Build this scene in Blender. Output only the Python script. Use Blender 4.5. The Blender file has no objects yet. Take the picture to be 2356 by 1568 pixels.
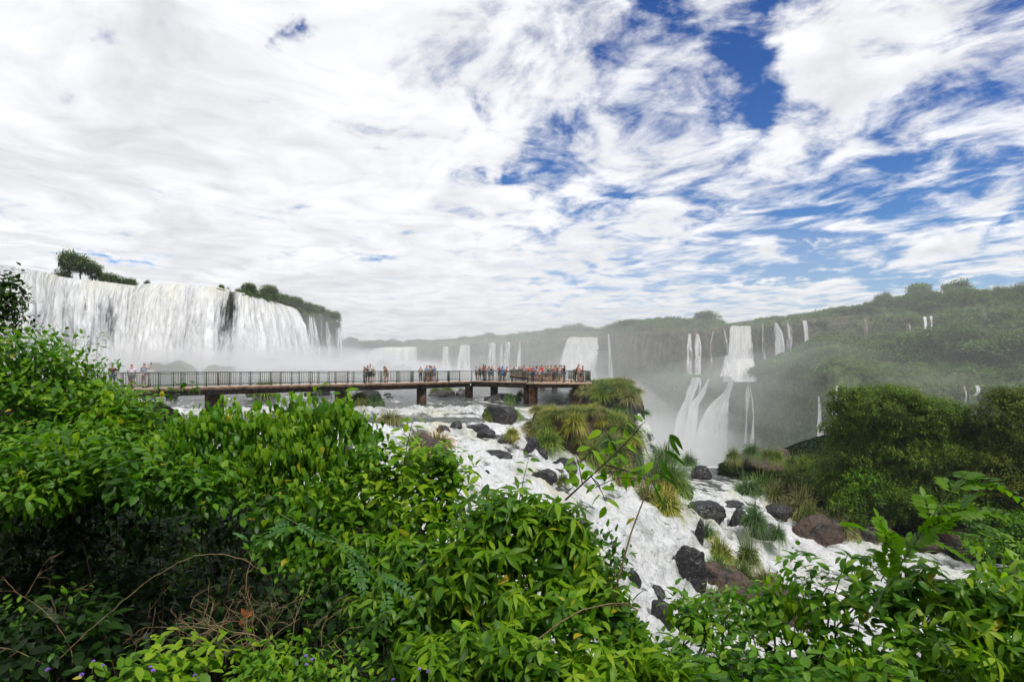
import bpy, math, random
import numpy as np
from mathutils import Vector

# ------------------------------------------------------------------ camera
scene = bpy.context.scene
F = 1309.0            # focal length in layout units (image 2356 x 1568 units)
CX, HY = 1178.0, 845.0
cam_data = bpy.data.cameras.new("camera")
cam = bpy.data.objects.new("camera", cam_data)
scene.collection.objects.link(cam)
cam.location = (0, 0, 0)
cam.rotation_euler = (math.radians(90), 0, 0)
cam_data.sensor_width = 36.0
cam_data.lens = 36.0 * F / 2356.0
cam_data.shift_y = (HY - 784.0) / 2356.0
cam_data.clip_start = 0.05
cam_data.clip_end = 20000
scene.camera = cam

scene.view_settings.view_transform = 'Standard'
scene.view_settings.look = 'None'
scene.view_settings.exposure = 0.0
scene.view_settings.gamma = 1.0
scene.render.engine = 'CYCLES'
cy = scene.cycles
cy.max_bounces = 7
cy.diffuse_bounces = 3
cy.glossy_bounces = 2
cy.transmission_bounces = 3
cy.transparent_max_bounces = 12
cy.volume_bounces = 3
cy.use_denoising = True
cy.use_adaptive_sampling = True
cy.adaptive_threshold = 0.02
cy.caustics_reflective = False
cy.caustics_refractive = False

SUN_EL, SUN_AZ = 54.0, 136.0    # elevation, azimuth from +Y towards +X

# ------------------------------------------------------------------ node helper
class NT:
    def __init__(self, tree):
        self.t = tree
        for n in list(tree.nodes):
            tree.nodes.remove(n)
    def n(self, typ, **kw):
        nd = self.t.nodes.new(typ)
        for k, v in kw.items():
            setattr(nd, k, v)
        return nd
    def put(self, sock, v):
        if hasattr(v, 'is_output') or isinstance(v, bpy.types.NodeSocket):
            self.t.links.new(v, sock)
        elif isinstance(v, (tuple, list)):
            if len(v) == 3 and sock.type == 'RGBA':
                v = (*v, 1)
            sock.default_value = v
        else:
            if sock.type == 'RGBA':
                v = (v, v, v, 1)
            sock.default_value = v
    def m(self, op, a, b=None, c=None, clamp=False):
        nd = self.n('ShaderNodeMath', operation=op, use_clamp=clamp)
        self.put(nd.inputs[0], a)
        if b is not None: self.put(nd.inputs[1], b)
        if c is not None: self.put(nd.inputs[2], c)
        return nd.outputs[0]
    def vm(self, op, a, b=None):
        nd = self.n('ShaderNodeVectorMath', operation=op)
        self.put(nd.inputs[0], a)
        if b is not None:
            if op == 'SCALE': self.put(nd.inputs[3], b)
            else: self.put(nd.inputs[1], b)
        return nd.outputs['Value'] if op in ('DOT_PRODUCT', 'LENGTH', 'DISTANCE') else nd.outputs[0]
    def sep(self, v):
        nd = self.n('ShaderNodeSeparateXYZ'); self.put(nd.inputs[0], v); return nd.outputs
    def comb(self, x, y, z):
        nd = self.n('ShaderNodeCombineXYZ')
        for i, v in enumerate((x, y, z)): self.put(nd.inputs[i], v)
        return nd.outputs[0]
    def noise(self, vec, scale, detail=4, rough=0.55, dist=0.0, color=False, dim='3D'):
        nd = self.n('ShaderNodeTexNoise', noise_dimensions=dim)
        if vec is not None: self.put(nd.inputs['Vector'], vec)
        nd.inputs['Scale'].default_value = scale
        nd.inputs['Detail'].default_value = detail
        nd.inputs['Roughness'].default_value = rough
        nd.inputs['Distortion'].default_value = dist
        return nd.outputs[1] if color else nd.outputs[0]
    def ss(self, v, lo, hi, a=0.0, b=1.0, smooth=True):
        nd = self.n('ShaderNodeMapRange')
        if smooth: nd.interpolation_type = 'SMOOTHSTEP'
        self.put(nd.inputs[0], v)
        for i, q in enumerate((lo, hi, a, b)): self.put(nd.inputs[1 + i], q)
        return nd.outputs[0]
    def mix(self, f, a, b, blend='MIX'):
        nd = self.n('ShaderNodeMix', data_type='RGBA', blend_type=blend)
        nd.clamp_factor = True
        self.put(nd.inputs[0], f); self.put(nd.inputs[6], a); self.put(nd.inputs[7], b)
        return nd.outputs[2]
    def ramp(self, f, stops):
        nd = self.n('ShaderNodeValToRGB')
        el = nd.color_ramp.elements
        while len(el) < len(stops): el.new(0.5)
        for e, (p, c) in zip(el, stops):
            e.position = p
            e.color = (*c, 1) if isinstance(c, tuple) else (c, c, c, 1)
        self.put(nd.inputs[0], f)
        return nd.outputs[0]
    def attr(self, name):
        return self.n('ShaderNodeAttribute', attribute_name=name)

# ------------------------------------------------------------------ sky
world = bpy.data.worlds.new("World")
scene.world = world
world.use_nodes = True
g = NT(world.node_tree)
tc = g.n('ShaderNodeTexCoord')
D = g.vm('NORMALIZE', tc.outputs['Generated'])
dx, dy, dz = g.sep(D)
hz = g.m('ADD', g.m('MAXIMUM', dz, 0.0), 0.055)
px_ = g.m('DIVIDE', dx, hz)
py_ = g.m('DIVIDE', dy, hz)
aL = math.hypot(0.45, 1.0)
ax, ay = -0.45 / aL, 1.0 / aL
al = g.m('ADD', g.m('MULTIPLY', px_, ax), g.m('MULTIPLY', py_, ay))
ac = g.m('ADD', g.m('MULTIPLY', px_, ay), g.m('MULTIPLY', py_, -ax))
P = g.comb(ac, g.m('MULTIPLY', al, 1.0), 0.0)
warp = g.noise(P, 1.3, 2, 0.5, 0, True, '2D')
Pw = g.vm('ADD', P, g.vm('SCALE', g.vm('SUBTRACT', warp, (0.5, 0.5, 0.5)), 0.55))
n_big = g.noise(Pw, 1.15, 2, 0.5, dim='2D')
n_mid = g.noise(Pw, 4.0, 8, 0.57, 0.0, dim='2D')
n_fin = g.noise(g.comb(ac, g.m('MULTIPLY', al, 0.70), 0.0), 9.0, 7, 0.70, 0.2, dim='2D')
# holes and banks of the cloud deck, by compass direction and height above the horizon
ty_ = g.m('MAXIMUM', dy, 0.02)
tx = g.m('DIVIDE', dx, ty_)
tz = g.m('DIVIDE', dz, ty_)
wv2 = g.noise(g.comb(tx, tz, 0.0), 5.0, 5, 0.6, 0, True, '2D')
TV = g.vm('ADD', g.comb(tx, tz, 0.0), g.vm('MULTIPLY', g.vm('SUBTRACT', wv2, (0.5, 0.5, 0.5)), (0.22, 0.12, 0.0)))
def bank(px, py, sx, sy, ang, amp):
    """a soft elliptical opening (amp < 0) or bank (amp > 0); px, py in layout units, angle counter-clockwise"""
    mp = g.n('ShaderNodeMapping', vector_type='TEXTURE')
    g.put(mp.inputs[0], TV)
    mp.inputs['Location'].default_value = ((px - CX) / F, (HY - py) / F, 0)
    mp.inputs['Rotation'].default_value = (0, 0, math.radians(ang))
    mp.inputs['Scale'].default_value = (sx * 2.1 / F, sy * 2.1 / F, 1)
    gr = g.n('ShaderNodeTexGradient', gradient_type='QUADRATIC_SPHERE')
    g.t.links.new(mp.outputs[0], gr.inputs[0])
    return gr.outputs[1], amp * 1.25
banks = [
    (1690, 160, 105, 105, 60, -.42), (1600, 90, 150, 60, -35, -.28), (1500, 20, 60, 60, 50, -.42), (1810, 20, 70, 40, 60, -.35),
    (1560, 110, 60, 90, 20, .10), (1600, 50, 90, 60, 45, .30),
    (1290, 270, 210, 42, 58, -.33), (1430, 455, 75, 34, 15, -.46), (1190, 360, 70, 28, 60, -.22),
    (668, 95, 32, 60, -25, -.58), (1118, 208, 26, 52, 60, -.42), (1150, 405, 22, 26, 0, -.35),
    (1480, 200, 120, 60, 40, -.22), (1720, 250, 90, 60, 10, -.30),
    (2020, 330, 330, 200, 20, -.21), (2250, 250, 160, 60, 25, -.12), (2290, 380, 120, 60, 10, -.18), (2000, 460, 260, 50, 15, -.13),
    (2000, 590, 300, 26, 2, -.42), (1760, 650, 260, 14, 2, -.34), (2330, 520, 90, 20, 20, -.25), (2260, 640, 160, 14, 0, -.3), (1900, 560, 170, 12, 0, -.3),
    (1940, 640, 240, 22, 0, -.25),
    (300, 588, 120, 14, -8, -.62), (880, 607, 60, 12, -6, -.45), (1320, 626, 130, 10, -6, -.30), (940, 664, 40, 5, 0, -.3), (1060, 612, 60, 9, 0, -.2),
    (1905, 110, 230, 80, 52, .55), (2120, 60, 260, 60, 45, .28), (1560, 330, 200, 70, 42, .15), (1950, 350, 170, 40, 28, .16),
    (1500, 500, 260, 60, 15, .12), (1780, 370, 120, 45, 32, .2),
    (2150, 552, 80, 30, 5, .62), (2040, 588, 120, 26, 8, .42), (2230, 560, 60, 22, -5, .3), (1735, 658, 55, 12, 0, .5), (1895, 668, 62, 14, 0, .5), (1790, 595, 65, 20, 0, .45),
    (1915, 572, 26, 8, 0, .4), (2300, 610, 130, 20, 5, .35), (1400, 672, 160, 26, 0, .2),
]
bias = None
for b in banks:
    v, amp = bank(*b)
    bias = g.m('MULTIPLY', v, amp) if bias is None else g.m('MULTIPLY_ADD', v, amp, bias)
front = g.ss(dy, 0.0, 0.25)
bias = g.m('MULTIPLY', bias, front)
low = g.ss(tz, 0.15, 0.03, 0.0, 0.22)
lft = g.ss(tx, 0.18, -0.15, 0.0, 0.42)
v = g.m('ADD', g.m('MULTIPLY', n_big, 0.30), g.m('MULTIPLY', n_mid, 1.50))
v = g.m('ADD', v, g.m('MULTIPLY', n_fin, 0.55))
v = g.m('ADD', v, g.m('SUBTRACT', bias, 0.50))
v = g.m('ADD', v, g.m('ADD', low, lft))
cover = g.ss(v, 0.30, 0.94)
cover = g.m('POWER', cover, 0.85)
# grey undersides and bright bodies
lit = g.noise(g.vm('ADD', Pw, (0.07, 0.11, 0.0)), 4.6, 4, 0.55, dim='2D')
shade = g.m('SUBTRACT', g.m('ADD', n_mid, 0.0), lit)
thick = g.ss(v, 0.62, 1.05)
cb = g.m('ADD', 0.975, g.m('MULTIPLY', shade, 0.36))
cb = g.m('SUBTRACT', cb, g.m('MULTIPLY', g.ss(n_big, 0.42, 0.66), g.m('MULTIPLY', thick, 0.13)))
cb = g.m('SUBTRACT', cb, g.ss(tz, 0.16, 0.02, 0.0, 0.17))
cb = g.m('ADD', cb, g.m('MULTIPLY', g.m('SUBTRACT', n_fin, 0.5), 0.05))
cloud = g.vm('SCALE', (0.985, 0.99, 1.02), cb)
sky = g.n('ShaderNodeTexSky', sky_type='NISHITA')
sky.sun_disc = False
sky.sun_elevation = math.radians(SUN_EL)
sky.sun_rotation = math.radians(SUN_AZ)
sky.air_density = 1.0; sky.dust_density = 0.3; sky.ozone_density = 2.0
blue = g.vm('SCALE', sky.outputs[0], 0.10)
deep = g.ss(tz, 0.10, 0.62)
blue = g.vm('MULTIPLY', blue, g.mix(deep, (0.50, 0.86, 1.22), (0.20, 0.54, 1.10)))
col = g.mix(cover, blue, cloud)
col = g.mix(g.ss(dz, -0.05, -0.01), (0.10, 0.13, 0.09), col)
bg = g.n('ShaderNodeBackground')
bg.inputs['Strength'].default_value = 0.1
g.put(bg.inputs['Color'], g.vm('SCALE', col, 10.0))
out = g.n('ShaderNodeOutputWorld')
g.t.links.new(bg.outputs[0], out.inputs[0])
world.cycles.sampling_method = 'MANUAL'
world.cycles.sample_map_resolution = 512

# ------------------------------------------------------------------ sun (through thin cloud)
sd = bpy.data.lights.new("sun", 'SUN')
sd.energy = 3.2
sd.angle = math.radians(4.0)
sd.color = (1.0, 0.955, 0.88)
sun = bpy.data.objects.new("sun", sd)
scene.collection.objects.link(sun)
e_, a_ = math.radians(SUN_EL), math.radians(SUN_AZ)
to_sun = Vector((math.cos(e_) * math.sin(a_), math.cos(e_) * math.cos(a_), math.sin(e_)))
sun.rotation_euler = to_sun.to_track_quat('Z', 'Y').to_euler()

# ------------------------------------------------------------------ numpy helpers
RNG = np.random.default_rng(7)
random.seed(7)
_perm = np.random.default_rng(11).permutation(256)
_perm = np.concatenate([_perm, _perm]).astype(np.int64)
_gr = np.random.default_rng(12).normal(size=(256, 3))
_gr /= np.linalg.norm(_gr, axis=1)[:, None]

def perlin(x, y, z=0.0):
    x, y, z = np.broadcast_arrays(np.asarray(x, float), np.asarray(y, float), np.asarray(z, float))
    xi, yi, zi = np.floor(x).astype(np.int64), np.floor(y).astype(np.int64), np.floor(z).astype(np.int64)
    fx, fy, fz = x - xi, y - yi, z - zi
    s = lambda t: t * t * t * (t * (t * 6 - 15) + 10)
    u, v, w = s(fx), s(fy), s(fz)
    r = 0
    for a in (0, 1):
        for b in (0, 1):
            for c in (0, 1):
                h = _perm[(_perm[(_perm[(xi + a) & 255] + yi + b) & 255] + zi + c) & 255]
                gg = _gr[h]
                d = gg[..., 0] * (fx - a) + gg[..., 1] * (fy - b) + gg[..., 2] * (fz - c)
                r = r + d * (u if a else 1 - u) * (v if b else 1 - v) * (w if c else 1 - w)
    return r * 1.5

def fbm(x, y, z=0.0, octs=4, gain=0.5, ridged=False):
    r, a, f, tot = 0, 1.0, 1.0, 0
    for i in range(octs):
        n = perlin(np.asarray(x) * f + i * 17.3, np.asarray(y) * f - i * 9.1, np.asarray(z) * f + i * 5.7)
        if ridged: n = 1 - 2 * np.abs(n)
        r = r + n * a; tot += a; a *= gain; f *= 2.03
    return r / tot

def domes(x, y, z=0.0, seed=0):
    """rounded lumps (1 at a lump's centre, falling to 0 between lumps)"""
    x, y, z = np.broadcast_arrays(np.asarray(x, float), np.asarray(y, float), np.asarray(z, float))
    xi, yi, zi = np.floor(x).astype(np.int64), np.floor(y).astype(np.int64), np.floor(z).astype(np.int64)
    best = np.full(x.shape, 9.0)
    for a in (-1, 0, 1):
        for b in (-1, 0, 1):
            for c in ((-1, 0, 1) if np.ptp(z) > 0 else (0,)):
                h = _perm[(_perm[(_perm[(xi + a + seed) & 255] + yi + b) & 255] + zi + c) & 255]
                jx = (h % 16) / 16.0; jy = ((h * 7) % 256) / 256.0; jz = ((h * 13) % 256) / 256.0 if np.ptp(z) > 0 else 0
                sz = 0.75 + 0.5 * ((h * 29) % 256) / 256.0
                d = np.sqrt((xi + a + jx - x) ** 2 + (yi + b + jy - y) ** 2 + ((zi + c + jz - z) ** 2 if np.ptp(z) > 0 else 0)) / sz
                best = np.minimum(best, d)
    return np.clip(1 - best ** 2, 0, 1)

def sstep(x, a, b):
    t = np.clip((np.asarray(x, float) - a) / (b - a), 0, 1)
    return t * t * (3 - 2 * t)

def pt(px, py, Y):
    return np.array([(px - CX) / F * Y, Y, (HY - py) / F * Y])
def pz(px, py, z):
    return pt(px, py, z * F / (HY - py))

def make(name, V, Fc, mat=None, parent=None, attrs=None, smooth=True, loc=None):
    """one mesh object from arrays; Fc is one (n,3)/(n,4) array or a list of such"""
    V = np.asarray(V, np.float32).reshape(-1, 3)
    if loc is not None:
        V = V - np.asarray(loc, np.float32)
    Fs = [np.asarray(f, np.int32) for f in (Fc if isinstance(Fc, list) else [Fc]) if len(f)]
    me = bpy.data.meshes.new(name)
    me.vertices.add(len(V)); me.vertices.foreach_set("co", V.ravel())
    loops = np.concatenate([f.ravel() for f in Fs])
    tot = np.concatenate([np.full(len(f), f.shape[1], np.int32) for f in Fs])
    st = np.concatenate([[0], np.cumsum(tot)[:-1]]).astype(np.int32)
    me.loops.add(len(loops)); me.loops.foreach_set("vertex_index", loops)
    me.polygons.add(len(tot)); me.polygons.foreach_set("loop_start", st)
    me.update(calc_edges=True)
    if smooth:
        me.polygons.foreach_set("use_smooth", np.ones(len(tot), bool))
    for k, a in (attrs or {}).items():
        a = np.asarray(a, np.float32)
        if a.ndim == 1:
            at = me.attributes.new(k, 'FLOAT', 'POINT'); at.data.foreach_set("value", a)
        else:
            at = me.attributes.new(k, 'FLOAT_VECTOR', 'POINT'); at.data.foreach_set("vector", a.ravel())
    if mat is not None: me.materials.append(mat)
    o = bpy.data.objects.new(name, me)
    scene.collection.objects.link(o)
    if loc is not None: o.location = [float(q) for q in loc]
    if parent is not None: o.parent = parent
    return o

def grid_faces(nr, nc, keep=None):
    i = np.arange(nr * nc).reshape(nr, nc)
    q = np.stack([i[:-1, :-1], i[:-1, 1:], i[1:, 1:], i[1:, :-1]], -1).reshape(-1, 4)
    return q if keep is None else q[keep.ravel()]

def tag(o, label=None, cat=None, group=None, kind=None):
    for k, v in (("label", label), ("category", cat), ("group", group), ("kind", kind)):
        if v: o[k] = v
    return o

def empty(name, loc, label, cat, group=None, rz=0.0):
    o = bpy.data.objects.new(name, None)
    scene.collection.objects.link(o)
    o.empty_display_size = 0.2
    o.location = [float(q) for q in loc]; o.rotation_euler = (0, 0, rz)
    return tag(o, label, cat, group)

def copy_tree(o, parent=None):
    c = o.copy(); scene.collection.objects.link(c); c.parent = parent
    for ch in [x for x in o.children]:
        copy_tree(ch, c)
    return c

# ------------------------------------------------------------------ materials
def new_mat(name):
    m = bpy.data.materials.new(name); m.use_nodes = True
    t = NT(m.node_tree)
    o = t.n('ShaderNodeOutputMaterial')
    return m, t, o
def principled(t, color, rough=0.6, spec=0.5, metal=0.0, normal=None):
    p = t.n('ShaderNodeBsdfPrincipled')
    t.put(p.inputs['Base Color'], color); t.put(p.inputs['Roughness'], rough)
    p.inputs['Specular IOR Level'].default_value = spec
    p.inputs['Metallic'].default_value = metal
    if normal is not None: t.t.links.new(normal, p.inputs['Normal'])
    return p
def bump(t, h, strength=0.5, dist=0.05):
    b = t.n('ShaderNodeBump'); b.inputs['Strength'].default_value = strength; b.inputs['Distance'].default_value = dist
    t.put(b.inputs['Height'], h)
    return b.outputs[0]
def simple_mat(name, c, rough=0.7, spec=0.3, var=0.25, scale=8.0, metal=0.0, bmp=0.0):
    m, t, o = new_mat(name)
    tc = t.n('ShaderNodeTexCoord').outputs['Object']
    n = t.noise(tc, scale, 4, 0.6)
    col = t.mix(t.ss(n, 0.3, 0.7), tuple(q * (1 - var) for q in c), tuple(min(1, q * (1 + var)) for q in c))
    p = principled(t, col, rough, spec, metal, bump(t, n, bmp, 0.02) if bmp else None)
    t.t.links.new(p.outputs[0], o.inputs[0])
    return m

def leaf_mat(name, cols, gloss=0.35, trans=0.35, rough=0.42):
    """cols: colour stops over the per-leaf value 'tone' (0..1)"""
    m, t, o = new_mat(name)
    at = t.attr('tone').outputs['Fac']
    n = len(cols)
    col = t.ramp(at, [(i / (n - 1), c) for i, c in enumerate(cols)])
    p = principled(t, col, rough, gloss)
    tr = t.n('ShaderNodeBsdfTranslucent')
    t.put(tr.inputs[0], t.vm('MULTIPLY', col, (1.7, 2.0, 0.7)))
    mx = t.n('ShaderNodeMixShader'); mx.inputs[0].default_value = trans
    t.t.links.new(p.outputs[0], mx.inputs[1]); t.t.links.new(tr.outputs[0], mx.inputs[2])
    t.t.links.new(mx.outputs[0], o.inputs[0])
    return m

# rock: dark basalt, brown where dry
def rock_mat(name, dark=(0.022, 0.021, 0.022), brown=(0.055, 0.040, 0.032), share=0.4, rough=0.55):
    m, t, o = new_mat(name)
    tc = t.n('ShaderNodeTexCoord').outputs['Object']
    a = t.noise(tc, 0.9, 6, 0.62)
    b = t.noise(tc, 6.0, 5, 0.7)
    cr = t.n('ShaderNodeTexVoronoi', feature='DISTANCE_TO_EDGE'); t.put(cr.inputs['Vector'], tc); cr.inputs['Scale'].default_value = 1.6
    crack = t.ss(cr.outputs['Distance'], 0.0, 0.05)
    col = t.mix(t.ss(a, 0.62 - share * 0.3, 0.75 - share * 0.3), dark, brown)
    col = t.mix(t.ss(b, 0.35, 0.75), t.vm('SCALE', col, 0.7), t.vm('SCALE', col, 1.5))
    lich = t.ss(t.noise(tc, 3.1, 6, 0.7), 0.66, 0.72)
    col = t.mix(t.m('MULTIPLY', lich, 0.35), col, (0.22, 0.20, 0.16))
    h = t.m('ADD', t.m('MULTIPLY', b, 0.5), t.m('ADD', t.m('MULTIPLY', crack, 0.35), t.m('MULTIPLY', a, 0.8)))
    p = principled(t, col, t.ss(a, 0.4, 0.65, rough - 0.2, rough + 0.15), 0.45, 0, bump(t, h, 0.9, 0.12))
    t.t.links.new(p.outputs[0], o.inputs[0])
    return m
M_ROCK = rock_mat("basalt_rock")
M_WET = rock_mat("wet_basalt", share=0.12, rough=0.38)
M_BROWN = rock_mat("brown_basalt", dark=(0.024, 0.018, 0.015), brown=(0.078, 0.050, 0.035), share=0.8, rough=0.75)

# ------------------------------------------------------------------ leaves and shrubs
def unit(a): return a / np.maximum(np.linalg.norm(a, axis=-1, keepdims=True), 1e-9)

def leaves_mesh(base, d, up, L, W, droop, tone, fold=0.22, shape='ovate'):
    """N leaves: base points, directions, rough upper-side normals, lengths, widths; 11 points and 8 faces each"""
    n = len(base)
    d = unit(d); side = unit(np.cross(d, up)); nor = unit(np.cross(side, d))
    if shape == 'lance': S = np.array([0, .22, .50, .78, 1]); Wp = np.array([0, .72, 1.0, .55, 0])
    elif shape == 'heart': S = np.array([0, .12, .40, .72, 1]); Wp = np.array([0, .95, 1.0, .55, 0])
    else: S = np.array([0, .20, .48, .76, 1]); Wp = np.array([0, .80, 1.0, .62, 0])
    L = np.asarray(L)[:, None, None]; W = np.asarray(W)[:, None, None] * 0.5
    dr = np.asarray(droop)[:, None, None]
    s = S[None, :, None]
    mid = base[:, None] + d[:, None] * (L * s) - nor[:, None] * (L * dr * s ** 2) 
    w = W * Wp[None, :, None]
    lft = mid[:, 1:4] + side[:, None] * w[:, 1:4] + nor[:, None] * w[:, 1:4] * fold
    rgt = mid[:, 1:4] - side[:, None] * w[:, 1:4] + nor[:, None] * w[:, 1:4] * fold
    V = np.concatenate([mid, lft, rgt], 1)            # 0..4 mid, 5..7 left, 8..10 right
    b = (np.arange(n) * 11)[:, None]
    tri = np.concatenate([b + np.array([0, 5, 1]), b + np.array([0, 1, 8]), b + np.array([3, 7, 4]), b + np.array([3, 4, 10])])
    quad = np.concatenate([b + np.array([1, 5, 6, 2]), b + np.array([2, 6, 7, 3]), b + np.array([8, 1, 2, 9]), b + np.array([9, 2, 3, 10])])
    return V.reshape(-1, 3), tri, quad, np.repeat(tone, 11)

def tubes(polys, radii, sides=5):
    """polys: list of (k,3) arrays; radii: list of (k,) arrays"""
    Vs, Fs, off = [], [], 0
    for P, R in zip(polys, radii):
        P = np.asarray(P, float); R = np.asarray(R, float); k = len(P)
        T = unit(np.gradient(P, axis=0))
        ref = np.where(np.abs(T[:, 2:3]) > .9, np.array([[1., 0, 0]]), np.array([[0, 0, 1.]]))
        A = unit(np.cross(T, ref)); B = np.cross(T, A)
        a = np.linspace(0, 2 * np.pi, sides, endpoint=False)
        V = P[:, None] + (A[:, None] * np.cos(a)[None, :, None] + B[:, None] * np.sin(a)[None, :, None]) * R[:, None, None]
        i = np.arange(k * sides).reshape(k, sides) + off; j = np.roll(i, -1, 1)
        Fs.append(np.stack([i[:-1], j[:-1], j[1:], i[1:]], -1).reshape(-1, 4)); Vs.append(V.reshape(-1, 3)); off += k * sides
    return np.concatenate(Vs), np.concatenate(Fs)


# ------------------------------------------------------------------ river surface
CTRL = [(850,958,-4.3),(960,956,-4.3),(1080,958,-4.32),(1150,962,-4.4),(1210,950,-4.1),(1215,990,-4.8),(780,985,-4.35),
 (900,985,-4.35),(1000,983,-4.38),(1100,985,-4.45),(880,1010,-4.8),(1000,1010,-4.85),(1100,1010,-5.0),(1180,1010,-5.1),
 (950,1040,-5.0),(1080,1040,-5.25),(1150,1060,-5.6),(1250,1040,-5.7),(1080,1100,-5.9),(1200,1100,-6.2),(1300,1060,-6.1),
 (1350,1075,-6.5),(1420,1095,-7.1),(1300,1120,-6.9),(1150,1150,-6.6),(1400,1140,-7.5),(1480,1160,-8.0),(1550,1190,-8.6),
 (1600,1230,-9.5),(1450,1220,-8.4),(1560,1280,-9.8),(1500,1300,-9.7),(1400,1300,-9.1),(1520,1370,-10.4),(1500,1430,-10.8),
 (1300,1250,-8.1),(1200,1200,-7.2),(1100,1250,-7.6),(1000,1200,-6.9),(900,1100,-5.6),(800,1060,-4.9),
 (1640,1090,-10),(1700,1100,-10),(1620,1130,-10.1),(1600,1160,-10.2),(1680,1140,-10.2),(1640,1190,-10.8),(1690,1200,-10.9),
 (1770,1200,-10.95),(1800,1300,-12.7),(1830,1215,-12.0),(1900,1250,-12.3),(1850,1300,-12.8),(1950,1300,-12.9),(2050,1290,-13),
 (1900,1370,-13.3),(2000,1400,-13.6),(2250,1300,-13.1),(2000,1500,-13.9),(1700,1450,-12.6),(2300,1400,-13.6),(1800,1400,-13.0),
 (1590,1060,-9.9),(1560,1100,-9.9)]
_c = np.array([[*pz(*c)[:2], c[2]] for c in CTRL])
def _phi(r2): return np.where(r2 > 1e-9, r2 * np.log(np.maximum(r2, 1e-9)), 0.0)
_n = len(_c)
_K = _phi(((_c[:, None, :2] - _c[None, :, :2]) ** 2).sum(-1)) + np.eye(_n) * 2.0
_P = np.hstack([np.ones((_n, 1)), _c[:, :2]])
_A = np.block([[_K, _P], [_P.T, np.zeros((3, 3))]])
_w = np.linalg.solve(_A, np.concatenate([_c[:, 2], np.zeros(3)]))

RIM = np.array([(-95, 300), (-30, 160), (8.5, 95), (10.5, 72), (13.6, 60), (15.2, 57.5), (34, 57.0), (60, 60)])
def upstream_edge(X):
    # how far (Y) the near end of the level reach lies: the ledge in front of the walkway piers
    e = 52.6 + 0.35 * np.sin(X * 1.3) + 0.25 * np.sin(X * 3.1 + 1) - 1.2 * sstep(X, -5, -14)
    return e
def zwater(X, Y):
    X = np.asarray(X, float); Y = np.asarray(Y, float)
    sh = X.shape
    x, y = X.ravel(), Y.ravel()
    z = np.empty(len(x))
    for i in range(0, len(x), 20000):
        xx, yy = x[i:i + 20000], y[i:i + 20000]
        r2 = (xx[:, None] - _c[None, :, 0]) ** 2 + (yy[:, None] - _c[None, :, 1]) ** 2
        z[i:i + 20000] = _phi(r2) @ _w[:_n] + _w[_n] + _w[_n + 1] * xx + _w[_n + 2] * yy
    z = np.clip(z, -14.2, -4.25).reshape(sh)
    st = 0.62
    ph = z / st + 0.55 * fbm(X * 0.22, Y * 0.22, 6.0, 3) + 0.12 * fbm(X * 1.1, Y * 1.1, 2.0, 2)
    fl_ = np.floor(ph); fr = ph - fl_
    zt = z + st * (sstep(fr, 0.12, 0.60) - fr) * 0.80
    z = z + (zt - z) * sstep(-z, 4.4, 5.0)
    up = -3.72 + 0.62 * sstep(Y, 54, 67)
    # left of the centre: a sharp ledge; right of it the level reach breaks more gently into the rapids
    e = upstream_edge(X)
    wid = 0.35 + 3.5 * sstep(X, -1.8, 0.8)
    k = sstep(Y, e - wid, e)
    k = k * (1 - sstep(X, 12.4, 14.6))
    z = z * (1 - k) + up * k
    # the cascade beside the long island falls from the level reach into the lower pool
    c = sstep(X, 10.4 + (Y - 50) * 0.12, 16.5) * sstep(Y, 44, 48)
    z = np.where(Y > 44, np.minimum(z, (1 - c) * z + c * -10.0), z)
    return z

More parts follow.
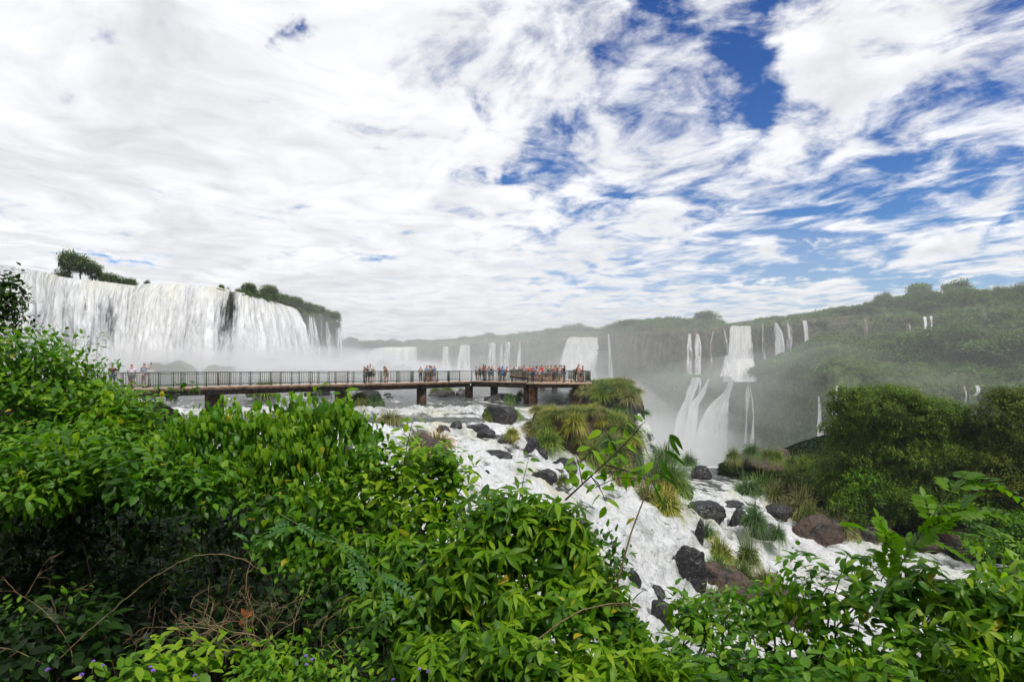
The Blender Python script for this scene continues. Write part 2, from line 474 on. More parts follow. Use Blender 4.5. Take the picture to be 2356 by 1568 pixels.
def build_river():
    def axis(lo, flo, fhi, hi, fine, grow):
        mid = np.arange(flo, fhi, fine)
        a, s, v = [], fine, fhi
        while v < hi: a.append(v); s *= grow; v += s
        b, s, v = [], fine, flo - fine
        while v > lo: b.append(v); s *= grow; v -= s
        return np.array(b[::-1] + list(mid) + a)
    xs = axis(-140, -17, 33, 44, 0.11, 1.03)
    ys = axis(13, 21, 58, 300, 0.11, 1.03)
    X, Y = np.meshgrid(xs, ys)
    z = zwater(X, Y)
    gy, gx = np.gradient(z, ys, xs)
    slope = np.hypot(gx, gy)
    # waves run across the flow, which heads towards +X -Y
    u = X * 0.90 + Y * 0.43; v = -X * 0.43 + Y * 0.90
    wx = fbm(X * 0.35, Y * 0.35, 2.0, 3) * 1.6
    rough = np.clip(slope * 2.2 + 0.24 * sstep(Y, 50, 44) + 0.10, 0.08, 1.0)
    calm = sstep(Y, 52.5, 54.0) * (X < 13)
    rough = np.where(calm > 0.5, 0.16, rough)
    big = fbm((u + wx) * 0.42, v * 0.20 + wx, 1.0, 4)
    rid = fbm((u + wx) * 1.3, (v + wx) * 0.36, 5.0, 4, ridged=True)
    fine = fbm(X * 4.2, Y * 4.2, 9.0, 4, 0.62)
    fade = 1.0 / (1 + np.maximum(0, Y - 60) * 0.02)
    h = rough * (0.62 * big + 0.28 * rid + 0.08 * fine) * fade
    foam = -0.05 + 1.30 * rough + 0.70 * big + 0.30 * rid - 0.35 * sstep(Y, 52.3, 53.3) * (X < 12)
    # darker level stretches between the cascades
    pool = sstep(Y, 42.6, 44.0) * sstep(Y, 49.5, 48.0) * sstep(X, -1.0, -4.0)
    foam -= 0.95 * pool
    pool2 = np.exp(-(((X - 15.5) / 5) ** 2 + ((Y - 56) / 2.0) ** 2))
    foam -= 0.6 * pool2
    far = sstep(Y, 58, 64) * (X < 13)
    foam = np.where(far > 0, foam - 0.18 * far, foam)
    z = z + h
    # beyond the rim the water drops into the canyon
    rimY = np.interp(X, RIM[:, 0], RIM[:, 1])
    over = Y - rimY + fbm(X * 0.3, Y * 0.1, 3, 3) * 1.5
    z = np.where(over > 0, np.maximum(z - over * 6.0 - (over > 0) * 0.3, -48), z)
    foam = np.where(over > -0.8, 1.4, foam)
    keep = ~((over[:-1, :-1] > 9) & (over[1:, 1:] > 9))
    V = np.stack([X, Y, z], -1).reshape(-1, 3)
    Fc = grid_faces(*X.shape, keep=keep)
    o = make("river", V, Fc, M_RIVER, attrs={'foam': foam.ravel(), 'flow': np.stack([u, v, z], -1).reshape(-1, 3)})
    tag(o, kind='structure')

def river_mat():
    m, t, o = new_mat("river_water")
    foam = t.attr('foam').outputs['Fac']
    fl = t.attr('flow').outputs['Vector']
    x, y, z = t.sep(fl)
    wv = t.noise(fl, 0.5, 3, 0.5, 0, True)
    cc = t.vm('ADD', t.comb(t.m('MULTIPLY', x, 1.0), t.m('MULTIPLY', y, 0.15), z), t.vm('SCALE', wv, 1.3))
    n1 = t.noise(cc, 0.95, 8, 0.60)
    n2 = t.noise(cc, 3.2, 7, 0.66, 0.3)
    n3 = t.noise(fl, 7.0, 5, 0.7)
    f = t.m('ADD', foam, t.m('MULTIPLY', t.m('SUBTRACT', n1, 0.5), 3.6))
    f = t.m('ADD', f, t.m('MULTIPLY', t.m('SUBTRACT', n2, 0.5), 1.5))
    f = t.m('ADD', f, t.m('MULTIPLY', t.m('SUBTRACT', n3, 0.5), 0.6))
    n4 = t.noise(t.vm('ADD', t.comb(t.m('MULTIPLY', x, 0.55), t.m('MULTIPLY', y, 0.13), 3.0), t.vm('SCALE', wv, 0.8)), 1.0, 3, 0.5)
    f = t.m('SUBTRACT', f, t.ss(n4, 0.52, 0.68, 0.0, 0.75))
    f = t.ss(f, 0.15, 0.78)
    tint = t.ss(t.noise(cc, 0.40, 4, 0.5), 0.46, 0.72)
    white = t.mix(tint, (0.72, 0.73, 0.73), (0.62, 0.615, 0.49))
    white = t.mix(t.ss(t.m('ADD', n1, t.m('MULTIPLY', t.m('SUBTRACT', n2, 0.5), 0.35)), 0.30, 0.56), (0.40, 0.43, 0.40), white)
    bn = bump(t, t.m('ADD', n1, t.m('ADD', t.m('MULTIPLY', n2, 0.26), t.m('MULTIPLY', n3, 0.04))), 1.0, 0.9)
    pf = principled(t, white, 0.6, 0.2, 0, bn)
    pd = principled(t, (0.070, 0.080, 0.068), 0.16, 0.5, 0, bn)
    mx = t.n('ShaderNodeMixShader')
    t.put(mx.inputs[0], f)
    t.t.links.new(pd.outputs[0], mx.inputs[1]); t.t.links.new(pf.outputs[0], mx.inputs[2])
    t.t.links.new(mx.outputs[0], o.inputs[0])
    return m
M_RIVER = river_mat()
build_river()

# lower canyon river, far below
def build_canyon_river():
    m, t, o = new_mat("canyon_water")
    tc = t.n('ShaderNodeTexCoord').outputs['Object']
    n = t.noise(tc, 0.12, 6, 0.7)
    col = t.mix(t.ss(n, 0.42, 0.58), (0.16, 0.18, 0.17), (0.75, 0.77, 0.76))
    p = principled(t, col, 0.3, 0.5, 0, bump(t, n, 0.6, 0.8))
    t.t.links.new(p.outputs[0], o.inputs[0])
    xs = np.linspace(-300, 420, 40); ys = np.linspace(56, 620, 40)
    X, Y = np.meshgrid(xs, ys)
    V = np.stack([X, Y, X * 0 - 44.0], -1).reshape(-1, 3)
    tag(make("canyon_river", V, grid_faces(40, 40), m), kind='structure')
build_canyon_river()

# ------------------------------------------------------------------ ground of the near bank and of the right bank
def zland(X, Y):
    X = np.asarray(X, float); Y = np.asarray(Y, float)
    nz = 0.25 * fbm(X * .3, Y * .3, 1, 4)
    # steep little bank below the viewpoint, then a shelf on the left and a longer slope on the right
    steep = -1.80 - 0.50 * np.maximum(0, Y - 2.5 - np.maximum(0, X) * .02)
    endY = np.interp(X, [-24, -14, -7, -3, -0.5], [44, 27, 20, 17, 10])
    shelf = np.where(Y < 6.2, -1.80 - 0.60 * np.clip(Y - 2.6, 0, 3.6), -3.96 - 0.03 * (Y - 6.2)) - 1.1 * np.maximum(0, Y - endY)
    kx = sstep(X, 1.0, -1.0)
    base = steep * (1 - kx) + shelf * kx + nz
    left = sstep(X, -22, -30)
    base = base * (1 - left) + (-1.9 - 0.02 * np.maximum(Y, 0) + nz) * left * (Y < 48) + base * left * (Y >= 48)
    # bare unseen slope added behind the viewpoint to keep sky light off the hollow
    base = base + 1.05 * np.clip(-2.2 - Y, 0, 11)
    # right bank, beyond the channel
    e = np.interp(X, [16, 18, 20.5, 22, 27, 32, 45, 60], [47.5, 47.0, 43.5, 41.5, 40.5, 39.0, 36, 33])
    r = Y - e
    w = np.where(X > 14, -12.9 + (0.40 + 0.25 * sstep(X, 24, 32)) * np.clip(r, -3, 8) + 0.06 * np.maximum(0, X - 24), -60.0)
    w = w + 0.5 * fbm(X * .35, Y * .35, 4, 4)
    w = np.where((X > 16.0 + np.maximum(0, Y - 47) * 0.5) & (r > -2), w, -60)
    over = Y - np.interp(X, [14, 60], [57, 64])
    w = np.where(over > 0, w - over * 5, w)
    return np.maximum(base, w)

def build_ground():
    m, t, o = new_mat("ground_soil")
    tc = t.n('ShaderNodeTexCoord').outputs['Object']
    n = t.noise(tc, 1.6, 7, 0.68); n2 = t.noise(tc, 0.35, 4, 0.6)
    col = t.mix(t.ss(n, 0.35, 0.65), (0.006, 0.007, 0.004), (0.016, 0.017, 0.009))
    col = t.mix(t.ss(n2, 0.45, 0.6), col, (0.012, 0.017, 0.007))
    p = principled(t, col, 1.0, 0.0, 0, bump(t, n, 0.8, 0.15))
    t.t.links.new(p.outputs[0], o.inputs[0])
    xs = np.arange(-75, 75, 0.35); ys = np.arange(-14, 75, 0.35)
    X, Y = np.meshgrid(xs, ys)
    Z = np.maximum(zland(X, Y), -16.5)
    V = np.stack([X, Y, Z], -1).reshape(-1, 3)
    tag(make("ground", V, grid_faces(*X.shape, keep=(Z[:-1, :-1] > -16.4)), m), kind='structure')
build_ground()

def hit(px, py, land=True):
    """where the sight line through (px, py) meets the water or the ground"""
    Ys = np.arange(6.0, 75.0, 0.1)
    X = (px - CX) / F * Ys; Z = (HY - py) / F * Ys
    S = zwater(X, Ys)
    if land: S = np.maximum(S, zland(X, Ys))
    b = np.nonzero(Z < S)[0]
    i = b[0] if len(b) else len(Ys) - 1
    return np.array([X[i], Ys[i], S[i]])
def surf(X, Y):
    return float(np.maximum(zwater(np.array([X]), np.array([Y])), zland(np.array([X]), np.array([Y])))[0])

# ------------------------------------------------------------------ far cliffs
def cliff_mat(name, green_a, green_b, rock_a, rock_b, rock_share=0.5):
    m, t, o = new_mat(name)
    tc = t.n('ShaderNodeTexCoord').outputs['Object']
    x, y, z = t.sep(tc)
    n1 = t.noise(tc, 0.16, 7, 0.65)
    n2 = t.noise(tc, 0.9, 6, 0.7)
    st = t.noise(t.comb(t.m('MULTIPLY', x, 0.35), t.m('MULTIPLY', y, 0.35), t.m('MULTIPLY', z, 0.06)), 1.0, 6, 0.65)
    gcol = t.mix(t.ss(n1, 0.38, 0.62), green_a, green_b)
    gcol = t.mix(t.ss(n2, 0.35, 0.7), t.vm('SCALE', gcol, 0.55), t.vm('SCALE', gcol, 1.5))
    rcol = t.mix(t.ss(st, 0.4, 0.62), rock_a, rock_b)
    rk = t.attr('bare').outputs['Fac']
    f = t.ss(t.m('ADD', rk, t.m('MULTIPLY', t.m('SUBTRACT', st, 0.5), 2.6)), 0.50, 0.66)
    col = t.mix(t.m('MULTIPLY', f, rock_share), gcol, rcol)
    p = principled(t, col, 0.85, 0.15, 0, bump(t, t.m('ADD', n2, t.m('MULTIPLY', st, 0.7)), 1.0, 1.2))
    t.t.links.new(p.outputs[0], o.inputs[0])
    return m
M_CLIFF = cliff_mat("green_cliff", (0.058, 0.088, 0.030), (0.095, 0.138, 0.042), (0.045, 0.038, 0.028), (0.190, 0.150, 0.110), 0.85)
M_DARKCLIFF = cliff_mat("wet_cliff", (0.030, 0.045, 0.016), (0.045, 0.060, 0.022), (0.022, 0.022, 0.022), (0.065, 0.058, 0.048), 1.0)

def loft(cols, pxs, nseg, name, mat, disp=1.0, lumps=None):
    """cols: {px: [(Y, z), ...]} profiles from the foot up and back over the top; returns the interpolated profiles"""
    ks = sorted(cols)
    A = np.array([cols[k] for k in ks], float)                 # (k, m, 2)
    prof = np.stack([np.stack([np.interp(pxs, ks, A[:, j, i]) for i in (0, 1)], -1) for j in range(A.shape[1])], 1)   # (n, m, 2)
    rows = []
    for j in range(A.shape[1] - 1):
        tt = np.linspace(0, 1, nseg[j], endpoint=False)
        rows.append(prof[:, j][None] * (1 - tt)[:, None, None] + prof[:, j + 1][None] * tt[:, None, None])
    rows.append(prof[:, -1][None])
    R = np.concatenate(rows, 0)                                 # (rows, n, 2)
    seg = np.concatenate([np.full(nseg[j], j) for j in range(len(nseg))] + [[len(nseg) - 1]])
    Y, Z = R[..., 0], R[..., 1]
    X = (pxs[None] - CX) / F * Y
    return prof, X, Y, Z, seg

RF = [
    (lambda *a, **k: (a, k))([(1679, 1694, 744), (1680, 1696, 753)], 0.9, hi=4, lo=2, out=3.2, soft=0.1),
    (lambda *a, **k: (a, k))([(1704, 1716, 745), (1702, 1726, 753)], 0.7, hi=4, lo=2, out=3.2, soft=0.1),
    (lambda *a, **k: (a, k))([(1303, 1381, 774), (1291, 1380, 800), (1280, 1374, 850), (1274, 1372, 900), (1268, 1372, 935)], 0.95, out=8, rows=90),
    (lambda *a, **k: (a, k))([(1397, 1403, 769), (1399, 1407, 820), (1398, 1412, 868)], 0.5, 'thin', out=7),
    (lambda *a, **k: (a, k))([(1583, 1591, 767), (1577, 1594, 800), (1575, 1594, 862)], 0.5, 'thin', hi=4, lo=2),
    (lambda *a, **k: (a, k))([(1601, 1609, 768), (1595, 1615, 795), (1595, 1615, 862)], 0.6, 'thin', hi=4, lo=2),
    (lambda *a, **k: (a, k))([(1639, 1645, 761), (1631, 1638, 790), (1632, 1642, 860)], 0.3, 'thin', hi=4, lo=2),
    (lambda *a, **k: (a, k))([(1664, 1667, 756), (1667, 1674, 785), (1668, 1678, 820)], 0.4, 'thin', hi=4, lo=2),
    (lambda *a, **k: (a, k))([(1677, 1730, 749), (1673, 1732, 780), (1668, 1735, 825), (1658, 1744, 878)], 0.95, hi=4, lo=2, out=3.2),
    (lambda *a, **k: (a, k))([(1668, 1680, 818), (1655, 1690, 845), (1650, 1690, 866)], 0.6, 'thin', hi=4, lo=2, out=4.5),
    (lambda *a, **k: (a, k))([(1752, 1757, 745), (1750, 1758, 800), (1756, 1767, 848)], 0.4, 'thin', hi=4, lo=2),
    (lambda *a, **k: (a, k))([(1781, 1788, 742), (1777, 1801, 765), (1781, 1809, 838)], 0.6, 'thin', hi=4, lo=2),
    (lambda *a, **k: (a, k))([(1809, 1812, 738), (1803, 1823, 755), (1808, 1822, 826)], 0.35, 'thin', hi=4, lo=2),
    (lambda *a, **k: (a, k))([(1846, 1858, 737), (1847, 1858, 770), (1848, 1861, 808)], 0.75, 'thin', hi=4, lo=2),
    (lambda *a, **k: (a, k))([(1990, 1993, 733), (1991, 1995, 787)], 0.3, 'thin', hi=4, lo=2),
    (lambda *a, **k: (a, k))([(2090, 2094, 746), (2086, 2090, 775)], 0.4, 'thin', hi=4, lo=2),
    (lambda *a, **k: (a, k))([(2123, 2132, 728), (2120, 2130, 768)], 0.75, 'thin', hi=4, lo=2),
    (lambda *a, **k: (a, k))([(2137, 2147, 727), (2135, 2142, 766)], 0.6, 'thin', hi=4, lo=2),
    (lambda *a, **k: (a, k))([(2259, 2269, 712), (2261, 2268, 771)], 0.35, 'thin', hi=4, lo=2),
    (lambda *a, **k: (a, k))([(1591, 1612, 868), (1582, 1606, 890), (1574, 1594, 918), (1556, 1594, 950), (1543, 1593, 1010), (1536, 1596, 1052)], 0.75, 'thin', lo=0, hi=2),
    (lambda *a, **k: (a, k))([(1608, 1613, 870), (1605, 1612, 905)], 0.4, 'thin', lo=0, hi=2),
    (lambda *a, **k: (a, k))([(1629, 1635, 870), (1607, 1624, 905), (1583, 1609, 930), (1575, 1603, 980), (1568, 1606, 1052)], 0.7, 'thin', lo=0, hi=2, out=4),
    (lambda *a, **k: (a, k))([(1676, 1691, 873), (1666, 1682, 900), (1638, 1678, 922), (1618, 1677, 945), (1601, 1677, 985), (1588, 1678, 1055)], 0.9, lo=0, hi=2, out=3.5, rows=90),
    (lambda *a, **k: (a, k))([(1721, 1727, 877), (1712, 1730, 905), (1713, 1718, 950), (1712, 1719, 1020)], 0.45, 'thin', lo=0, hi=2),
    (lambda *a, **k: (a, k))([(1726, 1731, 895), (1729, 1735, 950), (1724, 1735, 1020)], 0.35, 'thin', lo=0, hi=2),
    (lambda *a, **k: (a, k))([(1881, 1887, 911), (1879, 1887, 950), (1876, 1890, 990)], 0.6, 'thin', lo=0, hi=2),
    (lambda *a, **k: (a, k))([(1916, 1921, 890), (1912, 1915, 930), (1910, 1914, 975)], 0.3, 'thin', lo=0, hi=2),
    (lambda *a, **k: (a, k))([(1921, 1930, 887), (1917, 1925, 930), (1915, 1926, 980)], 0.6, 'thin', lo=0, hi=2),
    (lambda *a, **k: (a, k))([(1885, 1924, 976), (1872, 1924, 1000), (1868, 1930, 1060)], 0.75, 'thin', lo=0, hi=2, out=5),
    (lambda *a, **k: (a, k))([(2244, 2252, 886), (2238, 2250, 910)], 0.6, 'thin', lo=0, hi=2),
    (lambda *a, **k: (a, k))([(2218, 2221, 888), (2217, 2223, 930)], 0.2, 'thin', lo=0, hi=2),
]
for (a, b, y0, c, d2) in [(1018, 1032, 797, 1012, 1040), (1056, 1082, 793, 1046, 1086)]:
    RF.append((([(a, b, y0), (c, d2, 850), (c - 2, d2 + 2, 900)], 0.62), dict(hi=4, out=6)))
for (a, b, y0) in [(1122, 1142, 788), (1152, 1157, 790), (1162, 1174, 786), (1192, 1198, 788)]:
    RF.append((([(a, b, y0), (a - 6, b + 2, 850), (a - 8, b + 3, 900)], 0.45, 'thin'), dict(out=6)))
RIGHT = {
 # px: foot, lower rim, inner edge of the shelf, lip, just behind the lip, far back
 960:  [(424,-44),(430,-20),(433,0),(436,15.5),(446,19),(600,22)],
 1010: [(402,-44),(406,-20),(408,0),(410,17),(418,18.5),(600,22)],
 1100: [(388,-44),(391,-20),(393,0),(395,18),(402,19.5),(600,22)],
 1200: [(364,-44),(368,-20),(370,0),(372,19),(380,21),(600,24)],
 1300: [(336,-44),(340,-20),(342,0),(345,19.5),(354,22.5),(600,26)],
 1390: [(324,-44),(330,-20),(332,0),(335,19),(344,21.5),(600,26)],
 1425: [(290,-44),(298,-22),(304,0),(308,19),(318,23),(600,26)],
 1480: [(258,-44),(268,-16),(276,0),(285,20),(296,24),(600,27)],
 1550: [(246,-44),(254,-5),(262,-2.5),(268,18.5),(280,23.5),(600,27)],
 1620: [(240,-44),(246,-3.8),(256,-3.4),(260,17.5),(274,22),(600,27)],
 1670: [(232,-44),(240,-3.8),(246,-3.8),(250,18.2),(262,19.6),(600,26)],
 1735: [(214,-44),(228,-3.8),(241,-3.2),(246,18.3),(258,20.6),(600,26)],
 1800: [(186,-44),(198,-4.6),(224,1.5),(232,18.6),(244,20.2),(600,26)],
 1860: [(160,-44),(172,-4.8),(212,6.2),(220,18.6),(232,21),(600,27)],
 1920: [(136,-44),(148,-4.9),(206,7.4),(214,18.8),(226,22),(600,30)],
 1990: [(138,-44),(150,-4.7),(201,8.4),(208,18.8),(220,23),(600,30)],
 2060: [(140,-44),(153,-4.7),(197,8.6),(203,18.8),(216,24),(600,30)],
 2110: [(144,-44),(156,-4.4),(192,11),(200,18.6),(212,24.5),(600,30)],
 2200: [(148,-44),(160,-4.2),(184,11),(190,18.7),(202,24),(600,30)],
 2356: [(138,-44),(150,-4.8),(170,9.6),(176,18.2),(188,22.5),(600,30)],
 2700: [(128,-44),(140,-4.8),(160,9.6),(166,18.2),(178,22.5),(600,30)],
}
pxR = np.linspace(960, 2700, 900)
profR, X, Y, Z, seg = loft(RIGHT, pxR, [46, 44, 34, 26, 20], "cliff", M_CLIFF)
face = (seg == 0) | (seg == 2) | (seg == 1)
W = np.where(((seg == 0) | (seg == 2))[:, None], 1.0, 0.35) * np.ones_like(X)
d = fbm(X * 0.05, Y * 0.05, Z * 0.03, 4) * 5.0 + domes(X / 6.5, Y / 6.5, Z / 4.5, 3) * 3.6 + domes(X / 2.6, Y / 2.6, Z / 1.9, 9) * 1.8 + fbm(X * 0.9, Y * 0.9, Z * 0.6, 3) * 0.8
# the falls have cut their own smooth chutes into the wall
PXg = pxR[None] + 0 * Y
PYg = HY - F * Z / Y
carve = np.ones_like(Y)
for (args, kw) in RF:
    p = args[0]
    ys_ = [q[2] for q in p]
    l = np.interp(PYg, ys_, [q[0] for q in p]); r = np.interp(PYg, ys_, [q[1] for q in p])
    dd_ = np.maximum(np.maximum(l - PXg, PXg - r), 0)
    inside = (PYg > ys_[0] - 10) & (PYg < ys_[-1] + 12)
    carve = np.minimum(carve, np.where(inside, sstep(dd_, 1.0, 7.0), 1.0))
d = d * carve + 3.0 * (1 - carve)
top = ((seg == 1) | (seg >= 3))[:, None] * np.ones_like(X)
nearlip = np.exp(-((Z - 18.5) / 1.2) ** 2)
Y2 = Y - d * W * (1 - 0.5 * nearlip)
sh = ((Y > 250) & (seg == 1)[:, None]) | ((pxR[None] < 1745) & (pxR[None] > 1570) & (seg == 1)[:, None])
Z2 = Z + top * (domes(X / 9.0, Y / 9.0, 0.0, 5) * 4.0 + domes(X / 3.8, Y / 3.8, 0.0, 6) * 1.9 + fbm(X * 0.5, Y * 0.5, 1, 3) * 0.6) * np.where(sh, 0.15, np.where((seg == 1)[:, None], 0.5 + 0.4 * sstep(pxR[None], 2010, 1890), 0.16 + 0.19 * sstep(pxR[None], 1900, 2020)))
X2 = (X / Y) * Y2
bare = np.clip(0.25 + 0.55 * fbm(X * 0.03, Y * 0.03, Z * 0.05, 3) + np.where((seg == 2)[:, None], 0.42, np.where((seg == 0)[:, None], 0.0, -0.9)), -1, 1)
o = make("cliff", np.stack([X2, Y2, Z2], -1).reshape(-1, 3), grid_faces(*X.shape), M_CLIFF, attrs={'bare': bare.ravel()})
tag(o, kind='structure')
CLF = (X2.copy(), Y2.copy(), Z2.copy(), carve.copy(), seg.copy(), bare.copy())

LEFT = {
 # px: foot, lip, behind the lip, far back
 -400: [(76,-4),(79,16.5),(86,16.0),(400,15.5)],
 -150: [(86,-4),(89,17.0),(96,16.5),(400,16.0)],
 0: [(96,-4),(100,17.7),(106,17.2),(400,16.7)],
 70: [(101,-4),(105,17.6),(112,17.1),(400,16.6)],
 130: [(107,-4),(112,17.5),(120,17.0),(400,16.5)],
 240: [(115,-4),(119.5,17.6),(130,17.1),(400,16.6)],
 300: [(118,-4),(122,17.4),(132,16.9),(400,16.4)],
 340: [(118,-4),(122,18.1),(132,17.6),(400,17.1)],
 420: [(118,-4),(122.5,17.9),(132,17.4),(400,16.9)],
 500: [(119,-4),(124,17.6),(134,17.1),(400,16.6)],
 560: [(127,-4),(131,17.2),(140,16.7),(400,16.2)],
 620: [(140,-4),(146,17.3),(154,18.8),(400,18)],
 660: [(156,-4),(163,17.6),(172,19.5),(400,18)],
 700: [(172,-4),(183,18.0),(190,20.5),(400,18)],
 740: [(190,-4),(198,18.2),(206,20.0),(400,18)],
 772: [(202,-4),(209,17.5),(216,18.6),(400,18)],
 784: [(212,-4),(216,15),(222,16),(400,16)],
}
pxL = np.linspace(-400, 784, 640)
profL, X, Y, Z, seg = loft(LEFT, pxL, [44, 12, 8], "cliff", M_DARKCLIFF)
d = fbm(X * 0.12, Y * 0.12, Z * 0.05, 4) * 2.4 + domes(X / 2.8, Y / 2.8, Z / 3.0, 3) * 1.1 * sstep(pxL[None], 640, 700)
W = np.where((seg == 0)[:, None], 1.0, 0.0) * (1 - np.exp(-((Z - 18.0) / 1.8) ** 2))
Z = Z - 0.35 * (pxL[None] < 565)
Y2 = Y - d * W
bare = np.where((seg == 0)[:, None], 0.9 - 0.55 * sstep(pxL[None], 640, 700) - 0.4 * sstep(Z, 12, 17), 0.0) * np.ones_like(X)
# close the right end with a wall running back
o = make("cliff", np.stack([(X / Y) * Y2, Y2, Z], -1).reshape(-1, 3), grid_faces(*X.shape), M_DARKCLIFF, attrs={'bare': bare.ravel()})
tag(o, kind='structure')
xe = np.linspace(0, 1, 30)
Ye = 212 + xe * 190
Vr = []
for z0, z1 in [(-6, 17.5)]:
    for k in range(12):
        zz = z0 + (z1 - z0) * k / 11
        Vr.append(np.stack([(784 - CX) / F * 214 - (Ye - 212) * 0.55, Ye, np.full(30, zz)], -1))
Vr = np.array(Vr)
Vr[..., 0] += fbm(Vr[..., 1] * .1, Vr[..., 2] * .1, 2, 3) * 2
o = make("cliff", Vr.reshape(-1, 3), grid_faces(12, 30), M_DARKCLIFF, attrs={'bare': np.full(360, .3)})
tag(o, kind='structure')

# far horseshoe (between the two)
HORSE = {
 700: [(470,-44),(474,16.0),(482,17),(650,18)],
 850: [(456,-44),(460,16.4),(468,17.5),(650,18)],
 940: [(440,-44),(444,16.0),(452,17.5),(650,18)],
 1030:[(414,-44),(418,15.5),(426,17),(650,18)],
}
pxH = np.linspace(700, 1030, 200)
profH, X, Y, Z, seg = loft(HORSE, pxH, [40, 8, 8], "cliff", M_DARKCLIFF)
Y2 = Y - fbm(X * 0.06, Y * 0.06, Z * 0.04, 4) * 5.0 * (seg == 0)[:, None]
o = make("cliff", np.stack([(X / Y) * Y2, Y2, Z], -1).reshape(-1, 3), grid_faces(*X.shape), M_DARKCLIFF, attrs={'bare': np.full(X.size, .5)})
tag(o, kind='structure')

# ------------------------------------------------------------------ falling water
def fall_mat(name, lo, hi, tan=0.0, streak=1.0):
    m, t, o = new_mat(name)
    fl = t.attr('flow').outputs['Vector']
    den = t.attr('dens').outputs['Fac']
    top = t.attr('lipn').outputs['Fac']
    x, y, z = t.sep(fl)
    w = t.noise(t.comb(t.m('MULTIPLY', x, 0.25), t.m('MULTIPLY', y, 0.12), 0.0), 1.0, 3, 0.5)
    xx = t.m('ADD', x, t.m('MULTIPLY', w, 1.5))
    n1 = t.noise(t.comb(t.m('MULTIPLY', xx, 1.1 * streak), t.m('MULTIPLY', y, 0.10), z), 1.0, 7, 0.66)
    n2 = t.noise(t.comb(t.m('MULTIPLY', xx, 2.6 * streak), t.m('MULTIPLY', y, 0.55), z), 1.0, 7, 0.72, 0.4)
    n0 = t.noise(t.comb(t.m('MULTIPLY', xx, 0.24), t.m('MULTIPLY', y, 0.07), 7.0), 1.0, 3, 0.5)
    a = t.m('ADD', den, t.m('MULTIPLY', t.m('SUBTRACT', n1, 0.5), 1.5))
    a = t.m('ADD', a, t.m('MULTIPLY', t.m('SUBTRACT', n2, 0.5), 0.9))
    a = t.m('ADD', a, t.m('MULTIPLY', t.m('SUBTRACT', n0, 0.5), 1.2))
    al = t.ss(a, lo, hi)
    col = t.mix(t.ss(t.m('ADD', n2, t.m('MULTIPLY', n1, 0.7)), 0.62, 1.05), (0.58, 0.60, 0.60), (0.93, 0.93, 0.91))
    col = t.vm('SCALE', col, t.ss(n0, 0.30, 0.62, 0.80, 1.02))
    col = t.mix(t.m('MULTIPLY', t.m('MULTIPLY', top, t.ss(n0, 0.40, 0.62)), tan), col, (0.60, 0.57, 0.36))
    p = principled(t, col, 0.7, 0.15, 0, bump(t, t.m('ADD', n1, t.m('MULTIPLY', n2, 0.7)), 1.0, 0.7))
    tr = t.n('ShaderNodeBsdfTransparent')
    mx = t.n('ShaderNodeMixShader')
    t.put(mx.inputs[0], al)
    t.t.links.new(tr.outputs[0], mx.inputs[1]); t.t.links.new(p.outputs[0], mx.inputs[2])
    t.t.links.new(mx.outputs[0], o.inputs[0])
    return m
M_FALL = fall_mat("falling_water", 0.05, 0.75, 0.5)
M_FALLTHIN = fall_mat("thin_falling_water", 0.25, 0.75, 0.0, 1.4)

def fall_sheet(edge, rows=60, du=0.35, mat=None, bulge=1.5, lump=0.5, dens=0.6, nm="waterfall", face=(0.5, -1.0)):
    """edge: list of (Xt,Yt,Zt, Xb,Yb,Zb, dens) across the fall, left to right"""
    E = np.array(edge, float)
    L = np.concatenate([[0], np.cumsum(np.hypot(np.diff(E[:, 0]), np.diff(E[:, 1])))])
    Lb = np.concatenate([[0], np.cumsum(np.hypot(np.diff(E[:, 3]), np.diff(E[:, 4])))])
    n = max(6, int(max(L[-1], Lb[-1]) / du))
    s = np.linspace(0, 1, n)
    par = L / L[-1] if L[-1] > 0 else np.linspace(0, 1, len(L))
    T = np.stack([np.interp(s, par, E[:, i]) for i in range(7)], -1)
    t = np.linspace(0, 1, rows)[:, None]
    z = T[None, :, 2] * (1 - t) + T[None, :, 5] * t
    k = np.sqrt(t)                                       # moves out early, then drops
    x = T[None, :, 0] * (1 - k) + T[None, :, 3] * k
    y = T[None, :, 1] * (1 - k) + T[None, :, 4] * k
    u = s[None] * max(L[-1], Lb[-1]) + t * 0
    nx = np.gradient(T[:, 1]); ny = -np.gradient(T[:, 0])
    nn = np.hypot(nx, ny) + 1e-6; nx, ny = nx / nn, ny / nn
    sgn = np.where(nx * face[0] + ny * face[1] > 0, 1, -1); nx, ny = nx * sgn, ny * sgn
    dd = (fbm(u * 0.9, z * 0.05, 3.1, 4) * 1.0 + fbm(u * 2.3, z * 0.22, 8, 3) * 0.5 + fbm(u * 0.22, z * 0.05, 1.3, 2) * 1.4) * lump * (0.25 + sstep(t, 0, .3)) + bulge * np.sin(np.pi * np.clip(t * 0.8, 0, 1)) * 0.5
    x = x + nx * dd; y = y + ny * dd
    z = z + (t < 0.02) * 0.0
    dn = T[None, :, 6] + 0 * t
    lip = np.exp(-(t * 6) ** 1.2) + 0 * u
    seed = RNG.random() * 50
    o = make(nm, np.stack([x, y, z], -1).reshape(-1, 3), grid_faces(rows, n), mat or M_FALL,
             attrs={'flow': np.stack([u, z, u * 0 + seed], -1).reshape(-1, 3), 'dens': dn.ravel(), 'lipn': lip.ravel()})
    return tag(o, kind='structure')

